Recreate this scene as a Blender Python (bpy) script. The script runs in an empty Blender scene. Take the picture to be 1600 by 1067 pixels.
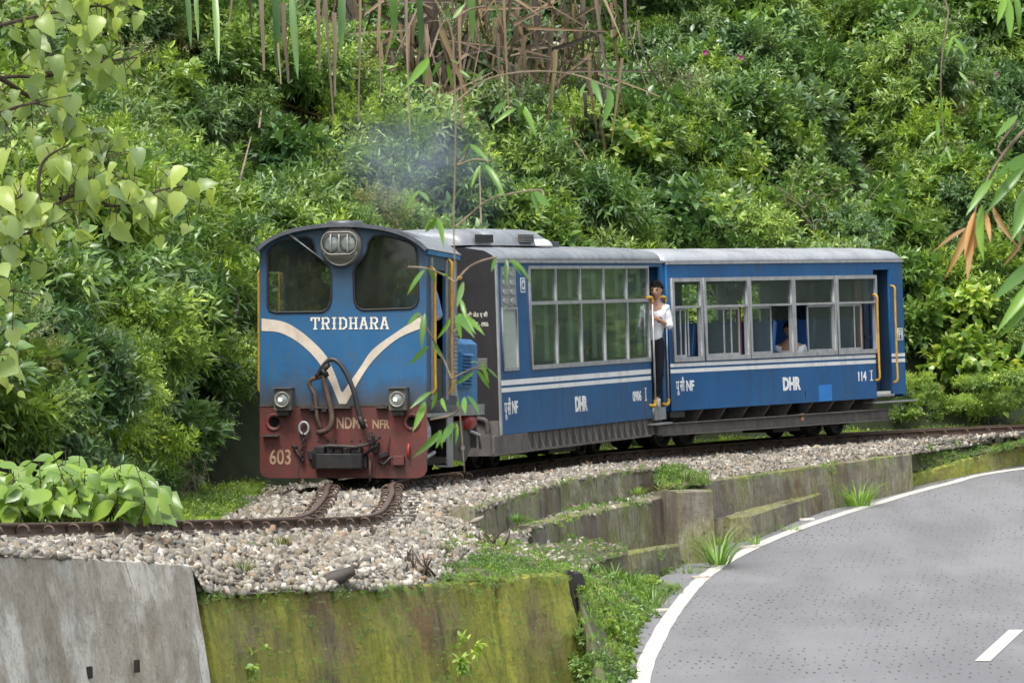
import bpy, bmesh, math, random
import numpy as np
from mathutils import Vector, Matrix
from mathutils.geometry import delaunay_2d_cdt
R = math.radians
sc = bpy.context.scene
COL = sc.collection
rng = np.random.default_rng(7)
random.seed(7)

# ------------------------------------------------------------------ camera, sky, sun, exposure
F_PX, YH, ROLL, CAM_H = 6521.34, 537.56, 0.0242, 1.4483
cam_d = bpy.data.cameras.new('camera'); cam = bpy.data.objects.new('camera', cam_d); COL.objects.link(cam)
cam_d.sensor_width = 36; cam_d.lens = F_PX/1600*36; cam_d.clip_end = 3000; cam_d.clip_start = 0.1
cam.matrix_world = Matrix.Translation((0, 0, CAM_H)) @ Matrix.Rotation(R(90)+4.06/F_PX, 4, 'X') @ Matrix.Rotation(-ROLL, 4, 'Z')
cam_d.dof.use_dof = True; cam_d.dof.focus_distance = 47; cam_d.dof.aperture_fstop = 20
sc.camera = cam
SUN_EL, SUN_AZ = 62, 200          # azimuth measured clockwise from +Y
world = bpy.data.worlds.new('World'); sc.world = world; world.use_nodes = True
wn = world.node_tree.nodes; wl = world.node_tree.links
sky = wn.new('ShaderNodeTexSky'); sky.sky_type = 'NISHITA'; sky.sun_disc = False
sky.sun_elevation = R(SUN_EL); sky.sun_rotation = R(SUN_AZ); sky.air_density = 1.0; sky.dust_density = 4.0; sky.ozone_density = 1.0
wn['Background'].inputs['Strength'].default_value = 0.15
hsv = wn.new('ShaderNodeHueSaturation'); hsv.inputs['Saturation'].default_value = .38        # thin overcast: a paler sky
wl.new(sky.outputs[0], hsv.inputs['Color']); wl.new(hsv.outputs[0], wn['Background'].inputs['Color'])
sun_d = bpy.data.lights.new('sun', 'SUN'); sun_d.energy = 1.3; sun_d.angle = R(14); sun_d.color = (1, .96, .88)
sun = bpy.data.objects.new('sun', sun_d); COL.objects.link(sun)
sd = Vector((math.sin(R(SUN_AZ))*math.cos(R(SUN_EL)), math.cos(R(SUN_AZ))*math.cos(R(SUN_EL)), math.sin(R(SUN_EL))))
sun.rotation_euler = sd.to_track_quat('Z', 'Y').to_euler(); sun.location = (0, 0, 30)
sc.view_settings.view_transform = 'Standard'; sc.view_settings.look = 'None'; sc.view_settings.gamma = 1
sc.view_settings.use_curve_mapping = False; sc.view_settings.exposure = 1.12
sc.cycles.max_bounces = 6; sc.cycles.diffuse_bounces = 3; sc.cycles.transparent_max_bounces = 10
sc.cycles.transmission_bounces = 4; sc.cycles.glossy_bounces = 3; sc.cycles.volume_bounces = 0

# ------------------------------------------------------------------ helpers
def U(px, py, Y):
    """the point of the place at depth Y seen at photo position (px, py)"""
    c, s = math.cos(ROLL), math.sin(ROLL); dx, dy = px-800, py-533.5
    x = dx*c-dy*s; y = dx*s+dy*c-4.06
    return Vector((x/F_PX*Y, Y, CAM_H-y/F_PX*Y))
def project(P):
    P = np.atleast_2d(P); x = P[:, 0]/P[:, 1]*F_PX; y = -(P[:, 2]-CAM_H)/P[:, 1]*F_PX+4.06
    c, s = math.cos(ROLL), math.sin(ROLL)
    return 800+x*c+y*s, 533.5-x*s+y*c

def tag(o, label=None, cat=None, group=None, kind=None):
    if label: o['label'] = label
    if cat: o['category'] = cat
    if group: o['group'] = group
    if kind: o['kind'] = kind
    return o
def empty(name, loc=(0, 0, 0), label=None, cat=None, group=None, mw=None):
    o = bpy.data.objects.new(name, None); COL.objects.link(o); o.empty_display_size = .2
    o.location = loc
    if mw is not None: o.matrix_world = mw
    return tag(o, label, cat, group)
def link(name, me, m=None, parent=None):
    o = bpy.data.objects.new(name, me); COL.objects.link(o)
    if m is not None and not me.materials: me.materials.append(m)
    if parent is not None: o.parent = parent
    return o
def raw_mesh(name, V, Fc, smooth=False):
    """fast mesh from arrays; Fc (n,k)"""
    V = np.asarray(V, np.float32); Fc = np.asarray(Fc, np.int32)
    me = bpy.data.meshes.new(name); n, k = Fc.shape
    me.vertices.add(len(V)); me.vertices.foreach_set('co', V.ravel())
    me.loops.add(n*k); me.loops.foreach_set('vertex_index', Fc.ravel())
    me.polygons.add(n); me.polygons.foreach_set('loop_start', np.arange(0, n*k, k, dtype=np.int32))
    if smooth: me.polygons.foreach_set('use_smooth', np.ones(n, bool))
    me.update(calc_edges=True)
    return me

class MB:
    """collects simple solids; build() links them as one mesh object"""
    def __init__(s): s.v = []; s.f = []; s.sm = []
    def add(s, V, Fs, smooth=False):
        b = len(s.v); s.v += [tuple(p) for p in V]; s.f += [tuple(i+b for i in f) for f in Fs]; s.sm += [smooth]*len(Fs); return s
    def box(s, c, d, rz=0, M=None, ch=0):
        x, y, z = [k/2 for k in d]
        P = [Vector((i*x, j*y, k*z)) for i in (-1, 1) for j in (-1, 1) for k in (-1, 1)]
        if M is None: M = Matrix.Rotation(rz, 3, 'Z')
        P = [M @ p+Vector(c) for p in P]
        return s.add(P, [(0, 1, 3, 2), (4, 6, 7, 5), (0, 4, 5, 1), (2, 3, 7, 6), (0, 2, 6, 4), (1, 5, 7, 3)])
    def b2(s, x0, x1, y0, y1, z0, z1): return s.box(((x0+x1)/2, (y0+y1)/2, (z0+z1)/2), (abs(x1-x0), abs(y1-y0), abs(z1-z0)))
    def tube(s, pts, r, n=8, closed=False, cap=True):
        pts = [Vector(p) for p in pts]; m = len(pts); rs = r if hasattr(r, '__len__') else [r]*m
        prev = None; V = []
        for i, p in enumerate(pts):
            if closed: t = (pts[(i+1) % m]-pts[i-1]).normalized()
            else: t = (pts[min(i+1, m-1)]-pts[max(i-1, 0)]).normalized()
            if prev is None:
                a = Vector((0, 0, 1)) if abs(t.z) < .9 else Vector((1, 0, 0)); prev = t.cross(a).normalized()
            prev = (prev-t*prev.dot(t)).normalized(); b = t.cross(prev)
            for k in range(n):
                w = 2*math.pi*k/n; V.append(p+(prev*math.cos(w)+b*math.sin(w))*rs[i])
        Fs = []
        for i in range(m if closed else m-1):
            j = (i+1) % m
            for k in range(n): Fs.append((i*n+k, i*n+(k+1) % n, j*n+(k+1) % n, j*n+k))
        if not closed and cap: Fs += [tuple(range(n))[::-1], tuple(range((m-1)*n, m*n))]
        return s.add(V, Fs, True)
    def cyl(s, p0, p1, r, n=16, r1=None):
        return s.tube([p0, p1], [r, r if r1 is None else r1], n)
    def lathe(s, c, axis, prof, n=20):
        """prof list of (distance along axis, radius)"""
        a = Vector(axis).normalized(); c = Vector(c)
        return s.tube_raw([c+a*d for d, r in prof], a, [max(r, 1e-4) for d, r in prof], n)
    def tube_raw(s, cs, a, rs, n):
        u = a.cross(Vector((0, 0, 1)) if abs(a.z) < .9 else Vector((1, 0, 0))).normalized(); w = a.cross(u); V = []
        for p, r in zip(cs, rs):
            for k in range(n):
                t = 2*math.pi*k/n; V.append(p+(u*math.cos(t)+w*math.sin(t))*r)
        Fs = []
        for i in range(len(cs)-1):
            for k in range(n): Fs.append((i*n+k, i*n+(k+1) % n, (i+1)*n+(k+1) % n, (i+1)*n+k))
        return s.add(V, Fs, True)
    def prism(s, poly, y0, y1, plane='xz'):
        n = len(poly)
        f = (lambda a, b, y: (a, y, b)) if plane == 'xz' else ((lambda a, b, y: (y, a, b)) if plane == 'yz' else (lambda a, b, y: (a, b, y)))
        V = [f(a, b, y0) for a, b in poly]+[f(a, b, y1) for a, b in poly]
        Fs = [tuple(range(n))[::-1], tuple(range(n, 2*n))]+[(i, (i+1) % n, n+(i+1) % n, n+i) for i in range(n)]
        return s.add(V, Fs)
    def build(s, name, m, parent=None, bevel=0):
        me = bpy.data.meshes.new(name); me.from_pydata([tuple(v) for v in s.v], [], s.f)
        me.polygons.foreach_set('use_smooth', s.sm)
        bm = bmesh.new(); bm.from_mesh(me); bmesh.ops.recalc_face_normals(bm, faces=bm.faces)
        if bevel:
            es = [e for e in bm.edges if len(e.link_faces) == 2 and e.calc_face_angle(0) > R(40)]
            bmesh.ops.bevel(bm, geom=es, offset=bevel, segments=2, affect='EDGES', profile=.6)
        bm.to_mesh(me); bm.free()
        return link(name, me, m, parent)

FRONT = Matrix(((1, 0, 0), (0, 0, -1), (0, 1, 0)))     # u->x, v->z, normal -> -y
SIDE = Matrix(((0, 0, 1), (1, 0, 0), (0, 1, 0)))       # u->y, v->z, normal -> +x
SIDEN = Matrix(((0, 0, -1), (-1, 0, 0), (0, 1, 0)))    # u->-y, normal -> -x
def plate_mesh(name, loops, thick, bev=0):
    cu = bpy.data.curves.new(name, 'CURVE'); cu.dimensions = '2D'; cu.fill_mode = 'BOTH'; cu.extrude = thick/2-bev
    if bev: cu.bevel_depth = bev; cu.bevel_resolution = 1; cu.offset = -bev
    for lp in loops:
        sp = cu.splines.new('POLY'); sp.points.add(len(lp)-1); sp.use_cyclic_u = True
        for i, (x, y) in enumerate(lp): sp.points[i].co = (x, y, 0, 1)
    o = bpy.data.objects.new('tmp', cu); me = bpy.data.meshes.new_from_object(o)
    bpy.data.objects.remove(o); bpy.data.curves.remove(cu); me.name = name
    return me
def plate(name, loops, thick, org, fr, m, parent, bev=0):
    me = plate_mesh(name, loops, thick, bev)
    me.transform(Matrix.Translation(Vector(org)) @ fr.to_4x4()); me.materials.clear(); me.materials.append(m)
    return link(name, me, None, parent)
def rect(x0, z0, x1, z1, r=0, n=4):
    if r <= 0: return [(x0, z0), (x1, z0), (x1, z1), (x0, z1)]
    P = []
    for cx, cz, a in ((x1-r, z0+r, -90), (x1-r, z1-r, 0), (x0+r, z1-r, 90), (x0+r, z0+r, 180)):
        for k in range(n+1): t = R(a+90*k/n); P.append((cx+r*math.cos(t), cz+r*math.sin(t)))
    return P
def lettering(txt, org, fr, w, h, m, parent, bold=.0, name='lettering', label=None, thick=.002, shear=0):
    cu = bpy.data.curves.new('t', 'FONT'); cu.body = txt; cu.extrude = .002; cu.size = 1; cu.offset = bold; cu.shear = shear; cu.resolution_u = 3
    o = bpy.data.objects.new('tmp', cu); me = bpy.data.meshes.new_from_object(o); bpy.data.objects.remove(o); bpy.data.curves.remove(cu)
    me.name = name
    if not me.vertices: return None
    co = np.empty(len(me.vertices)*3); me.vertices.foreach_get('co', co); co = co.reshape(-1, 3)
    mn, mx = co.min(0), co.max(0)
    co[:, 0] = (co[:, 0]-mn[0])/(mx[0]-mn[0])*w; co[:, 1] = (co[:, 1]-mn[1])/(mx[1]-mn[1])*h; co[:, 2] = co[:, 2]/.002*thick
    me.vertices.foreach_set('co', co.ravel()); me.transform(Matrix.Translation(Vector(org)) @ fr.to_4x4())
    me.materials.clear(); me.materials.append(m)
    o = link(name, me, None, parent)
    if label: o['label'] = label
    return o

# ------------------------------------------------------------------ materials
def new_mat(name):
    m = bpy.data.materials.new(name); m.use_nodes = True
    return m, m.node_tree.nodes, m.node_tree.links, m.node_tree.nodes['Principled BSDF']
def N(nt, t, **k):
    n = nt.new('ShaderNode'+t)
    for a, b in k.items(): setattr(n, a, b)
    return n
def ramp(nt, stops, interp='LINEAR'):
    r = nt.new('ShaderNodeValToRGB'); e = r.color_ramp.elements; r.color_ramp.interpolation = interp
    while len(e) < len(stops): e.new(.5)
    for i, (p, c) in enumerate(stops):
        e[i].position = p; e[i].color = (c, c, c, 1) if not hasattr(c, '__len__') else (*c, 1)
    return r
def noise(nt, lk, co, scale, detail=4, rough=.6, sc3=None, dist=0):
    n = N(nt, 'TexNoise'); n.inputs['Scale'].default_value = scale; n.inputs['Detail'].default_value = detail; n.inputs['Roughness'].default_value = rough
    n.inputs['Distortion'].default_value = dist
    if sc3:
        mp = N(nt, 'Mapping'); mp.inputs['Scale'].default_value = sc3; lk.new(co, mp.inputs[0]); lk.new(mp.outputs[0], n.inputs['Vector'])
    else: lk.new(co, n.inputs['Vector'])
    return n.outputs['Fac']
def mix(nt, lk, fac, a, b, mode='MIX'):
    n = N(nt, 'Mix', data_type='RGBA', blend_type=mode)
    for i, v in ((0, fac), (6, a), (7, b)):
        if hasattr(v, 'links') or isinstance(v, bpy.types.NodeSocket): lk.new(v, n.inputs[i])
        else: n.inputs[i].default_value = v if i == 0 else (*v, 1)
    return n.outputs[2]
def mth(nt, lk, op, a, b=0, clamp=False):
    n = N(nt, 'Math', operation=op, use_clamp=clamp)
    for i, v in ((0, a), (1, b)):
        if isinstance(v, bpy.types.NodeSocket): lk.new(v, n.inputs[i])
        else: n.inputs[i].default_value = v
    return n.outputs[0]
def bump(nt, lk, b, h, strength=.3, dist=.01):
    n = N(nt, 'Bump'); n.inputs['Strength'].default_value = strength; n.inputs['Distance'].default_value = dist
    lk.new(h, n.inputs['Height']); lk.new(n.outputs[0], b.inputs['Normal'])
def paint(name, col, dirt=(.06, .045, .03), amt=.35, rough=.45, metal=0, col2=None, scale=3, streak=4, bmp=.15, chips=None, spec=.5):
    """weathered paint: two tones, vertical dirt streaks, fine grime, optional chips"""
    m, nt, lk, b = new_mat(name); co = N(nt, 'TexCoord').outputs['Object']
    col2 = col2 or tuple(c*.78 for c in col)
    n1 = noise(nt, lk, co, scale, 5, .65); c = mix(nt, lk, ramp_f(nt, lk, n1, .35, .65), col, col2)
    n2 = noise(nt, lk, co, scale*2.2, 6, .7, (1, 1, 1/streak)); f = ramp_f(nt, lk, n2, .62-amt*.35, .8)
    c = mix(nt, lk, mth(nt, lk, 'MULTIPLY', f, .85), c, dirt)
    n3 = noise(nt, lk, co, scale*14, 4, .7)
    if chips: c = mix(nt, lk, ramp_f(nt, lk, n3, .66, .7), c, chips)
    c = mix(nt, lk, mth(nt, lk, 'MULTIPLY', ramp_f(nt, lk, n3, .35, .75), .25), c, tuple(k*.5 for k in col))
    lk.new(c, b.inputs['Base Color']); b.inputs['Metallic'].default_value = metal; b.inputs['Specular IOR Level'].default_value = spec
    lk.new(mth(nt, lk, 'ADD', mth(nt, lk, 'MULTIPLY', n2, .35), rough-.15), b.inputs['Roughness'])
    bump(nt, lk, b, mth(nt, lk, 'ADD', n1, mth(nt, lk, 'MULTIPLY', n3, .4)), bmp, .02)
    return m
def ramp_f(nt, lk, v, a, b):
    n = N(nt, 'MapRange'); n.inputs[1].default_value = a; n.inputs[2].default_value = b; lk.new(v, n.inputs[0]); return n.outputs[0]
def plain(name, col, rough=.5, metal=0, spec=.5, emit=0):
    m, nt, lk, b = new_mat(name); co = N(nt, 'TexCoord').outputs['Object']
    n1 = noise(nt, lk, co, 18, 4); c = mix(nt, lk, ramp_f(nt, lk, n1, .3, .7), col, tuple(k*.8 for k in col)); lk.new(c, b.inputs['Base Color'])
    b.inputs['Roughness'].default_value = rough; b.inputs['Metallic'].default_value = metal; b.inputs['Specular IOR Level'].default_value = spec
    if emit: b.inputs['Emission Color'].default_value = (*col, 1); b.inputs['Emission Strength'].default_value = emit
    return m
def leaf_mat(name, c1, c2, c3=None, trans=.35, rough=.42, patch=None, sat=.98):
    m, nt, lk, b = new_mat(name)
    g = N(nt, 'NewGeometry'); oi = N(nt, 'ObjectInfo')
    r = ramp(nt, [(0, c1), (.75, c2), (1, c3 or c2)]); lk.new(g.outputs['Random Per Island'], r.inputs[0])
    pn = noise(nt, lk, g.outputs['Position'], .55, 3)
    v = mth(nt, lk, 'ADD', mth(nt, lk, 'MULTIPLY', oi.outputs['Random'], .55), mth(nt, lk, 'MULTIPLY', ramp_f(nt, lk, pn, .3, .7), .55))
    v = mth(nt, lk, 'ADD', v, .50)
    cm = N(nt, 'CombineColor'); lk.new(mth(nt, lk, 'MULTIPLY', mth(nt, lk, 'POWER', v, 1.3), .98), cm.inputs[0]); lk.new(v, cm.inputs[1]); cm.inputs[2].default_value = 1.05
    c = mix(nt, lk, 1.0, r.outputs[0], cm.outputs[0], 'MULTIPLY')
    fine = noise(nt, lk, g.outputs['Position'], 60, 3); c = mix(nt, lk, mth(nt, lk, 'MULTIPLY', fine, .3), c, tuple(k*.6 for k in c1))
    hs = N(nt, 'HueSaturation'); hs.inputs['Saturation'].default_value = sat; hs.inputs['Value'].default_value = 1.15; lk.new(c, hs.inputs['Color']); c = hs.outputs[0]
    lk.new(c, b.inputs['Base Color']); b.inputs['Roughness'].default_value = rough; b.inputs['Specular IOR Level'].default_value = .75
    t = N(nt, 'BsdfTranslucent'); c2_ = mix(nt, lk, 1.0, c, (1.35, 1.3, .65), 'MULTIPLY'); lk.new(c2_, t.inputs[0])
    ms = N(nt, 'MixShader'); ms.inputs[0].default_value = trans
    lk.new(b.outputs[0], ms.inputs[1]); lk.new(t.outputs[0], ms.inputs[2]); lk.new(ms.outputs[0], nt['Material Output'].inputs[0])
    return m
def glass(name, tint=(.8, .85, .8), dirt=.12, rough=.03, dcol=(.3, .32, .3), ior=1.5):
    m, nt, lk, b = new_mat(name); co = N(nt, 'TexCoord').outputs['Object']
    b.inputs['Base Color'].default_value = (*dcol, 1); b.inputs['Roughness'].default_value = .8
    t = N(nt, 'BsdfTransparent'); t.inputs[0].default_value = (*tint, 1)
    g = N(nt, 'BsdfGlossy'); g.inputs['Roughness'].default_value = rough; g.inputs[0].default_value = (.8, .85, .85, 1)
    gm = N(nt, 'NewGeometry'); dt = N(nt, 'VectorMath', operation='DOT_PRODUCT'); lk.new(gm.outputs['Normal'], dt.inputs[0]); lk.new(gm.outputs['Incoming'], dt.inputs[1])
    sch = mth(nt, lk, 'POWER', mth(nt, lk, 'SUBTRACT', 1.0, mth(nt, lk, 'ABSOLUTE', dt.outputs['Value'])), 5.0); fr = mth(nt, lk, 'ADD', mth(nt, lk, 'MULTIPLY', sch, .9), .055)
    m1 = N(nt, 'MixShader'); lk.new(fr, m1.inputs[0]); lk.new(t.outputs[0], m1.inputs[1]); lk.new(g.outputs[0], m1.inputs[2])
    n2 = noise(nt, lk, co, 5, 6, .7, (1, 1, .25))
    m2 = N(nt, 'MixShader'); lk.new(mth(nt, lk, 'MULTIPLY', ramp_f(nt, lk, n2, .2, .8), dirt*2), m2.inputs[0])
    lk.new(m1.outputs[0], m2.inputs[1]); lk.new(b.outputs[0], m2.inputs[2]); lk.new(m2.outputs[0], nt['Material Output'].inputs[0])
    return m
M = {}
def loco_blue():
    m, nt, lk, b = new_mat('loco blue paint'); co = N(nt, 'TexCoord').outputs['Object']
    sp = N(nt, 'SeparateXYZ'); lk.new(co, sp.inputs[0]); z = sp.outputs[2]
    n1 = noise(nt, lk, co, 2.2, 6, .65); n3 = noise(nt, lk, co, 30, 5, .7); ns = noise(nt, lk, co, 7, 6, .7, (1, 1, .3))
    c = mix(nt, lk, ramp_f(nt, lk, n1, .3, .7), (.010, .082, .20), (.018, .112, .25))
    # duller, darker blue above the name band, sooty mud band just over the buffer plate
    n5 = noise(nt, lk, co, 6.5, 6, .75)
    zt = mth(nt, lk, 'ADD', z, mth(nt, lk, 'ADD', mth(nt, lk, 'MULTIPLY', mth(nt, lk, 'SUBTRACT', n1, .5), .8), mth(nt, lk, 'MULTIPLY', mth(nt, lk, 'SUBTRACT', n5, .5), .5)))
    c = mix(nt, lk, mth(nt, lk, 'MULTIPLY', ramp_f(nt, lk, n5, .5, .66), .5), c, (.05, .10, .16))
    up = ramp_f(nt, lk, zt, 1.62, 2.1); c = mix(nt, lk, mth(nt, lk, 'MULTIPLY', up, .85), c, (.022, .052, .09))
    lo = mth(nt, lk, 'SUBTRACT', 1.0, ramp_f(nt, lk, zt, .86, 1.16)); c = mix(nt, lk, mth(nt, lk, 'MULTIPLY', lo, .8), c, (.055, .048, .042))
    c = mix(nt, lk, mth(nt, lk, 'MULTIPLY', ramp_f(nt, lk, ns, .52, .8), .6), c, (.05, .055, .06))
    c = mix(nt, lk, ramp_f(nt, lk, n3, .7, .73), c, (.2, .09, .05))
    lk.new(c, b.inputs['Base Color']); lk.new(mth(nt, lk, 'ADD', mth(nt, lk, 'MULTIPLY', ns, .4), .25), b.inputs['Roughness'])
    bump(nt, lk, b, mth(nt, lk, 'ADD', n1, mth(nt, lk, 'MULTIPLY', n3, .25)), .15, .02); return m
M['lblue'] = loco_blue()
M['maroon'] = paint('maroon buffer paint', (.19, .030, .024), (.045, .032, .028), .95, .5, 0, (.095, .030, .026), 2.6, 1.6, .3, chips=(.11, .07, .05))
M['cream'] = paint('cream stripe paint', (.62, .545, .45), (.35, .27, .2), .3, .6, 0, None, 4, 3, .1)
M['letter_cream'] = paint('aged cream lettering', (.5, .38, .23), (.15, .05, .04), .95, .6, 0, None, 12, 2, .1)
M['name_white'] = paint('name letter white', (.75, .72, .62), (.45, .35, .2), .35, .6, 0, None, 9, 2, .1)
M['cblue'] = paint('coach blue paint', (.007, .072, .205), (.03, .045, .065), .4, .38, 0, (.011, .10, .26), 1.2, 5, .1)
M['door_blue'] = paint('door blue in recess shade', (.006, .03, .07), (.02, .02, .02), .5, .6, 0, None, 2, 3, .1)  # dark blue, deepened to paint in the shade of the doorway
M['cblue_light'] = paint('fresh light blue paint', (.02, .2, .58), (.05, .12, .3), .25, .5, 0, None, 2, 3, .05)
M['hood_blue'] = paint('hood blue paint', (.015, .15, .36), (.05, .06, .06), .5, .4, 0, (.02, .2, .45), 2.5, 3, .15)
M['white'] = paint('white stripe paint', (.78, .78, .76), (.4, .4, .38), .3, .5, 0, (.7, .7, .69), 2, 4, .05)
M['roofdark'] = paint('sooty roof metal', (.12, .13, .15), (.03, .03, .035), .6, .45, .3, None, 4, 1, .3)
M['silver'] = paint('silver roof paint', (.36, .37, .38), (.12, .13, .135), .62, .45, .4, (.24, .27, .30), 1.6, 1.5, .2)
M['silver_bright'] = paint('bright silver roof paint', (.50, .51, .53), (.2, .21, .22), .5, .42, .4, (.38, .40, .43), 1.2, 1.5, .2)
M['silver_dull'] = paint('dull silver sheet', (.36, .37, .38), (.12, .11, .1), .6, .5, .4, None, 3, 2, .3)
M['alu'] = paint('aluminium frame', (.42, .43, .44), (.17, .16, .15), .45, .45, .35, None, 4, 2, .1)
M['black_end'] = paint('matt black end paint', (.017, .015, .017), (.03, .027, .025), .3, .6, 0, None, 4, 2, .05)
M['grime'] = paint('grimy underframe', (.055, .05, .046), (.03, .026, .022), .5, .75, .1, (.09, .08, .07), 5, 1, .4)
M['sill'] = paint('grey dusty sill', (.11, .10, .095), (.05, .043, .038), .6, .7, .1, (.15, .135, .12), 4, 2, .3)
M['iron'] = paint('black oily iron', (.03, .03, .032), (.06, .045, .035), .4, .5, .4, None, 9, 1, .4)
M['rustpipe'] = paint('brown rusty pipe', (.11, .07, .05), (.05, .035, .03), .5, .6, .1, None, 12, 1, .4)
M['rust'] = paint('rusty rail steel', (.095, .062, .045), (.045, .033, .028), .45, .6, .3, (.13, .085, .06), 9, 1, .4)
M['railhead'] = plain('worn rail head', (.24, .18, .14), .38, .6)
M['rubber'] = plain('black rubber', (.012, .012, .013), .6)
M['hose'] = plain('grey black hose', (.035, .035, .038), .5)
M['yellow'] = paint('yellow handrail paint', (.58, .33, .02), (.08, .06, .04), .6, .5, 0, (.5, .27, .02), 9, 2, .2, chips=(.07, .05, .04))
M['steel'] = plain('bright handrail steel', (.5, .5, .5), .3, .8)
M['ring'] = plain('dull lamp ring', (.20, .195, .175), .45, .3)
M['lensgrey'] = plain('headlamp housing grey', (.13, .125, .11), .5)
M['lens'] = plain('lamp lens', (.22, .25, .23), .08, .1, 1)
M['glint'] = plain('glowing lens glint', (1, .93, .8), .3, 0, .5, 7)
M['glass'] = glass('cab window glass', (.58, .62, .58), .03)
M['window_strip'] = plain('pale grey curtain', (.34, .36, .32), .8)
M['cglass'] = glass('coach window glass', (.76, .84, .79), .07, .04, (.26, .31, .29))
M['bglass'] = glass('second coach glass', (.72, .80, .77), .06, .04, (.25, .28, .27))
M['frost'] = plain('frosted pane', (.36, .42, .37), .35)
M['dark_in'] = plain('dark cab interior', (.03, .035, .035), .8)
M['in_wall'] = plain('coach interior panel', (.58, .60, .54), .6)
M['seatA'] = plain('olive seat cloth', (.30, .32, .23), .8)
M['seatB'] = plain('blue seat cloth', (.02, .09, .34), .7)
M['seatC'] = plain('teal seat back', (.05, .13, .15), .6)
M['piping'] = plain('cream seat edging', (.6, .5, .3), .6)
M['brownwood'] = plain('brown curtain', (.13, .035, .012), .7)
M['skin'] = plain('brown skin', (.42, .235, .15), .5)
M['shirt_white'] = plain('white shirt cloth', (.72, .73, .76), .8)
M['shirt_blue'] = plain('pale blue shirt cloth', (.14, .25, .45), .8)
M['shirt_check'] = plain('dark checked shirt', (.05, .08, .1), .8)
M['trousers'] = plain('dark trousers', (.014, .014, .02), .9, 0, .15)
M['hair'] = plain('black hair', (.008, .007, .006), .8, 0, .1)
M['redtank'] = plain('red tank paint', (.3, .02, .015), .4)
from mathutils import noise as mn
def crom(P, n):
    """Catmull-Rom through points, n samples per span"""
    P = [Vector(p) for p in P]; P = [P[0]*2-P[1]]+P+[P[-1]*2-P[-2]]; out = []
    for i in range(1, len(P)-2):
        a, b, c, d = P[i-1:i+3]
        for k in range(n):
            t = k/n; out.append(.5*((2*b)+(-a+c)*t+(2*a-5*b+4*c-d)*t*t+(-a+3*b-3*c+d)*t**3))
    out.append(P[-2]); return out
def resample(P, step):
    L = [0]
    for a, b in zip(P, P[1:]): L.append(L[-1]+(b-a).length)
    n = max(2, int(L[-1]/step)); out = []; j = 0
    for i in range(n+1):
        s = L[-1]*i/n
        while j < len(L)-2 and L[j+1] < s: j += 1
        out.append(P[j].lerp(P[j+1], (s-L[j])/max(L[j+1]-L[j], 1e-9)))
    return out
def nrm(P, i):
    """horizontal normal pointing to the road side"""
    d = P[min(i+1, len(P)-1)]-P[max(i-1, 0)]; d.z = 0; d.normalize(); return Vector((d.y, -d.x, 0))

# ------------------------------------------------------------------ surface materials of the setting
def ground_mat(name, cols, scale, bscale, bstr, rough=.9, dist=.03):
    m, nt, lk, b = new_mat(name); g = N(nt, 'NewGeometry').outputs['Position']
    n1 = noise(nt, lk, g, scale, 6, .7); r = ramp(nt, [(.25+i*.5/(len(cols)-1), c) for i, c in enumerate(cols)]); lk.new(n1, r.inputs[0])
    n2 = noise(nt, lk, g, bscale, 5, .7)
    c = mix(nt, lk, mth(nt, lk, 'MULTIPLY', ramp_f(nt, lk, n2, .45, .75), .6), r.outputs[0], tuple(k*.4 for k in cols[0])); lk.new(c, b.inputs['Base Color'])
    b.inputs['Roughness'].default_value = rough; bump(nt, lk, b, n2, bstr, dist); return m
M['soil'] = ground_mat('leaf covered dark soil', [(.018, .03, .010), (.035, .05, .016), (.03, .035, .015)], 3, 30, .6)  # soil kept very dark to paint in the shade between the plants
M['verge'] = ground_mat('verge soil and litter', [(.08, .07, .045), (.12, .11, .06), (.07, .1, .03), (.16, .13, .1)], 4, 40, .5)
M['bed'] = ground_mat('gravelly ballast bed', [(.10, .085, .07), (.2, .18, .15), (.14, .12, .09)], 6, 45, 1.0)
M['far'] = ground_mat('forest floor', [(.03, .05, .015), (.05, .08, .02), (.06, .06, .03)], .4, 6, .5)
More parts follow.
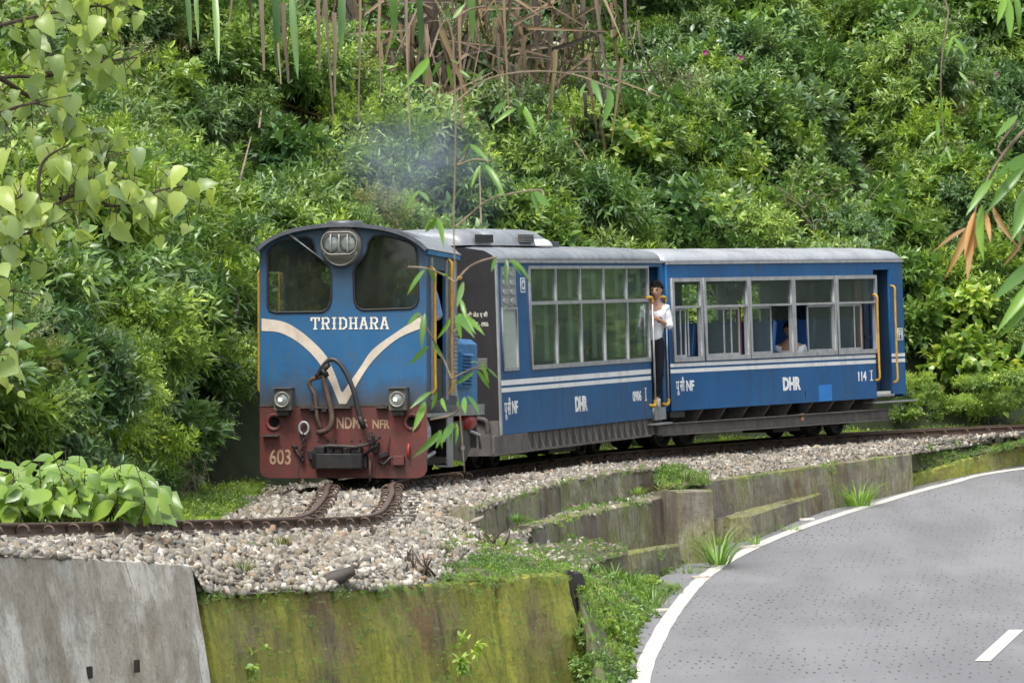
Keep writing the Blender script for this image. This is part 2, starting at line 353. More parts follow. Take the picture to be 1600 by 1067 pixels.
def wall_mat(name, base, dark, moss, mossy=(.5, .62), moss2=(.10, .12, .015), amt=1, brown=(.14, .075, .03), streak=6, bright=None, vst=.45):
    m, nt, lk, b = new_mat(name); g = N(nt, 'NewGeometry'); p = g.outputs['Position']
    ns = noise(nt, lk, p, 3.2, 7, .72, (1, 1, 1/streak)); nb = noise(nt, lk, p, 1.1, 5, .6); nf = noise(nt, lk, p, 22, 8, .85); ng = noise(nt, lk, p, 8, 7, .8, dist=.8); nst = noise(nt, lk, p, 14, 6, .8, (1, 1, .22))
    c = mix(nt, lk, ramp_f(nt, lk, ns, .35, .68), base, dark)
    if bright: c = mix(nt, lk, ramp_f(nt, lk, nb, .47, .56), c, bright)
    c = mix(nt, lk, mth(nt, lk, 'MULTIPLY', ramp_f(nt, lk, noise(nt, lk, p, 1.7, 5, .7, (1, 1, .5)), .5, .68), .75*amt), c, brown)
    mm = mth(nt, lk, 'ADD', mth(nt, lk, 'MULTIPLY', nb, .55), mth(nt, lk, 'MULTIPLY', nst, .45))
    mo = mix(nt, lk, ramp_f(nt, lk, nst, .35, .65), moss, moss2)
    vo = N(nt, 'TexVoronoi', feature='DISTANCE_TO_EDGE'); vo.inputs['Scale'].default_value = .45; va = N(nt, 'VectorMath', operation='ADD')
    nn_ = N(nt, 'TexNoise'); nn_.inputs['Scale'].default_value = 1.1; nn_.inputs['Detail'].default_value = 4; lk.new(p, nn_.inputs['Vector']); lk.new(p, va.inputs[0]); lk.new(nn_.outputs['Color'], va.inputs[1]); lk.new(va.outputs[0], vo.inputs['Vector'])
    crk = mth(nt, lk, 'SUBTRACT', 1.0, ramp_f(nt, lk, vo.outputs['Distance'], .003, .014)); c = mix(nt, lk, mth(nt, lk, 'MULTIPLY', mth(nt, lk, 'MULTIPLY', crk, ramp_f(nt, lk, nb, .46, .56)), .55), c, tuple(k*.25 for k in dark))
    sp = N(nt, 'SeparateXYZ'); lk.new(g.outputs['Normal'], sp.inputs[0])
    topm = mth(nt, lk, 'MULTIPLY', ramp_f(nt, lk, sp.outputs[2], .4, .9), .05)
    f = ramp_f(nt, lk, mth(nt, lk, 'ADD', mm, topm), mossy[0], mossy[1])
    c = mix(nt, lk, mth(nt, lk, 'MULTIPLY', f, .92*amt), c, mo)
    c = mix(nt, lk, mth(nt, lk, 'MULTIPLY', ramp_f(nt, lk, nf, .5, .62), .5), c, tuple(k*.45 for k in dark))
    c = mix(nt, lk, mth(nt, lk, 'MULTIPLY', ramp_f(nt, lk, ng, .55, .68), .55), c, tuple(k*.6 for k in dark))
    vs = noise(nt, lk, p, 9, 5, .8, (1, 1, .08)); c = mix(nt, lk, mth(nt, lk, 'MULTIPLY', ramp_f(nt, lk, vs, .56, .72), vst), c, tuple(k*.45 for k in dark))
    lk.new(c, b.inputs['Base Color']); b.inputs['Roughness'].default_value = .92
    bump(nt, lk, b, mth(nt, lk, 'ADD', mth(nt, lk, 'ADD', nf, nst), ns), .9, .03); return m
M['concrete'] = wall_mat('weathered concrete', (.68, .62, .54), (.34, .30, .24), (.2, .18, .08), (.6, .72), (.12, .10, .06), .85, (.40, .32, .23), 1.6, bright=(.88, .85, .79), vst=.15)
M['mossy'] = wall_mat('mossy wall', (.24, .20, .13), (.10, .08, .05), (.50, .50, .05), (.39, .53), (.17, .22, .04), 1, (.24, .13, .05), vst=.6)
M['mossy2'] = wall_mat('old wall with moss', (.30, .27, .22), (.12, .10, .075), (.27, .28, .06), (.46, .58), (.15, .16, .05), 1, (.2, .12, .055), bright=(.42, .39, .35))
M['wall_dark'] = wall_mat('dark wall', (.06, .055, .045), (.018, .017, .014), (.05, .055, .02), (.6, .75), (.03, .035, .01), .7, (.03, .02, .015))  # near-black wall tone; on the recess wall it stands for shade

# ------------------------------------------------------------------ road level and lines
def fz(Y): return float(np.interp(Y, [-20, 0, 28, 36, 42.5, 48, 53, 57, 61, 66, 80, 120], [-2.2, -2.0, -1.58, -1.46, -1.34, -1.21, -1.02, -.83, -.58, -.3, .3, 1.5]))
def onroad(px, py):
    Y = 45.
    for _ in range(60): 
        z = fz(Y); y1 = U(px, py, 1.0); Y += .5*((CAM_H-z)/(CAM_H-y1.z)-Y)
    return U(px, py, Y)
Ln = [onroad(*p) for p in ((1003, 1060), (1027, 1000), (1050, 960), (1096, 905), (1150, 869), (1240, 829), (1372, 786), (1480, 756), (1600, 732))]
white = crom([Vector((1.6, -14, fz(-14))), Vector((1.0, 0, fz(0))), Vector((.72, 16, fz(16))), Vector((.7, 27, fz(27)))]+Ln+[Vector((12.5, 65.5, fz(65.5))), Vector((22, 70, fz(70))), Vector((40, 74, fz(74)))], 10)
white = resample(white, .4)
def offset(P, d): return [p+nrm(P, i)*d for i, p in enumerate(P)]
def ribbon(name, P, offs, m, dz=0, kind=None, jitter=0):
    V = []; n = len(offs)
    for i, p in enumerate(P):
        q = nrm(P, i)
        for o in offs:
            j = jitter*mn.noise(Vector((p.x*2.1, p.y*2.1, o))) if jitter else 0
            x = p+q*(o+j); V.append((x.x, x.y, fz(x.y)+dz))
    Fc = [(i*n+k, (i+1)*n+k, (i+1)*n+k+1, i*n+k+1) for i in range(len(P)-1) for k in range(n-1)]
    me = raw_mesh(name, V, Fc); o = link(name, me, m)
    if kind: o['kind'] = kind
    return o
def road_mat():
    m, nt, lk, b = new_mat('grey road blocks'); g = N(nt, 'NewGeometry').outputs['Position']
    n1 = noise(nt, lk, g, .35, 5, .6); n2 = noise(nt, lk, g, 40, 6, .75); n4 = noise(nt, lk, g, .9, 4, .6, (1, .22, 1))
    c = mix(nt, lk, ramp_f(nt, lk, n1, .3, .7), (.168, .168, .176), (.215, .214, .221)); c = mix(nt, lk, mth(nt, lk, 'MULTIPLY', ramp_f(nt, lk, n4, .42, .62), .6), c, (.125, .125, .131))
    c = mix(nt, lk, mth(nt, lk, 'MULTIPLY', ramp_f(nt, lk, n2, .4, .8), .35), c, (.07, .07, .074))
    # rows of open block joints: small pits at the block corners
    sp = N(nt, 'SeparateXYZ'); lk.new(g, sp.inputs[0]); PX, PY = .088, .34
    wob = mth(nt, lk, 'MULTIPLY', noise(nt, lk, g, 3.1, 2), .05)
    v = mth(nt, lk, 'DIVIDE', mth(nt, lk, 'ADD', sp.outputs[1], mth(nt, lk, 'MULTIPLY', wob, 3)), PY); row = mth(nt, lk, 'FLOOR', v); fv = mth(nt, lk, 'SUBTRACT', mth(nt, lk, 'FRACT', v), .5)
    u = mth(nt, lk, 'ADD', mth(nt, lk, 'DIVIDE', mth(nt, lk, 'ADD', sp.outputs[0], wob), PX), mth(nt, lk, 'MULTIPLY', row, .5)); col = mth(nt, lk, 'FLOOR', u); fu = mth(nt, lk, 'SUBTRACT', mth(nt, lk, 'FRACT', u), .5)
    cv = N(nt, 'CombineXYZ'); lk.new(col, cv.inputs[0]); lk.new(row, cv.inputs[1]); wh = N(nt, 'TexWhiteNoise', noise_dimensions='2D'); lk.new(cv.outputs[0], wh.inputs['Vector'])
    sj = N(nt, 'SeparateColor'); lk.new(wh.outputs['Color'], sj.inputs[0]); fu = mth(nt, lk, 'ADD', fu, mth(nt, lk, 'MULTIPLY', mth(nt, lk, 'SUBTRACT', sj.outputs[1], .5), .45)); fv = mth(nt, lk, 'ADD', fv, mth(nt, lk, 'MULTIPLY', mth(nt, lk, 'SUBTRACT', sj.outputs[2], .5), .5))
    du = mth(nt, lk, 'MULTIPLY', fu, PX/.0115); dv = mth(nt, lk, 'MULTIPLY', fv, PY/.06)
    rr = mth(nt, lk, 'ADD', mth(nt, lk, 'MULTIPLY', du, du), mth(nt, lk, 'MULTIPLY', dv, dv))
    big = noise(nt, lk, g, .5, 3, .6)
    size = mth(nt, lk, 'MULTIPLY', wh.outputs['Value'], ramp_f(nt, lk, big, .28, .62))
    dot = mth(nt, lk, 'MULTIPLY', ramp_f(nt, lk, mth(nt, lk, 'SUBTRACT', mth(nt, lk, 'MULTIPLY', size, 1.8), rr), 0, .5), .75, True)
    c = mix(nt, lk, dot, c, (.02, .019, .018)); lk.new(c, b.inputs['Base Color']); b.inputs['Roughness'].default_value = .72
    jv = mth(nt, lk, 'LESS_THAN', mth(nt, lk, 'ABSOLUTE', fu), .06)
    h = mth(nt, lk, 'SUBTRACT', mth(nt, lk, 'MULTIPLY', n2, .4), mth(nt, lk, 'MULTIPLY', dot, 1.0)); bump(nt, lk, b, h, .5, .02); return m
def line_mat():
    m, nt, lk, b = new_mat('worn road paint'); g = N(nt, 'NewGeometry').outputs['Position']
    n = noise(nt, lk, g, 14, 6, .8); n2 = noise(nt, lk, g, 2, 4)
    c = mix(nt, lk, ramp_f(nt, lk, n, .4, .75), (.54, .53, .48), (.36, .35, .32)); c = mix(nt, lk, ramp_f(nt, lk, mth(nt, lk, 'ADD', n, mth(nt, lk, 'MULTIPLY', n2, .2)), .74, .78), c, (.22, .22, .23))
    lk.new(c, b.inputs['Base Color']); b.inputs['Roughness'].default_value = .7; bump(nt, lk, b, n, .2, .01); return m
ribbon('road', white, [-.5, -.3, 0, .5, 1, 2, 3, 4, 5, 6, 6.9], road_mat(), 0, 'structure', .05)
lm = line_mat()
ribbon('road_marking', white, [-.078, 0, .078], lm, .005, 'structure', .012)
dash0 = onroad(1535, 1033); dash1 = onroad(1588, 984)
dd = (dash1-dash0); dd.z = 0; dn = Vector((dd.y, -dd.x, 0)).normalized()*.07
for k in range(1):
    if k == 0: a0, a1, q = dash0, dash1, dn
    else:
        # the next dashes follow the same lane distance round the bend
        i0 = int(np.argmin([abs(p.y-(dash1.y+4.5*k)) for p in white])); off = 3.35
        a0 = white[i0]+nrm(white, i0)*off; a1 = white[min(i0+6, len(white)-1)]+nrm(white, i0+6)*off; q = nrm(white, i0+3)*.075
    V = [(p.x, p.y, fz(p.y)+.006) for p in (a0-q, a0+q, a1+q, a1-q)]
    o = link('centre_line_dash', raw_mesh('dash', V, [(0, 1, 2, 3)]), lm); o['kind'] = 'structure'
ribbon('verge', white, [-7, -5, -4, -3, -2.4, -1.8, -1.3, -.9, -.5, -.3], M['verge'], -.012, 'structure')
ribbon('far_verge', white, [6.7, 7.2, 9, 14, 22], M['verge'], -.014, 'structure')
link('ground', raw_mesh('ground', [(-900, -900, -2.6), (900, -900, -2.6), (900, 900, -2.6), (-900, 900, -2.6)], [(0, 1, 2, 3)]), M['far'])['kind'] = 'structure'
# ------------------------------------------------------------------ track line
TC = crom([(-10.5, 3, 1.05), (-8.0, 13, .88), (-5.57, 22.5, .55), (-3.82, 29.3, .28), (-2.7, 33.6, .10), (-1.86, 37.0, -.04), (-1.60, 38.4, -.06), (-1.56, 41.2, 0), (-1.6, 43.6, .04), (-1.38, 46.4, .01), (-.66, 50.0, -.03), (.69, 53.74, .01), (2.0, 56.4, .01), (4.16, 59.4, .04), (6.2, 61.6, .05), (8.6, 63.7, .05), (12, 65.9, .08), (20, 69, .2), (34, 72, .5), (60, 76, 1.0)], 14)
TC = resample(TC, .1); TN = [nrm(TC, i) for i in range(len(TC))]
TA = np.array([tuple(p) for p in TC])
def vis(i): return -3 < i
def near_track(P):
    d = (TA[:, 0]-P[0])**2+(TA[:, 1]-P[1])**2; return int(d.argmin())
# ------------------------------------------------------------------ ballast bed
E_px = [(-500, 852, 19.5), (-200, 856, 23), (0, 862, 25.8), (150, 867, 27.8), (300, 884, 29.8), (325, 925, 30.1), (450, 918, 31.2), (600, 915, 32.7), (700, 902, 33.8), (745, 868, 36.5), (752, 826, 39.9), (745, 796, 40.0), (805, 774, 43.5), (884, 750, 47.7), (962, 737, 50), (1030, 730, 51.9), (1100, 748, 52.3), (1200, 735, 54.6), (1300, 722, 56.4), (1424, 706, 58.7), (1470, 700, 60.2), (1600, 681, 62.6)]
E = [U(*p) for p in E_px]; E += [Vector((14, 64.6, -.1)), Vector((24, 67.6, 0))]
E = resample(E, .25)
EI = [near_track(e) for e in E]
for i in range(1, len(EI)): EI[i] = max(EI[i], EI[i-1])
EI = np.round(np.convolve(np.pad(EI, 35, 'edge'), np.ones(71)/71, 'valid')).astype(int)
V = []; nv = 15; rows = []
for e, i in zip(E, EI):
    c, q = TC[i], TN[i]; row = []
    for o, dz in ((-2.0, -.12), (-1.5, -.17), (-1.0, -.15), (-.62, -.14), (-.40, -.135), (-.2, -.125), (0, -.125), (.2, -.125), (.40, -.150), (.62, -.155)):
        p = c+q*o; row.append(Vector((p.x, p.y, p.z+dz)))
    a = row[-1]
    for k in range(1, 6):
        t = k/5; p = a.lerp(e+Vector((0, 0, -.02)), t)
        p.z += .05*math.sin(math.pi*t)*(1 if t < 1 else 0)+ (mn.noise(p*1.3)*.05 if k < 5 else 0); row.append(p)
    row[-1] = e+Vector((0, 0, -.03)); rows.append(row)
V = [tuple(p) for r in rows for p in r]
Fc = [(i*nv+k, i*nv+k+1, (i+1)*nv+k+1, (i+1)*nv+k) for i in range(len(rows)-1) for k in range(nv-1)]
o = link('ballast_bed', raw_mesh('ballast_bed', V, Fc), M['bed']); o['kind'] = 'structure'
BV = np.array(V); BF = np.array(Fc)
def scatter_on(Vt, Fq, dens, mask=None):
    A, B, C_, D = (Vt[Fq[:, k]] for k in range(4))
    ar = .5*np.linalg.norm(np.cross(C_-A, D-B), axis=1)
    if mask is not None: ar = ar*mask
    n = rng.poisson(ar*dens); idx = np.repeat(np.arange(len(Fq)), n); u = rng.random((len(idx), 1)); v = rng.random((len(idx), 1))
    return (A[idx]*(1-u)+B[idx]*u)*(1-v)+(D[idx]*(1-u)+C_[idx]*u)*v, idx
phi = (1+5**.5)/2
ICO = np.array([(-1, phi, 0), (1, phi, 0), (-1, -phi, 0), (1, -phi, 0), (0, -1, phi), (0, 1, phi), (0, -1, -phi), (0, 1, -phi), (phi, 0, -1), (phi, 0, 1), (-phi, 0, -1), (-phi, 0, 1)])/1.9
ICF = np.array([(0, 11, 5), (0, 5, 1), (0, 1, 7), (0, 7, 10), (0, 10, 11), (1, 5, 9), (5, 11, 4), (11, 10, 2), (10, 7, 6), (7, 1, 8), (3, 9, 4), (3, 4, 2), (3, 2, 6), (3, 6, 8), (3, 8, 9), (4, 9, 5), (2, 4, 11), (6, 2, 10), (8, 6, 7), (9, 8, 1)])
def rand_rot(n):
    q = rng.normal(size=(n, 4)); q /= np.linalg.norm(q, axis=1)[:, None]; w, x, y, z = q.T
    return np.array([[1-2*(y*y+z*z), 2*(x*y-z*w), 2*(x*z+y*w)], [2*(x*y+z*w), 1-2*(x*x+z*z), 2*(y*z-x*w)], [2*(x*z-y*w), 2*(y*z+x*w), 1-2*(x*x+y*y)]]).transpose(2, 0, 1)
def stones(name, P, r0, r1, m):
    n = len(P); r = r0+(r1-r0)*rng.random(n)**2.2
    S = ICO[None]*(1+rng.normal(scale=.27, size=(n, 12, 1)))*np.stack([rng.uniform(.8, 1.4, n), rng.uniform(.7, 1.05, n), rng.uniform(.45, .8, n)], 1)[:, None]*r[:, None, None]
    S = np.einsum('nij,nkj->nki', rand_rot(n), S)+P[:, None]
    Fs = (ICF[None]+(np.arange(n)*12)[:, None, None]).reshape(-1, 3)
    return link(name, raw_mesh(name, S.reshape(-1, 3), Fs), m)
def stone_mat():
    m, nt, lk, b = new_mat('ballast stone'); g = N(nt, 'NewGeometry')
    r = ramp(nt, [(0, (.15, .142, .125)), (.2, (.25, .228, .185)), (.42, (.34, .312, .26)), (.6, (.43, .40, .34)), (.72, (.27, .215, .145)), (.84, (.19, .188, .18)), (.93, (.55, .52, .46)), (.985, (.30, .19, .12))], 'CONSTANT'); lk.new(g.outputs['Random Per Island'], r.inputs[0])
    n = noise(nt, lk, g.outputs['Position'], 55, 5, .75); n2 = noise(nt, lk, g.outputs['Position'], .8, 4)
    c = mix(nt, lk, mth(nt, lk, 'MULTIPLY', ramp_f(nt, lk, n, .4, .8), .6), r.outputs[0], (.13, .11, .09))
    c = mix(nt, lk, mth(nt, lk, 'MULTIPLY', ramp_f(nt, lk, n2, .48, .68), .45), c, (.15, .12, .09))
    lk.new(c, b.inputs['Base Color']); b.inputs['Roughness'].default_value = .85; bump(nt, lk, b, n, .5, .01); return m
M['stone'] = stone_mat()
cx, cy = BV[BF].mean(1)[:, 0], BV[BF].mean(1)[:, 1]
pxs, pys = project(BV[BF].mean(1)); kcol = np.tile(np.arange(nv-1), len(rows)-1)
mask = ((pxs > -260) & (pxs < 1750)).astype(float)*np.where(kcol < 3, .55, 1)*np.where((kcol >= 3) & (kcol < 8), .85, np.where(kcol == 8, 2.0, 1.1))
# under the weeds at the top of the mossy wall only a thin scatter of stones
P, _ = scatter_on(BV, BF, 500, mask); P[:, 2] += rng.random(len(P))*.025
pp = project(P); keep = ~((pp[0] > 690) & (pp[0] < 920) & (pp[1] > 838) & (rng.random(len(P)) < .6)); P = P[keep]
print('stones', len(P)); tag(stones('ballast', P, .017, .049, M['stone']), 'loose pale ballast stones heaped along the railway line', 'ballast', kind='stuff')
# larger rocks lying on the shoulder
for px, py, Y, s, lab in ((522, 903, 32.1, .17, 'large dark slab of rock tilted on the ballast above the mossy wall'), (505, 921, 31.8, .07, 'small grey rock beside the dark slab on the ballast'), (745, 812, 39.6, .07, 'purplish rock at the near end of the upper mossy wall'), (1390, 700, 59.3, .1, 'brown rock at the far end of the low wall beside the ballast')):
    p = U(px, py, Y); S = ICO*(1+rng.normal(scale=.12, size=(12, 1)))*np.array([1.25, .8, .42])*s
    a = rng.uniform(0, .5); S = S @ np.array(Matrix.Rotation(.35, 3, 'Y'))
    o = link('rock', raw_mesh('rock', S, ICF), M['grime'] if s > .1 else M['stone']); o.location = p; tag(o, lab, 'rock')

# ------------------------------------------------------------------ walls
def wall(name, top, zb, thick, m, label, batter=.12, grooves=(), rough=.02, step=.12, cap=None, cat='wall', mtop=None):
    P = resample([Vector(p) for p in top], step); V = []; nv_ = 12; prof = []
    gs = [g*(len(P)-1) for g in grooves]
    for i, p in enumerate(P):
        q = nrm(P, i); zb_ = zb(p) if callable(zb) else zb; H = p.z-zb_
        g = sum(max(0, 1-abs(i-k)*step/.07) for k in gs)*.05
        ring = [p-q*thick+Vector((0, 0, -H)), p-q*thick+Vector((0, 0, -.5*H)), p-q*thick+Vector((0, 0, -.02)), p-q*(thick*.5), p-q*.03]
        for k in range(nv_-5+1):
            t = k/(nv_-5); x = p+q*(batter*H*t-g*(1 if k else .3)); x.z = p.z-.02-(H-.02)*t if k else p.z-.02
            ring.append(x)
        for k, x in enumerate(ring):
            nz = mn.noise(x*2.3)+.5*mn.noise(x*6.1)+.35*mn.noise(x*15)
            x = x+q*nz*rough*(1 if k > 3 else 0)+Vector((0, 0, nz*rough*.8 if k in (2, 3, 4, 5) else 0)); V.append(tuple(x))
    w = nv_+1; Fs = [(i*w+k, (i+1)*w+k, (i+1)*w+k+1, i*w+k+1) for i in range(len(P)-1) for k in range(w-1)]
    me = bpy.data.meshes.new(name); me.from_pydata(V, [], Fs+[tuple(range(w))[::-1], tuple(range((len(P)-1)*w, len(P)*w))])
    bm = bmesh.new(); bm.from_mesh(me); bmesh.ops.recalc_face_normals(bm, faces=bm.faces); bm.to_mesh(me); bm.free()
    return tag(link(name, me, m), label, cat)
low = lambda p: fz(p.y)-.25
wall('concrete_wall', [U(-420, 858, 20.5), U(-200, 860, 23), U(0, 865, 25.8), U(120, 868, 27.4), U(225, 874, 28.7), U(300, 881, 29.8)], low, .22, M['concrete'], 'pale stained concrete retaining wall at the lower left corner', .14, (.70,), .016)
for px_, py_, Y_, h_ in ((57, 1042, 26.3, .14), (214, 1040, 28.1, .11), (140, 1050, 27.2, .1)):
    p_ = U(px_, py_, Y_); o_ = MB().box((0, 0, 0), (.024, .05, h_*.8), -.45).build('weep_hole', M['wall_dark'], COL.objects['concrete_wall'], .008); o_.location = p_
# thin worn render coat over the joint of the concrete wall
wall('mossy_retaining_wall', [U(314, 926, 30.05), U(420, 922, 31.0), U(600, 915, 32.7), U(760, 905, 34.3), U(888, 893, 35.5)], low, .35, M['mossy'], 'long bright mossy retaining wall in front of the locomotive', .16, (.22, .45, .63, .8), .03, .06)
c0 = U(905, 893, 36.0)
wall('wall_end_pier', [U(893, 890, 35.6), U(905, 893, 36.1), U(913, 897, 36.7)], low, .3, M['wall_dark'], 'dark pier closing the end of the bright mossy wall', .10, (), .03, .08)
A_top = [U(739, 793, 39.8), U(765, 785, 41.2), U(805, 772, 43.5), U(884, 748, 47.7), U(962, 735, 50), U(1028, 727, 51.9)]
wall('upper_mossy_wall', A_top, lambda p: p.z-.42, .22, M['mossy2'], 'curved mossy upper wall holding back the ballast beside the first coach', .08, (.3, .62), .02)
B_top = [U(832, 820, 42.5), U(900, 804, 44.9), U(980, 787, 47.6), U(1036, 775, 49.3)]
wall('lower_retaining_wall', B_top, lambda p: p.z-.75, .22, M['mossy2'], 'pale streaked wall below the upper mossy wall and left of the buttress', .05, (), .015)
C_top = [U(905, 872, 43.2), U(980, 864, 46.2), U(1061, 850, 48.6)]
wall('wall_footing', C_top, low, .32, M['mossy2'], 'lowest mossy footing step under the pale streaked wall', .05, (), .02)
wall('buttress', [U(1057, 768, 48.9), U(1085, 766.8, 49.0), U(1114, 765.5, 49.1)], low, .6, M['mossy2'], 'square mossy buttress between the stepped walls at the roadside', .05, (), .02, .05)
wall('recess_wall', [U(1034, 771, 49.5), U(1056, 769, 49.3)], low, .3, M['wall_dark'], 'recess wall painted dark for shade on the near side of the square buttress', .02, (), .02, .05)  # dark colour puts the shade of the recess into the surface
wall('long_low_wall', [U(1100, 751, 52.2), U(1200, 738, 54.2), U(1300, 724, 56.2), U(1424, 708, 58.6)], low, .2, M['mossy2'], 'long low grey wall between the ballast and the road kerb step', .06, (.28, .6), .015)
wall('kerb_step', [U(1140, 808, 51.6), U(1172, 804, 51.8), U(1230, 786, 54), U(1316, 760, 56.9)], low, .34, M['mossy2'], 'low kerb step wall with a flat mossy top at the road edge', .04, (), .02)
wall('mossy_kerb_wall', [U(1366, 757, 58.1), U(1440, 738, 59.3), U(1520, 714, 60.7), U(1600, 689, 62.0), Vector((12.4, 64.4, -.13)), Vector((22, 68.5, .1))], low, .25, M['mossy'], 'mossy kerb wall curving away along the road at the right edge', .08, (.2, .45), .025)
# terraces between the walls
def strip(name, A, B, m, n=30, k=4, rough=.03, kind='structure'):
    A = resample([Vector(p) for p in A], .05); B = resample([Vector(p) for p in B], .05); V = []
    for i in range(n+1):
        a = A[round(i*(len(A)-1)/n)]; b = B[round(i*(len(B)-1)/n)]
        for j in range(k+1):
            p = a.lerp(b, j/k); p.z += mn.noise(p*3)*rough; V.append(tuple(p))
    Fc = [(i*(k+1)+j, i*(k+1)+j+1, (i+1)*(k+1)+j+1, (i+1)*(k+1)+j) for i in range(n) for j in range(k)]
    o = link(name, raw_mesh(name, V, Fc), m); o['kind'] = kind; return np.array(V), np.array(Fc)
dz = lambda P, d: [Vector(p)+Vector((0, 0, d)) for p in P]
SA = strip('terrace', [U(745, 850, 39.4)]+dz(A_top, -.36), [U(822, 850, 41.8)]+[p-Vector((0, 0, .04)) for p in B_top]+[U(1062, 760, 51.5)], M['bed'])
SF = strip('terrace', [U(680, 903, 33.6), U(725, 880, 35.5), U(745, 860, 37.0)], [U(745, 905, 34.2), U(830, 899, 35.1), U(902, 898, 36.1)], M['verge'], 16, 5, .05)
SB = strip('bank', [U(742, 862, 36.8), U(752, 838, 39.6), U(835, 850, 42.0), U(905, 840, 44.4), U(980, 850, 46.7)], [U(898, 905, 36.0), U(905, 898, 38), U(912, 892, 41), U(930, 880, 43.6), U(980, 866, 46.2)], M['verge'], 24, 5, .06)
SC = strip('bank_slope', [U(912, 1075, 35.9), U(905, 980, 35.9), U(898, 905, 36.0), U(905, 898, 38), U(912, 892, 41), U(930, 895, 43.4), U(985, 905, 45.9)], [onroad(945, 1130), onroad(960, 1100), onroad(975, 1062), onroad(985, 1010), onroad(1005, 975), onroad(1030, 950), onroad(1070, 915)], M['verge'], 24, 5, .06)
SD = strip('mound', [U(1030, 735, 51.8), U(1060, 730, 52.9), U(1100, 742, 52.6)], [U(1034, 772, 49.6), U(1060, 762, 50.2), U(1104, 756, 51.9)], M['verge'], 12, 4, .05)
SE = strip('shoulder', [U(1424, 702, 59.2), U(1500, 690, 61), U(1600, 672, 63.0), Vector((13, 65.2, -.05))], [U(1368, 752, 58.3), U(1440, 734, 59.5), U(1520, 710, 60.9), U(1600, 685, 62.2)], M['verge'], 24, 4, .04)

# ------------------------------------------------------------------ hillside
HF = []
i_list = list(range(0, len(TC), 5))
for i in i_list: HF.append(TC[i]-TN[i]*1.55+Vector((0, 0, -.15)))
HF = [p for p in HF if p.y > 3]
for _ in range(3): HF = [HF[0]]+[(HF[i-1]+HF[i]*2+HF[i+1])/4 for i in range(1, len(HF)-1)]+[HF[-1]]
HP = [(0, -.2), (.3, .25), (.8, 1.0), (1.5, 2.1), (2.4, 3.2), (3.6, 4.4), (5.2, 5.6), (7.5, 7.0), (11, 9), (18, 12), (40, 18), (120, 26)]
V = []; hn = len(HP)
for i, p in enumerate(HF):
    q = -nrm(HF, i)
    for k, (d, h) in enumerate(HP):
        x = p+q*d; w = min(1, d/2)
        bulge = .55*mn.noise(Vector((x.x*.32, x.y*.32, h*.4)))+.3*mn.noise(Vector((x.x*.9, x.y*.9, h)))
        x = x-q*bulge*w; V.append((x.x, x.y, p.z+h*(1+.12*mn.noise(Vector((x.x*.2, x.y*.2, 3)))*w)))
Fc = [(i*hn+k, i*hn+k+1, (i+1)*hn+k+1, (i+1)*hn+k) for i in range(len(HF)-1) for k in range(hn-1)]
o = link('hillside', raw_mesh('hillside', V, Fc, True), M['soil']); o['kind'] = 'structure'
HV, HFc = np.array(V), np.array(Fc)
# ------------------------------------------------------------------ railway track
trk = empty('railway_track', tuple(TC[300]), 'narrow gauge railway track with rusty rails curving along the hillside', 'railway track')
def ploc(o): o.location = -trk.location
prof = [(-.05, -.1), (.05, -.1), (.05, -.088), (.010, -.075), (.009, -.03), (.026, -.022), (.027, -.004), (.018, 0), (-.018, 0), (-.027, -.004), (-.026, -.022), (-.009, -.03), (-.010, -.075), (-.05, -.088)]
i0 = near_track((-7.2, 16)); i1 = near_track((30, 71)); idxs = list(range(i0, i1, 2))
hm = M['railhead']
for side in (-1, 1):
    V = []; n = len(prof)
    for i in idxs:
        for u, w in prof: x = TC[i]+TN[i]*(side*.33+u); V.append((x.x, x.y, x.z+w))
    Fc = [(a*n+k, a*n+(k+1) % n, (a+1)*n+(k+1) % n, (a+1)*n+k) for a in range(len(idxs)-1) for k in range(n)]
    me = raw_mesh('rail', V, Fc); me.materials.append(M['rust']); me.materials.append(hm)
    mi = np.zeros(len(Fc), np.int32); mi.reshape(-1, n)[:, 7] = 1; me.polygons.foreach_set('material_index', mi)
    me.update(); o = link('rail', me, None, trk); ploc(o)
sm = MB().box((0, 0, -.165), (1.25, .17, .13)).build('sleeper', M['grime'], None, .01); sme = sm.data; bpy.data.objects.remove(sm)
rb = MB()
arc = [(math.cos(t)*.046, 0, math.sin(t)*.044) for t in np.linspace(-.35, math.pi+.35, 11)]
rb.tube(arc, .0115, 6); tmp = rb.build('rail_clip', M['rust']); cme = tmp.data; bpy.data.objects.remove(tmp)
k = 0; i = i0+2
while i < i1-4:
    p, q = TC[i], TN[i]; ang = math.atan2(q.y, q.x)
    vx = project(np.array([tuple(p)]))[0][0]
    if -150 < vx < 1750:
        s = link('sleeper', sme, None, trk); s.location = p-trk.location; s.rotation_euler = (0, 0, ang+rng.normal()*.02)
        for o_ in ((.33+.062, .33-.062, -.33+.062, -.33-.062) if p.y < 56 else (.392,)):
            c = link('rail_clip', cme, None, trk); c.location = p+q*o_+Vector((0, 0, -.062+rng.normal()*.004))-trk.location; c.rotation_euler = (rng.normal()*.08, rng.normal()*.1, ang+rng.normal()*.12)
            c.scale = (rng.uniform(.78, .98),)*3
        k += 1
    i += 5
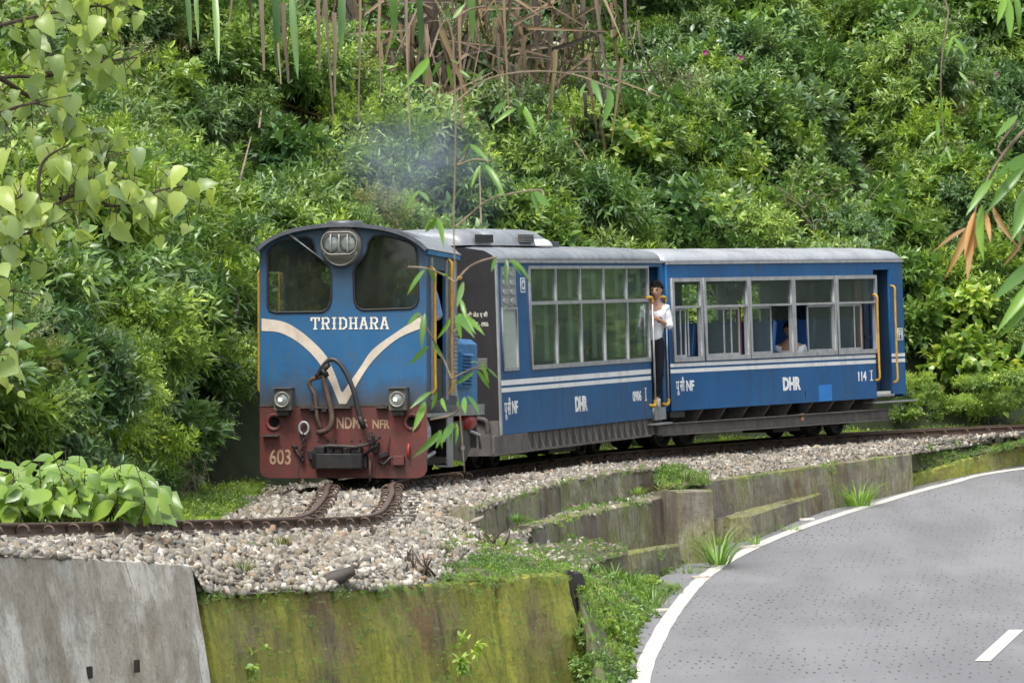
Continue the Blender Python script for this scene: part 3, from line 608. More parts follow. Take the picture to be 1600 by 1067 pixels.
# ------------------------------------------------------------------ vehicles
def vmat(X, Y, yaw, lean, pitch, zo):
    a = Vector((math.cos(yaw)*math.cos(lean), -math.sin(yaw)*math.cos(lean), -math.sin(lean)))
    y = Vector((math.sin(yaw), math.cos(yaw), pitch)).normalized(); a = (a-y*a.dot(y)).normalized(); z = a.cross(y)
    m = Matrix((a, y, z)).transposed().to_4x4(); m.translation = Vector((X, Y, zo)); return m
ML = vmat(-1.8072, 43.8129, .1475, .0195, -.0129, .0421)
MA = vmat(-1.0356, 48.9474, .3462, -.0043, .0099, -.0425)
MBc = vmat(1.3069, 55.4398, .6207, -.0057, .0073, .003)
def wheelset(parent, y, r, gauge=.30, axle=True):
    for sx in (-1, 1):
        w = MB().lathe((sx*gauge, y, r), (sx, 0, 0), [(-.03, .01), (-.03, r+.02), (-.008, r+.02), (-.004, r), (.06, r-.008), (.06, r-.05), (.035, r-.06), (.035, .06), (.07, .055), (.07, .002)], 24).build('wheel', M['iron'], parent)
    if axle: MB().cyl((-gauge, y, r), (gauge, y, r), .04, 10).build('axle', M['iron'], parent)
def l2(px, py): return ((px-534.8-(py-533)*.0)/148.8, (748-py)/148.9+.045)   # photo position on the cab face -> face coordinates

loco = empty('locomotive', mw=ML, label='weathered blue and maroon diesel locomotive named Tridhara at the head of the train', cat='locomotive')
W = .89
def arch(W_, ze, zc, n=14, sh=.10):
    P = []
    for k in range(n+1):
        x = -W_+2*W_*k/n; t = abs(x)/W_
        P.append((x, zc-(zc-ze)*(t**2*.62+t**6*.38)))
    return P
roofc = arch(W, 2.45, 2.69)
zs = .81
winL = [l2(*p) for p in ((418, 486), (415.5, 478), (415.5, 396), (420, 388), (432, 380), (458, 373.5), (477, 371), (486, 375), (490, 384), (494, 400), (503, 409), (513, 418), (516.5, 430), (516.5, 470), (512, 482), (503, 488.5), (428, 489))]
winR = [l2(*p) for p in ((552, 428), (556, 416), (566, 405), (572, 396), (576, 380), (583, 371.5), (600, 370), (625, 376), (642, 381.5), (650.5, 389), (653.5, 404), (654.5, 470), (651, 479), (643, 484), (566, 486), (557.5, 481), (553.5, 471))]
bodyo = [(-W, zs), (W, zs)]+roofc[::-1]
front = plate('front_panel', [bodyo, winL, winR], .04, (0, .02, 0), FRONT, M['lblue'], loco, 0)
for w_ in (winL, winR):
    MB().tube([(x, -.004, z) for x, z in w_], .013, 6, closed=True).build('window_gasket', M['rubber'], loco)
    plate('window_pane', [w_], .006, (0, .02, 0), FRONT, M['glass'], loco)
bot = [(-W, zs-.002), (-W, .12), (-W+.03, .07), (-W+.09, .045), (W-.09, .045), (W-.03, .07), (W, .12), (W, zs-.002)]
def circ(x, z, r, n=20): return [(x+r*math.cos(2*math.pi*k/n), z+r*math.sin(2*math.pi*k/n)) for k in range(n)]
bp = plate('buffer_plate', [bot, circ(-.735, .632, .055), circ(.735, .632, .055)], .045, (0, .01, 0), FRONT, M['maroon'], loco)
for sx in (-.735, .735):
    MB().lathe((sx, -.012, .632), (0, -1, 0), [(0, .095), (.012, .095), (.016, .09), (.016, .062), (0, .056)], 24).build('buffer_ring', M['maroon'], loco)
    MB().b2(sx-.1, sx+.1, .10, .12, .53, .73).build('hole_backing', M['iron'], loco)
MB().b2(-W, W, -.02, .012, zs-.012, zs+.01).build('seam_strip', M['grime'], loco)
# stripes
def band(up, lo):
    sm_ = lambda L: [(p.x, p.y) for p in crom([Vector((*l2(*q), 0)) for q in L], 5)]
    return sm_(up)+sm_(lo)[::-1]
left = band([(405.5, 498), (443, 504.5), (476, 525), (506.6, 555), (521, 583), (533, 616)], [(405.5, 517.5), (436, 521), (467, 538), (493, 563), (513, 595), (529, 632)])
right = band([(664.5, 497), (656, 498), (618, 522), (582, 548), (562, 576), (533.2, 616)], [(664.5, 513), (662, 514), (625, 529), (591, 556), (567, 586), (540, 632)])
left = [(a, b) for a, b in left]
plate('stripe', [left], .004, (0, -.003, 0), FRONT, M['cream'], loco)
plate('stripe', [right], .0045, (0, -.0035, 0), FRONT, M['cream'], loco)
apex = [l2(*p) for p in ((533, 612), (529, 632), (540, 632))]
plate('stripe', [apex], .0052, (0, -.0042, 0), FRONT, M['cream'], loco)
# name in slab capitals with spurs
GL = {'T': [('h', 0, 1, 1), ('v', .5, 0, 1), ('h', .3, .7, 0), ('v', .04, .76, 1), ('v', .96, .76, 1)],
      'R': [('v', .18, 0, 1), ('h', .05, .7, 1), ('h', .18, .7, .5), ('p', [(.66, 1), (.86, .88), (.86, .62), (.66, .5)]), ('p', [(.55, .5), (.82, 0)]), ('h', 0, .36, 0), ('h', .66, .98, 0), ('h', .05, .3, .5)],
      'I': [('v', .5, 0, 1), ('h', .15, .85, 1), ('h', .15, .85, 0), ('h', .25, .75, .5)],
      'D': [('v', .18, 0, 1), ('h', .02, .6, 1), ('h', .02, .6, 0), ('p', [(.55, 1), (.88, .8), (.9, .2), (.55, 0)]), ('h', .05, .32, .5)],
      'H': [('v', .18, 0, 1), ('v', .82, 0, 1), ('h', .18, .82, .5), ('h', 0, .36, 1), ('h', 0, .36, 0), ('h', .64, 1, 1), ('h', .64, 1, 0)],
      'A': [('p', [(.12, 0), (.46, 1)]), ('p', [(.54, 1), (.88, 0)]), ('h', .25, .75, .35), ('h', 0, .3, 0), ('h', .7, 1, 0), ('h', .32, .68, 1)]}
x0, w1, hgt = l2(484.5, 515)[0], .094, .115; zb = l2(0, 515)[1]
for ci, ch in enumerate('TRIDHARA'):
    mb = MB(); lay = .003; gx = x0+sum(.075 if k_ == 'I' else .1105 for k_ in 'TRIDHARA'[:ci]); ww = w1*(.55 if ch == 'I' else .95)
    for st in GL[ch]:
        lay += .00035; t = .0095 if st[0] != 'h' else .0065
        if st[0] == 'h': segs = [((st[1], st[3]), (st[2], st[3]))]
        elif st[0] == 'v': segs = [((st[1], st[2]), (st[1], st[3]))]
        else: segs = list(zip(st[1], st[1][1:]))
        for (a, b), (c, d) in segs:
            lay += .0002
            p0 = Vector((gx+a*ww, 0, zb+b*hgt)); p1 = Vector((gx+c*ww, 0, zb+d*hgt)); dd = (p1-p0).normalized(); nn = Vector((-dd.z, 0, dd.x))*t
            e = dd*.004
            poly = [p0-e-nn, p1+e-nn, p1+e+nn, p0-e+nn]; mb.prism([(p.x, p.z) for p in poly], -lay, -.0005)
    mb.build('name_letter', M['name_white'], loco)
def ftext(t, x0, z0, x1, z1, m, bold=.02, **k): lettering(t, (x0, -.0145, z0), FRONT, x1-x0, z1-z0, m, loco, bold, **k)
ftext('NDM', *l2(525, 671), *l2(562, 653), M['letter_cream']); ftext('6', *l2(565, 671.5), *l2(574, 656), M['letter_cream'])
ftext('NFR', *l2(582, 671), *l2(609, 657), M['letter_cream']); ftext('603', *l2(418, 727), *l2(452, 703), M['letter_cream'], .012)
# headlamp
hx, hz = l2(533, 382)
MB().lathe((hx, .0, hz-.02), (0, -1, 0), [(0, .225), (.05, .222), (.075, .20), (.075, .01)], 28).build('headlamp_housing', M['lensgrey'], loco)
ov = []
for k in range(28):
    t = 2*math.pi*k/28; c, s_ = math.cos(t), math.sin(t); ov.append((hx+(.085 if c > 0 else -.085)+.105*c, -.11, hz+.118*s_))
hg = empty('headlamp_grille'); hg.parent = loco
g = MB().tube(ov, .0115, 6, closed=True)
g.tube([(x, -.135, z) for x, y, z in ov], .009, 6, closed=True).build('rim', M['ring'], hg)
for dx in (-.09, 0, .09):
    MB().tube([(hx+dx, -.11, hz-.115), (hx+dx, -.145, hz-.08), (hx+dx, -.145, hz+.08), (hx+dx, -.11, hz+.115)], .007, 6).build('bar', M['alu'], hg)
for dx in (-.095, .095):
    MB().lathe((hx+dx, -.076, hz), (0, -1, 0), [(0, .092), (.012, .09), (.02, .06), (.024, .002)], 20).build('lens', M['lens'], hg)
MB().tube([(hx-.19*math.cos(t), -.07, hz-.02-.21*math.sin(t)) for t in np.linspace(.35, math.pi-.35, 14)], .011, 6).build('lamp_rim', M['ring'], loco)
MB().tube([(*l2(450, 366),)[:1]+(-.03,)+(l2(450, 366)[1],), (l2(478, 387)[0], -.05, l2(478, 387)[1]), (l2(506, 408)[0], -.03, l2(506, 408)[1])], .006, 5).tube([(l2(450, 366)[0], -.035, l2(450, 366)[1]), (l2(466, 378)[0], -.045, l2(466, 378)[1])], .013, 6).build('wiper', M['alu'], loco)
# marker lamps
for px in (443, 625):
    x, z = l2(px, 626)
    lg = empty('marker_lamp'); lg.parent = loco; lg['label'] = 'square marker lamp box with a glowing glint on the front'
    MB().b2(x-.09, x+.09, -.16, 0, z-.11, z+.12).build('lamp_box', M['lensgrey'], lg, .008)
    MB().b2(x-.1, x+.1, -.2, 0, z+.12, z+.13).build('lamp_hood', M['lensgrey'], lg)
    MB().lathe((x, -.16, z+.005), (0, -1, 0), [(0, .086), (.035, .084), (.04, .075), (.03, .066), (.012, .064)], 24).build('lamp_rim', M['ring'], lg)
    MB().lathe((x, -.172, z+.005), (0, -1, 0), [(0, .066), (.008, .05), (.014, .002)], 20).build('lens', M['lens'], lg)
    MB().lathe((x-.018, -.187, z+.005), (0, -1, 0), [(0, .017), (.008, .012), (.012, .001)], 10).build('glint', M['glint'], lg)  # small glow added for the highlight on the lens
    MB().b2(x-.06, x+.06, -.14, .0, z-.16, z-.11).build('bracket', M['iron'], lg)
def T(*pts): return [(l2(a, b)[0], y, l2(a, b)[1]) for a, b, y in pts]
def smooth(P, n=5): return [tuple(p) for p in crom(P, n)]
MB().tube(smooth(T((496, 677, -.04), (513, 673, -.1), (520, 660, -.11), (519, 643, -.1), (512, 615, -.1), (508, 595, -.11), (511, 582, -.12))), .030, 8).build('brake_pipe', M['rustpipe'], loco)
MB().tube(smooth(T((501, 671, -.04), (496, 655, -.07), (494, 638, -.07), (492, 618, -.08), (484, 603, -.08), (487, 594, -.09), (500, 590, -.1), (510, 584, -.12))), .023, 8).build('brake_pipe', M['rustpipe'], loco)
MB().tube(smooth(T((496, 590, -.1), (508, 573, -.14), (520, 563, -.16), (533, 568, -.17), (546, 587, -.17), (556, 612, -.16), (562, 640, -.13), (566, 660, -.11))), .026, 8).build('air_hose', M['hose'], loco)
MB().tube(T((564, 652, -.12), (567, 660, -.11), (572, 671, -.1)), [.026, .034, .028], 8).tube(T((498, 588, -.1), (508, 578, -.13), (517, 570, -.15)), [.026, .035, .03], 8).tube(T((506, 578, -.14), (513, 590, -.12)), .03, 8).build('hose_coupling', M['iron'], loco)
for a, b in ((489, 640), (508, 642)): 
    p = T((a, b, -.06))[0]; MB().box(p, (.05, .1, .03)).build('pipe_clamp', M['iron'], loco)
for x0_, x1_ in ((467, 549), (588, 607)):
    a, b = l2(x0_, 639), l2(x1_, 637); MB().b2(a[0], b[0], -.1, 0, a[1], a[1]+.014).build('step_ledge', M['grime'], loco)
a, b = l2(408, 680), l2(434, 677); MB().b2(a[0], b[0], -.1, 0, a[1]-.02, a[1]-.005).build('step_ledge', M['grime'], loco)
# chain and ring on the left
cx_, cz_ = l2(474, 670)
MB().tube([(cx_+.05*math.cos(t), -.05, cz_+.065*math.sin(t)) for t in np.linspace(0, 2*math.pi, 16, False)], .015, 6, closed=True).build('hook_ring', M['alu'], loco)
for k in range(9):
    z = cz_-.06-.036*k; x = cx_-.002*k+.006*math.sin(k); a = k % 2
    MB().tube([(x+(.017 if a else .004)*math.cos(t), -.055+(.004 if a else .017)*math.cos(t), z+.027*math.sin(t)) for t in np.linspace(0, 2*math.pi, 10, False)], .0065, 5, closed=True).build('chain_link', M['iron'], loco)
MB().tube(T((458, 698, -.04), (466, 712, -.07), (472, 722, -.06)), .012, 6).tube(T((455, 698, -.05), (464, 700, -.05)), .02, 6).build('hook', M['iron'], loco)
# coupling block
a, b = l2(491, 733), l2(573, 709)
blk = [(a[0], .0), (a[0], -.2), (a[0]+.06, -.28), (b[0]-.12, -.3), (b[0]-.02, -.22), (b[0], 0)]
MB().prism(blk, a[1], b[1], 'xy').build('coupling_block', M['iron'], loco, .012)
for px, w, h in ((505, .07, .07), (520, .05, .1), (532, .08, .06), (548, .05, .05), (560, .1, .08)):
    x = l2(px, 0)[0]; MB().b2(x-w/2, x+w/2, -.2, -.03, b[1]+.002, b[1]+h).build('coupling_pin', M['iron'], loco, .008)
MB().b2(a[0], a[0]+.1, -.16, -.1, b[1]+.004, b[1]+.03).b2(-.15, .2, -.12, -.06, b[1]+.004, b[1]+.045).build('coupling_plate', M['iron'], loco)
for px, py, w, h, d in ((500, 702, .1, .05, .16), (588, 700, .06, .12, .12), (571, 722, .05, .14, .1), (600, 712, .08, .06, .1), (485, 712, .07, .1, .06)):
    x, z = l2(px, py); MB().box((x, -d/2, z), (w, d, h), M=Matrix.Rotation(rng.normal()*.3, 3, 'Y')).build('coupling_fitting', M['iron'], loco, .01)
MB().tube(T((494, 700, -.1), (520, 697, -.22), (560, 699, -.22), (584, 694, -.1)), .018, 6).build('coupling_bar', M['grime'], loco)
MB().tube([(.335+.035*math.cos(t), -.06-.004*k_, .36+.1*math.sin(t)*.5+.003*k_) for k_, t in enumerate(np.linspace(0, 8*math.pi, 50))], .009, 5).build('coil_spring', M['iron'], loco)
MB().tube(T((590, 705, -.1), (583, 697, -.13), (588, 690, -.12), (596, 684, -.08)), .016, 6).tube(T((573, 712, -.12), (585, 700, -.14), (592, 697, -.12)), .02, 6).build('screw_link', M['iron'], loco)
MB().tube(T((579, 712, -.08), (580, 735, -.09), (579, 752, -.08)), .013, 6).build('hanging_bar', M['rustpipe'], loco)
MB().tube(T((592, 722, -.05), (602, 727, -.08), (612, 716, -.07), (620, 719, -.05)), .018, 6).build('linkage', M['iron'], loco)
a, b = l2(616, 728), l2(633, 713); MB().b2(a[0], b[0], -.08, 0, a[1], b[1]).build('junction_box', M['maroon'], loco, .006)
MB().tube(T((640, 717, -.05), (639, 708, -.06), (640, 694, -.05)), .014, 6).build('lever', M['redtank'], loco)
MB().tube(T((609, 684, -.03), (607, 700, -.05), (610, 727, -.03)), .007, 5).build('cable', M['iron'], loco)
a, b = l2(463, 748), l2(479, 728); MB().b2(a[0], a[0]+.012, -.03, 0, a[1], b[1]).b2(.33, .345, -.03, 0, .05, .22).build('rib', M['maroon'], loco)
for px in (496, 511, 524, 549, 562, 580):
    x, z = l2(px, 690); MB().lathe((x, -.013, z), (0, -1, 0), [(0, .011), (.004, .011), (.004, .001)], 10).build('bolt', M['iron'], loco)
# cab shell
CL = 2.05; t_ = .03
sw = [rect(0.045, .72, CL, 2.449), rect(.34, .86, 1.22, 2.24, .05), rect(1.42, 1.55, 1.85, 2.2, .05)]
plate('cab_side', sw, t_, (W-t_/2, 0, 0), SIDE, M['lblue'], loco)
plate('cab_side', [rect(.045, .72, CL, 2.449), rect(.34, .86, 1.22, 2.24, .05)], t_, (-W+t_/2, 0, 0), SIDE, M['lblue'], loco)
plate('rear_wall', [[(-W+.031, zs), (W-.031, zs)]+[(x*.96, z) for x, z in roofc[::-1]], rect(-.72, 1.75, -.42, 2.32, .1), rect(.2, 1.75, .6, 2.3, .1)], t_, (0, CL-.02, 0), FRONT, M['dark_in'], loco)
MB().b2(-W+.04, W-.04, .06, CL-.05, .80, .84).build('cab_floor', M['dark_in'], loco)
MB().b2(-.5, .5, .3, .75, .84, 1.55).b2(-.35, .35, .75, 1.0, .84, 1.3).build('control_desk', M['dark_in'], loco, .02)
ro = arch(W+.035, 2.44, 2.715, 24); ri = arch(W+.005, 2.43, 2.688, 24)
edge = [(W+.045, 2.41), (W+.02, 2.41)]
MB().prism(ro+ri[::-1], -.10, CL+.06).build('roof', M['silver'], loco)
MB().prism([(x, z+.003) for x, z in ro]+[(x, z-.012) for x, z in ri[::-1]], -.112, -.10).build('roof_rim', M['roofdark'], loco)
MB().prism([(x*.99, z+.004) for x, z in ro]+[(x*.99, z-.006) for x, z in ro[::-1]], -.09, .55).build('roof_soot_patch', M['roofdark'], loco)
MB().lathe((-.02, .25, 2.70), (0, 0, 1), [(0, .2), (.035, .2), (.05, .18), (.05, .01)], 20).build('roof_vent', M['roofdark'], loco)
MB().b2(W+.005, W+.03, .0, CL, 2.385, 2.43).build('gutter', M['hood_blue'], loco)
MB().b2(W-.06, W-.03, .36, 1.2, .86, 1.3).build('door_lower_panel', M['dark_in'], loco)
for y_ in (.30, 1.27): MB().b2(W+.001, W+.02, y_-.03, y_+.03, .86, 2.36).build('door_post', M['silver_dull'], loco)
MB().b2(W+.001, W+.03, 1.42, 1.80, .9, 2.36).build('ribbed_post', M['silver_dull'], loco)
for k in range(14): MB().b2(W+.03, W+.045, 1.60, 1.80, 1.15+.045*k, 1.17+.045*k).build('rib', M['alu'], loco)
for sx in (1, -1):
    for y_, z0, z1 in ((.22, .92, 2.26), (1.30, .92, 2.38)):
        x = sx*(W+.055); MB().tube(smooth([(sx*W, y_, z0), (x, y_, z0+.05), (x, y_, z0+.2), (x, y_, (z0+z1)/2), (x, y_, z1-.2), (x, y_, z1-.05), (sx*W, y_, z1)], 3), .0165, 8).build('handrail', M['yellow'], loco)
# lower side, frames, steps
MB().b2(W-.10, W, .045, 3.95, .68, .80).b2(-W, -W+.1, .045, 3.95, .68, .80).build('footplate_edge', M['silver_dull'], loco)
MB().b2(-W+.1, W-.1, .05, 3.95, .70, .79).build('footplate', M['iron'], loco)
MB().prism([(.1, .2), (.35, .14), (3.6, .14), (3.9, .3), (3.9, .7), (.1, .7)], .52, .56, 'yz').prism([(.1, .2), (3.9, .2), (3.9, .7), (.1, .7)], -.56, -.52, 'yz').build('frame', M['iron'], loco)
for y_ in (1.0, 2.7): wheelset(loco, y_, .33)
for y_ in (.52, 1.0, 2.7):
    MB().b2(.57, .72, y_-.1, y_+.1, .22, .42).build('axle_box', M['grime'], loco, .01)
for y_ in (.42,):
    MB().tube([(.74+.085*math.cos(t), y_+.085*math.sin(t), .34+.0075*t) for t in np.linspace(0, 12*math.pi, 110)], .014, 5).build('coil_spring', M['alu'], loco)
MB().lathe((.74, .62, .50), (1, 0, 0), [(0, .16), (.05, .16), (.06, .13), (.06, .09), (.08, .085), (.08, .01)], 24).build('gear_wheel', M['alu'], loco)
MB().tube([(.74, .25, .2), (.8, .6, .26), (.82, .9, .3)], .022, 6).build('brake_rod', M['silver_dull'], loco)
MB().b2(.86, .875, 1.45, 1.82, .13, .70).build('step_sheet', M['silver_dull'], loco)
MB().b2(.74, .86, 1.47, 1.80, .13, .15).b2(.74, .86, 1.47, 1.80, .40, .42).build('step_tread', M['silver_dull'], loco)
MB().prism([(2.2, .2), (3.0, .16), (3.35, .3), (3.35, .62), (2.2, .62)], .8, .82, 'yz').build('side_plate', M['grime'], loco)
MB().lathe((.8, 2.9, .6), (0, 1, 0), [(0, .01), (0, .09), (.5, .09), (.5, .01)], 16).build('air_tank', M['redtank'], loco)
MB().b2(.84, .86, 2.5, 2.7, .3, .34).tube([(.84, 3.2, .5), (.9, 3.5, .45), (.9, 3.6, .3)], .02, 6).build('pipework', M['alu'], loco)
# hood with louvres
HW = .87
MB().prism([(-HW, .80), (HW, .80), (HW, 1.47), (HW-.07, 1.53), (-HW+.07, 1.53), (-HW, 1.47)], CL+.012, 3.55).build('hood', M['hood_blue'], loco)
lv = empty('louvre_panel'); lv.parent = loco
MB().prism([(2.2, .98), (2.95, .98), (2.95, 1.38), (2.85, 1.42), (2.3, 1.42), (2.2, 1.38)], HW+.002, HW+.03, 'yz').build('panel', M['hood_blue'], lv)
for k in range(10):
    z = 1.0+.038*k; MB().add([(HW+.03, 2.24, z+.026), (HW+.03, 2.92, z+.026), (HW+.075, 2.92, z), (HW+.075, 2.24, z), (HW+.03, 2.24, z), (HW+.03, 2.92, z)], [(0, 1, 2, 3), (3, 2, 5, 4), (0, 3, 4), (1, 5, 2)]).build('slat', M['hood_blue'], lv)
MB().b2(-.5, .5, CL+.2, 3.3, 1.53, 1.62).build('hood_top', M['hood_blue'], loco, .02)
MB().cyl((.3, 3.4, 1.5), (.3, 3.4, 2.0), .05, 12).build('exhaust_pipe', M['iron'], loco)
MB().tube([(.80, 3.5, .8), (.80, 3.5, 1.05), (.80, 3.62, 1.1)], .015, 6).b2(.76, .84, 3.45, 3.6, .8, .95).build('rear_fitting', M['alu'], loco)
MB().b2(-.8, .8, 3.9, 3.96, .3, .72).build('rear_beam', M['grime'], loco)
MB().b2(-.12, .12, 3.96, 5.0, .38, .5).build('drawbar', M['iron'], loco)

# ------------------------------------------------------------------ coaches
CW = .95
def coach_roof(p, y0, y1, m, zc=2.67):
    outer = [(CW+.02, 2.462), (CW+.02, 2.49), (CW+.0, 2.53), (CW-.06, 2.575), (CW-.16, 2.605), (.6, 2.635), (.3, zc-.008), (0, zc)]
    full = [(x, z) for x, z in outer]+[(-x, z) for x, z in outer[-2::-1]]
    # rounded hip at both ends: sections shrink toward the ends
    V = []; secs = [(y0, .90, .75), (y0+.03, .955, .88), (y0+.1, .985, .96), (y0+.25, 1, 1), (y1-.25, 1, 1), (y1-.1, .985, .96), (y1-.03, .955, .88), (y1, .90, .75)]
    n = len(full)
    for y, sx, sz in secs:
        for x, z in full: V.append((x*sx, y, 2.455+(z-2.455)*sz))
    Fs = [(i*n+k, i*n+k+1, (i+1)*n+k+1, (i+1)*n+k) for i in range(len(secs)-1) for k in range(n-1)]+[tuple(range(n)), tuple(range((len(secs)-1)*n, len(secs)*n))[::-1]]+[(i*n+n-1, i*n, (i+1)*n, (i+1)*n+n-1) for i in range(len(secs)-1)]
    r = MB(); r.add(V, Fs, False); o = r.build('roof', m, p)
    for pl in o.data.polygons: pl.use_smooth = len(pl.vertices) == 4
    for k in range(1, 6):
        y = y0+(y1-y0)*k/6; MB().prism([(x*1.001, z+.004) for x, z in full]+[(x, z-.004) for x, z in full[::-1]], y-.012, y+.012).build('roof_seam', m, p)
    for s in (-1, 1): MB().b2(s*(CW+.024), s*(CW+.004), y0+.02, y1-.02, 2.435, 2.466).build('gutter', M['alu'], p)
def stripes(p, spans, m, zs_):
    for y0, y1 in spans:
        for z0, z1 in zs_:
            MB().b2(CW, CW+.0035, y0, y1, z0, z1).build('stripe', m, p)
        for z0, z1 in zs_: pass
def win_frame(p, y0, z0, y1, z1, cols, rows_, gl, frame=.03, x=CW, name='window', mids=None):
    """window = frame (parent) > panes; cols/rows_ are the cell borders"""
    loops = [rect(y0, z0, y1, z1)]; h = frame/2; cells = []
    for a, b in zip(cols, cols[1:]):
        for c, d in zip(rows_, rows_[1:]): loops.append(rect(a+h, c+h, b-h, d-h)); cells.append((a+h*.6, c+h*.6, b-h*.6, d-h*.6))
    f = plate(name, loops, .035, (x, 0, 0), SIDE, M['alu'], p)
    for c in cells:
        MB().b2(x-.008, x-.003, c[0], c[2], c[1], c[3]).build('pane', gl, f)
    return f
# --- first coach
ca = empty('coach', mw=MA, label='blue coach with tall gridded windows and black end wall right behind the locomotive', cat='railway coach')
LA_ = 6.33
fr_h = rect(1.085, 1.165, 5.70, 2.40)
plate('side_wall', [rect(0, .43, 5.72, 2.458), fr_h, rect(.12, 1.17, .64, 2.395)], .03, (CW-.015, 0, 0), SIDE, M['cblue'], ca)
plate('door_header', [rect(5.721, 2.385, LA_, 2.458)], .03, (CW-.015, 0, 0), SIDE, M['cblue'], ca)
plate('door_post', [rect(6.20, .55, LA_, 2.384)], .03, (CW-.015, 0, 0), SIDE, M['cblue'], ca)
plate('far_wall', [rect(0, .43, LA_, 2.458), rect(.2, 1.3, .6, 2.3), rect(1.1, 1.2, 1.95, 2.35), rect(2.1, 1.2, 2.9, 2.35), rect(3.05, 1.2, 3.8, 2.35), rect(3.95, 1.2, 4.7, 2.35), rect(4.85, 1.2, 5.55, 2.35)], .03, (-CW+.015, 0, 0), SIDE, M['in_wall'], ca)
plate('end_wall', [[(-CW+.002, .25), (CW-.002, .25), (CW-.002, 2.44), (CW-.05, 2.53), (CW-.15, 2.585), (.55, 2.625), (0, 2.65), (-.55, 2.625), (-CW+.15, 2.585), (-CW+.05, 2.53), (-CW+.002, 2.44)], rect(-.3, .62, .3, 2.3)], .03, (0, -.018, 0), FRONT, M['black_end'], ca)
plate('end_door', [rect(-.3, .62, .3, 2.3)], .02, (0, .02, 0), FRONT, M['black_end'], ca)
MB().b2(CW-.012, CW+.012, -.036, .006, .43, 2.45).build('corner_strip', M['alu'], ca)
MB().b2(-CW+.03, CW-.03, LA_-.03, LA_, .43, 2.45).build('rear_wall', M['cblue'], ca)
MB().b2(-CW+.03, CW-.03, 0, LA_-.03, .56, .60).build('floor', M['in_wall'], ca)
MB().b2(-CW+.03, CW-.03, .0, LA_-.03, 2.43, 2.452).build('ceiling', M['in_wall'], ca)
coach_roof(ca, -.03, LA_, M['silver'])
win_frame(ca, 1.085, 1.165, 5.70, 2.40, [1.115, 2.05, 2.965, 3.87, 4.79, 5.685], [1.195, 1.955, 2.385], M['cglass'], .042)
for a, b in zip([1.115, 2.05, 2.965, 3.87, 4.79], [2.05, 2.965, 3.87, 4.79, 5.685]):
    for z0, z1 in ((1.195, 1.955), (1.955, 2.385)): MB().b2(CW-.014, CW-.009, a+.025, b-.025, z0+.022, z0+.06).build('gasket', M['rubber'], ca)
for b in (2.05, 2.965, 3.87, 4.79, 5.685):
    MB().b2(CW-.10, CW-.085, b-.20, b-.05, 1.2, 2.38).build('window_strip', M['window_strip'], ca)  # pale strips added behind the panes, standing in for the far-side pillars
f = win_frame(ca, .12, 1.17, .64, 1.92, [.13, .63], [1.18, 1.91], M['frost'], .05)
MB().b2(CW-.014, CW-.009, .16, .60, 1.21, 1.26).build('gasket', M['rubber'], f)
vp = MB().b2(CW-.02, CW+.008, .125, .635, 1.93, 2.392).build('vent_panel', M['silver_dull'], ca)
for i in range(2):
    for k in range(4):
        y_, z_ = .25+.25*i, 1.985+.105*k
        MB().prism(rect(y_-.085, z_-.03, y_+.085, z_+.035, .03, 3), CW+.008, CW+.020, 'yz').build('vent', M['alu'], vp, .005)
stripes(ca, [(.005, 5.70)], M['white'], [(1.005, 1.065), (.925, .975)])
def stext(p, t, y0, z0, y1, z1, m=None, bold=.015, x=CW+.001, **k): lettering(t, (x, y0, z0), SIDE, y1-y0, z1-z0, m or M['white'], p, bold, **k)
stext(ca, 'पू सी', .12, .60, .34, .86); stext(ca, 'NF', .385, .665, .58, .815, bold=.03)
stext(ca, 'DHR', 2.66, .61, 3.12, .80, bold=.05); stext(ca, '0906', 4.92, .665, 5.27, .80, bold=.02); MB().b2(CW+.001, CW+.004, 5.447, 5.468, .665, .82).build('lettering', M['white'], ca)

for z in (.662, .816): MB().b2(CW+.001, CW+.0042, 5.415, 5.50, z, z+.012).build('numeral_serif', M['white'], ca)
lab = plate('class_plate', [rect(.80, 2.085, .96, 2.26)], .006, (CW+.003, 0, 0), SIDE, M['white'], ca)
MB().b2(CW+.006, CW+.008, .815, .945, 2.10, 2.245).build('plate_field', M['cblue'], ca); stext(ca, 'C1', .826, 2.115, .934, 2.235, x=CW+.009, bold=.04)
def etext(t, x0, z0, x1, z1, bold=.0): lettering(t, (x0, -.034, z0), FRONT, x1-x0, z1-z0, M['name_white'], ca, bold)
etext('सी जेड ए सी', .585, 1.80, .835, 1.875, .008); etext('CZ AC - 0906', .585, 1.70, .84, 1.752, .012)
plate('builder_plate', [rect(.585, 1.20, .82, 1.34)], .006, (0, -.036, 0), FRONT, M['grime'], ca)
for k in range(5): MB().b2(.60, .805, -.042, -.039, 1.215+.025*k, 1.224+.025*k).build('plate_line', M['alu'], ca)
plate('lower_end_panel', [rect(.35, .25, .93, .60)], .01, (0, -.04, 0), FRONT, M['sill'], ca)
MB().tube(smooth([(.62, -.05, .62), (.72, -.07, .62), (.80, -.08, .58), (.80, -.08, .36)], 4), .03, 8).build('end_pipe', M['grime'], ca)
MB().tube([(.35, -.04, 2.1), (.42, -.12, 2.12), (.52, -.14, 2.1)], .03, 8).build('end_hose', M['iron'], ca)
MB().tube([(.40, -.10, 2.28), (.56, -.12, 2.27)], .022, 8).build('end_handle', M['yellow'], ca)
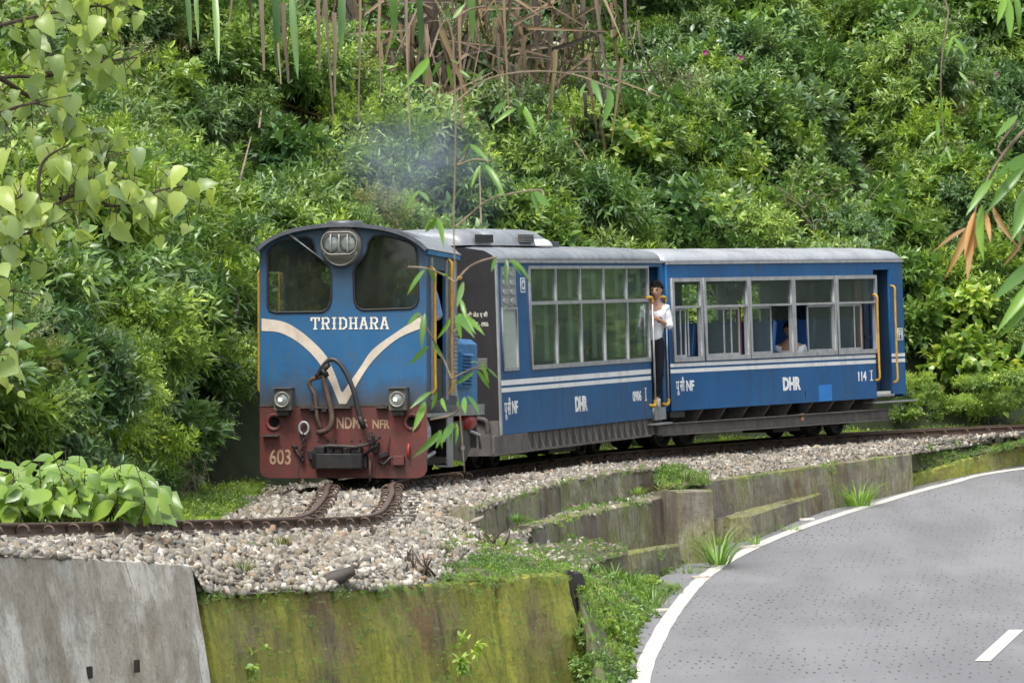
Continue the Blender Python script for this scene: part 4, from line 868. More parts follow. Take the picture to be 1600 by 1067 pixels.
# skirt with gussets
MB().b2(CW-.06, CW-.045, -.25, LA_-.1, .21, .428).build('skirt', M['sill'], ca)
MB().b2(CW-.07, CW+.02, -.25, 5.6, .20, .222).build('skirt_flange', M['sill'], ca)
for k in range(22):
    y_ = .92+.25*k
    if y_ < 6.1: MB().add([(CW-.044, y_, .424), (CW+.015, y_, .224), (CW-.044, y_, .224), (CW-.044, y_+.05, .424), (CW+.015, y_+.05, .224), (CW-.044, y_+.05, .224)], [(0, 1, 2), (3, 5, 4), (0, 3, 4, 1), (1, 4, 5, 2), (0, 2, 5, 3)]).build('gusset', M['sill'], ca)
MB().b2(CW-.044, CW+.0, -.25, .90, .19, .428).build('corner_box', M['sill'], ca, .01)
MB().b2(-.9, .9, -.26, -.2, .2, .45).build('head_stock', M['sill'], ca)
MB().b2(-.4, .4, .0, LA_, .30, .42).build('centre_sill', M['iron'], ca)
MB().b2(.3, .75, 2.2, 3.2, .12, .2).build('under_box', M['iron'], ca)
for y_ in (.75, 1.35, 4.55, 5.15): wheelset(ca, y_, .23)
for y_ in (1.05, 4.85):
    MB().b2(.40, .46, y_-.55, y_+.55, .17, .28).b2(-.46, -.40, y_-.55, y_+.55, .17, .28).b2(-.44, .44, y_-.06, y_+.06, .2, .3).build('bogie_frame', M['iron'], ca)
    for d in (-.3, .3): MB().b2(.46, .54, y_+d-.07, y_+d+.07, .15, .29).build('axle_box', M['iron'], ca, .01)
plate('door_step', [rect(5.73, .40, 6.22, .56)], .05, (CW+.0, 0, 0), SIDE, M['silver_dull'], ca)
MB().b2(CW-.2, CW+.1, 5.6, 6.25, .34, .36).build('lower_step', M['silver_dull'], ca)
# roof air unit
pod = empty('roof_air_unit'); pod.parent = ca
def pod_mesh(y0, y1, w, h, zb=2.655):
    P = [(w, 0), (w-.01, .03), (w-.04, h*.5), (w-.14, h*.84), (w-.3, h), (0, h*1.03)]; P = P+[(-x, z) for x, z in P[-2::-1]]
    V = []; secs = [(y0, .86, .45), (y0+.04, .93, .8), (y0+.14, 1, 1), (y1-.3, 1, 1), (y1-.1, .96, .8), (y1, .9, .3)]; n = len(P)
    for y, a, b in secs: V += [(x*a, y, zb+z*b) for x, z in P]
    return V, [(i*n+k, i*n+k+1, (i+1)*n+k+1, (i+1)*n+k) for i in range(len(secs)-1) for k in range(n-1)]+[tuple(range(n)), tuple(range((len(secs)-1)*n, len(secs)*n))[::-1]]
q = MB(); q.add(*pod_mesh(-.02, 1.05, .60, .20), True); q.build('front_cowl', M['silver'], pod)
q = MB(); q.add(*pod_mesh(.9, 3.0, .62, .21), True); q.build('main_cowl', M['silver'], pod)
q = MB(); q.add(*pod_mesh(2.25, 3.06, .645, .15), True); q.build('rear_cowl', M['white'], pod)
MB().b2(.60, .63, .25, .8, 2.685, 2.78).build('grille', M['iron'], pod); MB().b2(.60, .642, 1.75, 2.2, 2.69, 2.79).build('grille', M['grime'], pod)
for k in range(5): MB().b2(.63, .65, 1.77, 2.18, 2.70+.018*k, 2.706+.018*k).build('grille_bar', M['alu'], pod)
MB().b2(.1, .45, 3.2, 3.7, 2.63, 2.72).build('roof_box', M['roofdark'], ca, .01)
# seats
def seat(p, y, x, m, m2, flip=1, w=.74, z0=.60, h=1.05):
    s = empty('seat'); s.parent = p
    MB().box((x, y, z0+.4), (w, .42, .12)).build('cushion', m, s, .03)
    Mx = Matrix.Rotation(R(-12)*flip, 3, 'X')
    MB().box((x, y+.24*flip, z0+.42+h*.33), (w, .09, h*.62), M=Mx).build('backrest', m, s, .03)
    yb = y+.24*flip; zc = z0+.42+h*.33
    for sx in (-1, 1):
        a = Mx @ Vector((0, -.05, -h*.31)); b = Mx @ Vector((0, -.05, h*.31))
        MB().tube([(x+sx*w/2, yb+a.y, zc+a.z), (x+sx*w/2, yb+b.y, zc+b.z), (x+sx*(w/2-.1), yb+b.y, zc+b.z+.02)], .014, 5).build('edging', m2, s)
    MB().box((x, y, z0+.17), (w*.6, .3, .33)).build('pedestal', M['iron'], s)
for y_ in (1.25, 2.15, 3.05, 3.95, 4.85):
    for x_ in (.48, -.48): seat(ca, y_, x_, M['seatA'], M['piping'])
MB().b2(-CW+.04, CW-.3, 5.62, 5.65, .6, 2.4).build('partition', M['in_wall'], ca)
# --- second coach
cb = empty('coach', mw=MBc, label='blue last coach with five sliding windows and plain silver roof', cat='railway coach')
LB_ = 6.12
wins = [(.09, .775), (.86, 1.93), (1.985, 3.075), (3.12, 4.20), (4.265, 5.335)]
Z0, Z1 = 1.18, 2.235
plate('side_wall', [rect(0, .51, 5.30, 2.458)]+[rect(a, Z0, b, Z1) for a, b in [(w[0], min(w[1], 5.28)) for w in wins]], .03, (CW-.015, 0, 0), SIDE, M['cblue'], cb)
plate('side_wall', [rect(5.301, 2.33, LB_, 2.458)], .03, (CW-.015, 0, 0), SIDE, M['cblue'], cb)
plate('side_wall', [rect(5.74, .55, LB_, 2.329)], .03, (CW-.015, 0, 0), SIDE, M['cblue'], cb)
plate('far_wall', [rect(0, .51, LB_, 2.458)]+[rect(a+.08, 1.3, b-.08, 2.2) for a, b in wins], .03, (-CW+.015, 0, 0), SIDE, M['in_wall'], cb)
for y_, nm in ((.0, 'front_wall'), (LB_-.03, 'rear_wall')): MB().b2(-CW+.03, CW-.03, y_, y_+.03, .51, 2.45).build(nm, M['cblue'], cb)
MB().b2(-CW+.03, CW-.03, .03, LB_-.03, .56, .60).build('floor', M['in_wall'], cb)
MB().b2(-CW+.03, CW-.03, .03, LB_-.03, 2.43, 2.452).build('ceiling', M['in_wall'], cb)
coach_roof(cb, -.06, LB_+.02, M['silver_bright'])
opens = [(.45, .0), (.80, 0), (.50, 0), (-.36, 0), (.62, 0)]
for (a, b), (op, _) in zip(wins, opens):
    b_ = min(b, 5.33); f = plate('window', [rect(a-.02, Z0-.03, b_+.02, Z1+.02), rect(a+.03, 1.885, b_-.03, Z1-.03), rect(a+.03, Z0+.03, b_-.03, 1.855)], .05, (CW+.006, 0, 0), SIDE, M['alu'], cb)
    MB().b2(CW-.004, CW+.001, a+.02, b_-.02, 1.88, Z1-.02).build('pane', M['bglass'], f)
    w = b_-a
    y0, y1 = (a+.03, a+.03+w*op) if op > 0 else (b_-.03-w*.62, b_-.03)
    s = plate('sash', [rect(y0, Z0+.03, y1, 1.85), rect(y0+.022, Z0+.06, y1-.022, 1.825)], .02, (CW-.016, 0, 0), SIDE, M['alu'], f)
    MB().b2(CW-.018, CW-.013, y0+.02, y1-.02, Z0+.05, 1.83).build('pane', M['bglass'], s)
    if w > .9: 
        for t in ((.45, .62) if op > .6 else ()): MB().b2(CW-.012, CW+.0, a+w*t, a+w*t+.018, Z0+.04, 1.84).build('bar', M['alu'], f)
    else:
        for t in (.28, .55): MB().b2(CW-.012, CW+.0, a+w*t, a+w*t+.018, Z0+.04, 1.84).build('bar', M['alu'], f)
    MB().b2(CW-.02, CW+.02, b_-.055, b_-.03, Z0+.03, 1.85).build('stile', M['alu'], f)
stripes(cb, [(.005, 5.295), (5.745, LB_-.005)], M['white'], [(1.085, 1.13), (1.005, 1.055)])
stext(cb, 'पू सी', .13, .71, .33, .95); stext(cb, 'NF', .375, .76, .56, .90, bold=.03)
stext(cb, 'DHR', 2.79, .69, 3.25, .875, bold=.05); stext(cb, '114', 4.80, .765, 5.02, .90, bold=.03); MB().b2(CW+.001, CW+.004, 5.15, 5.17, .765, .90).build('lettering', M['white'], cb)
for z in (.762, .896): MB().b2(CW+.001, CW+.0042, 5.12, 5.20, z, z+.012).build('numeral_serif', M['white'], cb)
MB().b2(CW+.0005, CW+.003, 3.72, 4.07, .515, .74).build('repainted_patch', M['cblue_light'], cb)
for y_ in (1.95, 3.98): MB().b2(CW, CW+.002, y_, y_+.012, .52, 1.16).build('panel_joint', M['cblue'], cb)
plate('class_plate', [rect(5.92, 1.32, 6.075, 1.49)], .006, (CW+.003, 0, 0), SIDE, M['white'], cb)
MB().b2(CW+.006, CW+.008, 5.933, 6.062, 1.335, 1.475).build('plate_field', M['cblue'], cb); stext(cb, 'F1', 5.945, 1.347, 6.05, 1.463, x=CW+.009, bold=.04)
# doorway at the far end
MB().b2(.3, CW-.03, 5.76, 5.79, .6, 2.42).build('vestibule_wall', M['door_blue'], cb)
MB().b2(CW-.22, CW-.19, 5.33, 5.72, .62, 2.32).b2(CW-.19, CW-.17, 5.48, 5.52, .62, 2.32).b2(CW-.19, CW-.17, 5.33, 5.72, 1.35, 1.40).build('door', M['door_blue'], cb)
MB().b2(CW-.3, CW+.03, 5.30, 5.74, .53, .56).build('door_sill', M['silver_dull'], cb)
for y_, z0, z1 in ((5.27, .76, 1.98), (5.77, .72, 2.10)):
    x = CW+.07; MB().tube(smooth([(CW, y_, z0), (x, y_, z0+.03), (x, y_, z0+.2), (x, y_, (z0+z1)/2), (x, y_, z1-.2), (x, y_, z1-.03), (CW, y_, z1)], 3), .0165, 8).build('handrail', M['yellow'], cb)
# pole handrails by the first coach's open door
for y_ in (5.70, 6.26):
    x = CW+.05; z0, z1 = .60, 1.98
    MB().tube([(x, y_, z0+.05), (x, y_, z1-.05)], .0145, 8).build('pole', M['steel'], ca)
    for z, s in ((z1, 1), (z0, -1)): MB().tube(smooth([(x, y_, z-s*.06), (x, y_, z-s*.02), (x-.01, y_-.03, z+s*.01), (CW-.01, y_-.09, z+s*.0)], 3), .022, 8).build('pole_bracket', M['yellow'], ca)
# underframe
MB().b2(CW-.1, CW-.06, -.25, 5.7, .20, .345).build('girder', M['sill'], cb)
MB().b2(CW-.12, CW+.0, -.25, 5.7, .34, .352).b2(CW-.12, CW+.0, -.25, 5.7, .188, .20).build('girder_flange', M['sill'], cb)
MB().b2(-CW+.06, -CW+.1, 0, 5.7, .2, .345).build('girder', M['sill'], cb)
for k in range(10):
    y_ = .25+.56*k
    if y_ < 5.7:
        MB().add([(CW-.16, y_, .352), (CW-.04, y_, .505), (CW-.5, y_, .505), (CW-.5, y_, .352), (CW-.16, y_+.03, .352), (CW-.04, y_+.03, .505), (CW-.5, y_+.03, .505), (CW-.5, y_+.03, .352)], [(0, 1, 2, 3), (4, 7, 6, 5), (0, 4, 5, 1), (1, 5, 6, 2), (3, 2, 6, 7), (0, 3, 7, 4)]).build('outrigger', M['sill'], cb)
MB().b2(-.4, .4, 0, LB_, .36, .5).build('centre_sill', M['iron'], cb)
MB().b2(CW-.2, CW+.12, 5.25, 6.25, .44, .46).build('lower_step', M['silver_dull'], cb)
MB().b2(CW-.3, CW-.02, .0, .35, .42, .5).build('step', M['iron'], cb)
MB().b2(.2, .7, 2.9, 3.6, .12, .3).build('battery_box', M['iron'], cb)
for y_ in (.65, 1.25, 4.55, 5.15): wheelset(cb, y_, .23)
for y_ in (.95, 4.85):
    MB().b2(.40, .46, y_-.55, y_+.55, .17, .28).b2(-.46, -.40, y_-.55, y_+.55, .17, .28).b2(-.44, .44, y_-.06, y_+.06, .2, .3).build('bogie_frame', M['iron'], cb)
    for d in (-.3, .3): MB().b2(.46, .54, y_+d-.07, y_+d+.07, .15, .29).build('axle_box', M['iron'], cb, .01)
MB().b2(-.1, .1, -.8, 0, .3, .4).build('coupling', M['iron'], cb)
MB().b2(-.35, .35, -.4, 0, .6, 2.3).build('gangway', M['rubber'], cb)
for y_ in (.55, 1.5, 2.55, 3.6, 4.65):
    for x_ in (.46, -.46): seat(cb, y_, x_, M['seatB'], M['seatC'], h=1.0)
MB().b2(CW-.07, CW-.05, 4.88, 5.06, 1.2, 2.2).build('window_strip', M['brownwood'], cb)
MB().b2(CW-.07, CW-.05, 1.76, 1.86, 1.2, 1.85).build('window_strip', M['brownwood'], cb)
# ------------------------------------------------------------------ people
def skin(verts, edges, name, m, parent=None, sub=2, mats=None):
    """one continuous skinned surface; verts: name -> (pos, radius)"""
    keys = list(verts); me = bpy.data.meshes.new(name)
    me.from_pydata([verts[k][0] for k in keys], [(keys.index(a), keys.index(b)) for a, b in edges], [])
    o = bpy.data.objects.new(name, me); COL.objects.link(o)
    sk = o.modifiers.new('s', 'SKIN'); sk.use_smooth_shade = True; o.modifiers.new('u', 'SUBSURF').levels = sub
    d = me.skin_vertices[0].data
    for i, k in enumerate(keys):
        r = verts[k][1]; d[i].radius = (r, r) if not hasattr(r, '__len__') else r
    d[0].use_root = True
    dg = bpy.context.evaluated_depsgraph_get(); me2 = bpy.data.meshes.new_from_object(o.evaluated_get(dg)); bpy.data.objects.remove(o)
    me2.name = name; me2.materials.clear(); me2.materials.append(m)
    me2.polygons.foreach_set('use_smooth', [True]*len(me2.polygons))
    if name in ('shirt', 'trousers'):                     # cloth folds
        for v in me2.vertices: c = v.co; v.co = c+v.normal*(.012*mn.noise(Vector((c.x*9, c.y*9, c.z*22)))+.006*mn.noise(Vector((c.x*30, c.y*30, c.z*40))))
    return me2
def head_mesh(c, r=.105, yaw=0, tilt=0):
    """head with nose, brow, eyes hollows, chin, ears; faces -y"""
    bm = bmesh.new(); bmesh.ops.create_icosphere(bm, subdivisions=4, radius=1)
    for v in bm.verts:
        x, y, z = v.co; x *= .76; y *= .92; z *= 1.12
        if z < 0: x *= 1-.30*min(1, -z); y = y*(1-.12*min(1, -z)) if y > 0 else y
        if y < 0:
            nose = math.exp(-((x/.13)**2+((z+.12)/.24)**2)); y -= .22*nose*(1 if z < .1 else .6)
            for s in (-1, 1): y += .10*math.exp(-(((x-s*.3)/.15)**2+((z-.1)/.1)**2))
            y -= .06*math.exp(-((x/.5)**2+((z-.27)/.08)**2)); y -= .05*math.exp(-((x/.2)**2+((z+.48)/.06)**2)); y += .04*math.exp(-((x/.25)**2+((z+.56)/.03)**2)); y -= .07*math.exp(-((x/.2)**2+((z+.85)/.15)**2))
        for s in (-1, 1): x += s*.10*math.exp(-(((y-.08)/.13)**2+((z-.02)/.24)**2))*(1 if s*x > 0 else 0)
        v.co = (x*r, y*r, z*r)
    Mt = Matrix.Translation(Vector(c)) @ Matrix.Rotation(yaw, 4, 'Z') @ Matrix.Rotation(tilt, 4, 'X'); bm.transform(Mt)
    me = bpy.data.meshes.new('head'); bm.to_mesh(me); bm.free(); me.polygons.foreach_set('use_smooth', [True]*len(me.polygons)); return me, Mt
def join_meshes(a, b):
    bm = bmesh.new(); bm.from_mesh(a); bm.from_mesh(b); bm.to_mesh(a); bm.free(); return a
def hair_obj(Mt, r, parent):
    bm = bmesh.new(); bmesh.ops.create_icosphere(bm, subdivisions=4, radius=1)
    for v in bm.verts:
        x, y, z = v.co; n = .16*mn.noise(Vector((x*4, y*4, z*4)))+.13*mn.noise(Vector((x*11, y*11, z*11)))
        k = 1.17+n; v.co = (x*.78*k*r, (y*.95*k+.06)*r, (z*1.12*k+.05)*r)
    bmesh.ops.delete(bm, geom=[v for v in bm.verts if (v.co.z < .30*r and v.co.y < .02*r) or v.co.z < -.45*r or (v.co.y < -.45*r and v.co.z < .52*r)], context='VERTS')
    bm.transform(Mt); me = bpy.data.meshes.new('hair'); bm.to_mesh(me); bm.free(); return link('hair', me, M['hair'], parent)
def eyes(Mt, r, parent):
    for s in (-1, 1):
        p = Mt @ Vector((s*.3*r, -.80*r, .1*r)); MB().lathe(p, Mt.to_3x3() @ Vector((0, -1, 0)), [(-.01, .001), (0, .008), (.003, .006), (.006, .001)], 8).build('eye', M['hair'], parent)
        a = Mt @ Vector((s*.44*r, -.80*r, .27*r)); b = Mt @ Vector((s*.17*r, -.93*r, .26*r)); MB().tube([a, b], .0055, 5).build('eyebrow', M['hair'], parent)
    a = Mt @ Vector((-.17*r, -.89*r, -.52*r)); b = Mt @ Vector((0, -.95*r, -.515*r)); c = Mt @ Vector((.17*r, -.89*r, -.52*r)); MB().tube([a, b, c], .0045, 5).build('lips', plain('lips', (.12, .045, .035), .5), parent)
def fingers(bv, be, wrist, hand, direction, side, palm_n, curl, r=.0085, key='f', root='hand'):
    d = Vector(direction).normalized(); s = Vector(side).normalized(); n = Vector(palm_n).normalized()
    for k, (off, ln) in enumerate(((-.033, .068), (-.011, .078), (.011, .074), (.031, .058))):
        p = Vector(hand)+s*off; prev = root; ang = 0; cur = p
        for j, f in enumerate((.25, .42, .33)):
            ang += curl*(.35 if j == 0 else 1); cur = cur+(d*math.cos(ang)+n*math.sin(ang))*ln*f*1.15
            nm = f'{key}{k}{j}'; bv[nm] = (tuple(cur), r*(1-.12*j)); be.append((prev, nm)); prev = nm
    p1 = Vector(hand)-d*.02-s*.045+n*.01; p2 = p1+d*.03+n*.028; bv[key+'t0'] = (tuple(p1), r*1.15); bv[key+'t1'] = (tuple(p2), r); be += [(root, key+'t0'), (key+'t0', key+'t1')]

# conductor standing in the doorway of the first coach; built facing -y with feet at z=0, then placed
ps = empty('person', label='person with black hair and white shirt standing in the open door between the coaches', cat='person')
bv = {'pelvis': ((0, 0, .86), .11), 'waist': ((0, .0, .98), .10), 'chest': ((.02, -.02, 1.18), (.15, .11)), 'neckb': ((.03, -.03, 1.33), .07), 'neck': ((.03, -.045, 1.40), .052), 'headb': ((.03, -.06, 1.47), .06),
      'shL': ((.16, -.02, 1.29), .06), 'elL': ((.23, -.02, 1.05), .043), 'wrL': ((.08, -.20, 1.10), .028), 'hand': ((.022, -.235, 1.125), (.036, .02)),
      'shR': ((-.12, -.01, 1.29), .06), 'elR': ((-.20, .05, 1.03), .043), 'wrR': ((-.18, -.08, .86), .028), 'handR': ((-.18, -.12, .80), (.036, .02)),
      'hipL': ((.085, 0, .80), .085), 'knL': ((.09, -.03, .46), .058), 'anL': ((.08, .03, .09), .040), 'toeL': ((.09, -.12, .04), .028),
      'hipR': ((-.085, 0, .80), .085), 'knR': ((-.07, -.05, .46), .058), 'anR': ((-.05, .0, .09), .040), 'toeR': ((-.05, -.12, .04), .028)}
be = [('pelvis', 'waist'), ('waist', 'chest'), ('chest', 'neckb'), ('neckb', 'neck'), ('neck', 'headb'), ('neckb', 'shL'), ('shL', 'elL'), ('elL', 'wrL'), ('wrL', 'hand'), ('neckb', 'shR'), ('shR', 'elR'), ('elR', 'wrR'), ('wrR', 'handR'),
      ('pelvis', 'hipL'), ('hipL', 'knL'), ('knL', 'anL'), ('anL', 'toeL'), ('pelvis', 'hipR'), ('hipR', 'knR'), ('knR', 'anR'), ('anR', 'toeR')]
ps.location = MA @ Vector((.85, 5.98, .60)); ps.scale = (.95, .95, .97); ps.rotation_euler = (R(2), R(3), R(-4))
pm = Matrix.LocRotScale(ps.location, ps.rotation_euler, ps.scale); pole = pm.inverted() @ (MA @ Vector((CW+.05, 5.70, 1.72)))
hd = pole+Vector((.03, .035, 0)); print('hand', tuple(pole)); bv['hand'] = (tuple(hd), (.036, .02)); bv['wrL'] = (tuple(hd+Vector((.06, .04, -.02))), .028); bv['elL'] = ((.235, -.04, 1.04), .043)
body_v, body_e = dict(bv), list(be)
fingers(body_v, body_e, None, body_v['hand'][0], (-.5, -.85, .1), (0, .1, -1), (-.8, .5, 0), 1.0)
fingers(body_v, body_e, None, body_v['handR'][0], (0, -.3, -1), (0, 1, -.2), (1, 0, 0), .35, key='g', root='handR')
me = skin(body_v, body_e, 'body', M['skin']); hm_, Mt = head_mesh((.03, -.085, 1.525), .106, R(-10), R(4)); join_meshes(me, hm_); link('body', me, None, ps)
hair_obj(Mt, .106, ps); eyes(Mt, .106, ps)
inf = lambda k, d: (bv[k][0], tuple(x+d for x in bv[k][1]) if hasattr(bv[k][1], '__len__') else bv[k][1]+d)
sv = {'hem': ((0, -.005, .80), (.155, .13)), 'waist': ((0, 0, .97), (.135, .115)), 'chest': ((.02, -.02, 1.17), (.175, .125)), 'neckb': ((.03, -.03, 1.32), (.095, .08)), 'shL': inf('shL', .02), 'elL': inf('elL', .018), 'cufL': (tuple(Vector(bv['elL'][0]).lerp(Vector(bv['wrL'][0]), .55)), .042), 'shR': inf('shR', .02), 'elR': inf('elR', .018), 'cufR': ((-.185, -.03, .92), .042)}
link('shirt', skin(sv, [('hem', 'waist'), ('waist', 'chest'), ('chest', 'neckb'), ('neckb', 'shL'), ('shL', 'elL'), ('elL', 'cufL'), ('neckb', 'shR'), ('shR', 'elR'), ('elR', 'cufR')], 'shirt', M['shirt_white']), None, ps)
MB().tube([(.03+.06*math.cos(t), -.045+.055*math.sin(t), 1.375+.02*math.sin(t)) for t in np.linspace(-1.1, 4.2, 12)], .013, 6).build('collar', M['shirt_white'], ps)
tv = {'pelvis': ((0, 0, .87), (.138, .112)), 'belt': ((0, 0, .96), (.125, .105)), 'hipL': inf('hipL', .018), 'knL': inf('knL', .022), 'anL': ((.08, .03, .11), .06), 'hipR': inf('hipR', .018), 'knR': inf('knR', .022), 'anR': ((-.05, .0, .11), .06)}
link('trousers', skin(tv, [('pelvis', 'belt'), ('pelvis', 'hipL'), ('hipL', 'knL'), ('knL', 'anL'), ('pelvis', 'hipR'), ('hipR', 'knR'), ('knR', 'anR')], 'trousers', M['trousers']), None, ps)
for s, x in ((1, .085), (-1, -.05)):
    MB().cyl((x, .02, .06), (x, .02, .15), .05, 10).build('sock', M['trousers'], ps)
    MB().prism([(x-.045, -.22), (x-.03, -.25), (x+.03, -.25), (x+.045, -.22), (x+.045, .07), (x-.045, .07)], .0, .085, 'xy').build('shoe', plain('pale shoe', (.45, .44, .42), .6), ps, .015)
MB().tube([(bv['wrL'][0][0]+.034*math.cos(t), bv['wrL'][0][1]+.02*math.cos(t), bv['wrL'][0][2]+.034*math.sin(t)) for t in np.linspace(0, 2*math.pi, 12, False)], .008, 5, closed=True).build('wristwatch', M['iron'], ps)

def sitter(label, shirt, loc, yaw, lean=0, armout=None, head=True, hairm=True):
    s = empty('person', label=label, cat='person')
    b = {'pelvis': ((0, 0, .1), .13), 'chest': ((0, -.03, .45), (.17, .12)), 'neckb': ((0, -.03, .6), .08), 'neck': ((0, -.045, .68), .055), 'hb': ((0, -.06, .74), .06),
         'shL': ((.17, -.02, .56), .065), 'elL': ((.24, -.05, .30), .045), 'wrL': ((.14, -.27, .27), .03), 'haL': ((.12, -.34, .28), (.036, .02)),
         'shR': ((-.17, -.02, .56), .065), 'elR': ((-.24, -.05, .30), .045), 'wrR': ((-.14, -.27, .27), .03), 'haR': ((-.12, -.34, .28), (.036, .02)),
         'knL': ((.12, -.42, .08), .07), 'anL': ((.12, -.42, -.3), .045), 'knR': ((-.12, -.42, .08), .07), 'anR': ((-.12, -.42, -.3), .045), 'toL': ((.12, -.55, -.36), .04), 'toR': ((-.12, -.55, -.36), .04)}
    if armout: b.update(armout)
    e = [('pelvis', 'chest'), ('chest', 'neckb'), ('neckb', 'neck'), ('neck', 'hb'), ('neckb', 'shL'), ('shL', 'elL'), ('elL', 'wrL'), ('wrL', 'haL'), ('neckb', 'shR'), ('shR', 'elR'), ('elR', 'wrR'), ('wrR', 'haR'), ('pelvis', 'knL'), ('knL', 'anL'), ('pelvis', 'knR'), ('knR', 'anR'), ('anL', 'toL'), ('anR', 'toR')]
    bb, ee = dict(b), list(e)
    for kk, hh in (('p', 'haL'), ('q', 'haR')): fingers(bb, ee, None, bb[hh][0], (0, -1, -.1), (1, 0, 0), (0, 0, -1), .5, key=kk, root=hh)
    me = skin(bb, ee, 'body', M['skin'], sub=1); h, Mt = head_mesh((0, -.075, .82), .105); join_meshes(me, h); link('body', me, None, s)
    hair_obj(Mt, .105, s); eyes(Mt, .105, s)
    up = lambda k, d: (b[k][0], tuple(x+d for x in b[k][1]) if hasattr(b[k][1], '__len__') else b[k][1]+d)
    cu = lambda a, c: (tuple(Vector(b[a][0]).lerp(Vector(b[c][0]), .3)), .055)
    v = {'pelvis': up('pelvis', .02), 'chest': up('chest', .02), 'neckb': up('neckb', .015), 'shL': up('shL', .02), 'elL': up('elL', .018), 'cL': cu('elL', 'wrL'), 'shR': up('shR', .02), 'elR': up('elR', .018), 'cR': cu('elR', 'wrR')}
    link('shirt', skin(v, [('pelvis', 'chest'), ('chest', 'neckb'), ('neckb', 'shL'), ('shL', 'elL'), ('elL', 'cL'), ('neckb', 'shR'), ('shR', 'elR'), ('elR', 'cR')], 'shirt', shirt, sub=1), None, s)
    tv = {'pelvis': up('pelvis', .015), 'knL': up('knL', .015), 'anL': up('anL', .02), 'knR': up('knR', .015), 'anR': up('anR', .02)}
    link('trousers', skin(tv, [('pelvis', 'knL'), ('knL', 'anL'), ('pelvis', 'knR'), ('knR', 'anR')], 'trousers', M['trousers'], sub=1), None, s)
    s.location = loc; s.rotation_euler = (lean, 0, yaw); return s
sitter('person in dark checked shirt seated behind the left cab window', M['shirt_check'], ML @ Vector((-.47, 1.15, 1.46)), -.15+R(-8), 0)
sitter('person in pale blue shirt seated at the right cab window beside the side door', M['shirt_blue'], ML @ Vector((.62, .95, 1.44)), -.15+R(10), 0)
sitter('passenger in pale blue shirt behind the gridded windows of the first coach', M['shirt_blue'], MA @ Vector((.50, 3.95, 1.14)), -.35+R(25), .25)
sitter('passenger low behind the fourth window of the last coach', M['shirt_white'], MBc @ Vector((.55, 3.62, .72)), -.62+R(35), .2)
# ------------------------------------------------------------------ foliage kit
M['lf_mid'] = leaf_mat('leaf mid green', (.075, .15, .025), (.19, .30, .055), (.36, .48, .12))
M['lf_dark'] = leaf_mat('leaf deep green', (.05, .115, .028), (.11, .21, .05), (.21, .33, .085), .3, .36)
M['lf_fresh'] = leaf_mat('leaf fresh green', (.14, .25, .035), (.28, .41, .07), (.45, .54, .14), .42)
M['lf_olive'] = leaf_mat('leaf olive', (.09, .125, .035), (.19, .23, .07), (.28, .22, .10), .3, .55)
M['lf_heart'] = leaf_mat('heart leaf yellow green', (.16, .28, .055), (.42, .52, .12), (.72, .62, .2), .5, .38, sat=.95)
M['lf_broad'] = leaf_mat('broad leaf green', (.08, .17, .03), (.21, .33, .065), (.42, .46, .15), .4, .36, sat=1.0)
M['lf_blue'] = leaf_mat('leaf grey green', (.08, .15, .05), (.17, .26, .09), (.28, .38, .15), .3, .42)
M['bamboo'] = leaf_mat('bamboo leaf', (.06, .17, .015), (.14, .28, .03), (.19, .33, .04), .4, .35)
M['bamboo_dry'] = leaf_mat('bamboo leaf turning brown', (.20, .09, .022), (.36, .20, .06), (.16, .20, .03), .3, .6)
M['dry'] = leaf_mat('dry strap leaf', (.05, .036, .024), (.16, .115, .07), (.42, .33, .22), .04, .8)
M['blade'] = leaf_mat('grass blade', (.08, .19, .02), (.18, .33, .04), (.3, .38, .1), .4, .5)
M['weed'] = leaf_mat('small weed leaf', (.07, .15, .025), (.14, .25, .045), (.26, .33, .09), .35, .5)
M['bark'] = paint('brown bark', (.075, .05, .035), (.03, .022, .015), .5, .85, 0, None, 6, 3, .5)
M['bark_pale'] = paint('pale dead stem', (.24, .19, .13), (.1, .075, .05), .4, .85, 0, None, 6, 3, .3)
M['palmbark'] = paint('ringed palm bark', (.05, .042, .035), (.02, .017, .015), .6, .9, 0, (.09, .07, .05), 9, .3, .7)
M['flower'] = plain('magenta petal', (.45, .06, .30), .6)
M['flower_pink'] = plain('pink petal', (.6, .28, .35), .6)
M['berry'] = plain('orange pink leaf tip', (.5, .22, .12), .6)

def leaf_shape(st, fold=.25, droop=.15):
    """st: list of (t, halfwidth) from base to tip, unit length along +x, normal +z"""
    V = []; Fs = []
    for t, w in st:
        z = -droop*t*t; V += [(t, w, z+fold*w), (t, 0, z), (t, -w, z+fold*w)]
    for i in range(len(st)-1):
        a = i*3; Fs += [(a, a+1, a+4, a+3), (a+1, a+2, a+5, a+4)]
    return np.array(V), np.array(Fs)
LS = dict(lance=leaf_shape([(0, .01), (.42, .155), (1, .004)], .3, .22), small=leaf_shape([(0, .02), (.45, .24), (1, .01)], .25, .1),
          ovate=leaf_shape([(0, .03), (.28, .25), (.65, .2), (1, .005)], .3, .22), heart=leaf_shape([(-.10, .16), (.06, .38), (.32, .43), (.66, .26), (1, .004)], .22, .28),
          broad=leaf_shape([(0, .02), (.18, .2), (.45, .30), (.75, .2), (1, .004)], .28, .3), bamboo=leaf_shape([(0, .012), (.15, .085), (.45, .09), (.8, .045), (1, .002)], .25, .18),
          blade=leaf_shape([(0, .02), (.35, .02), (.7, .014), (1, .001)], .2, .35))
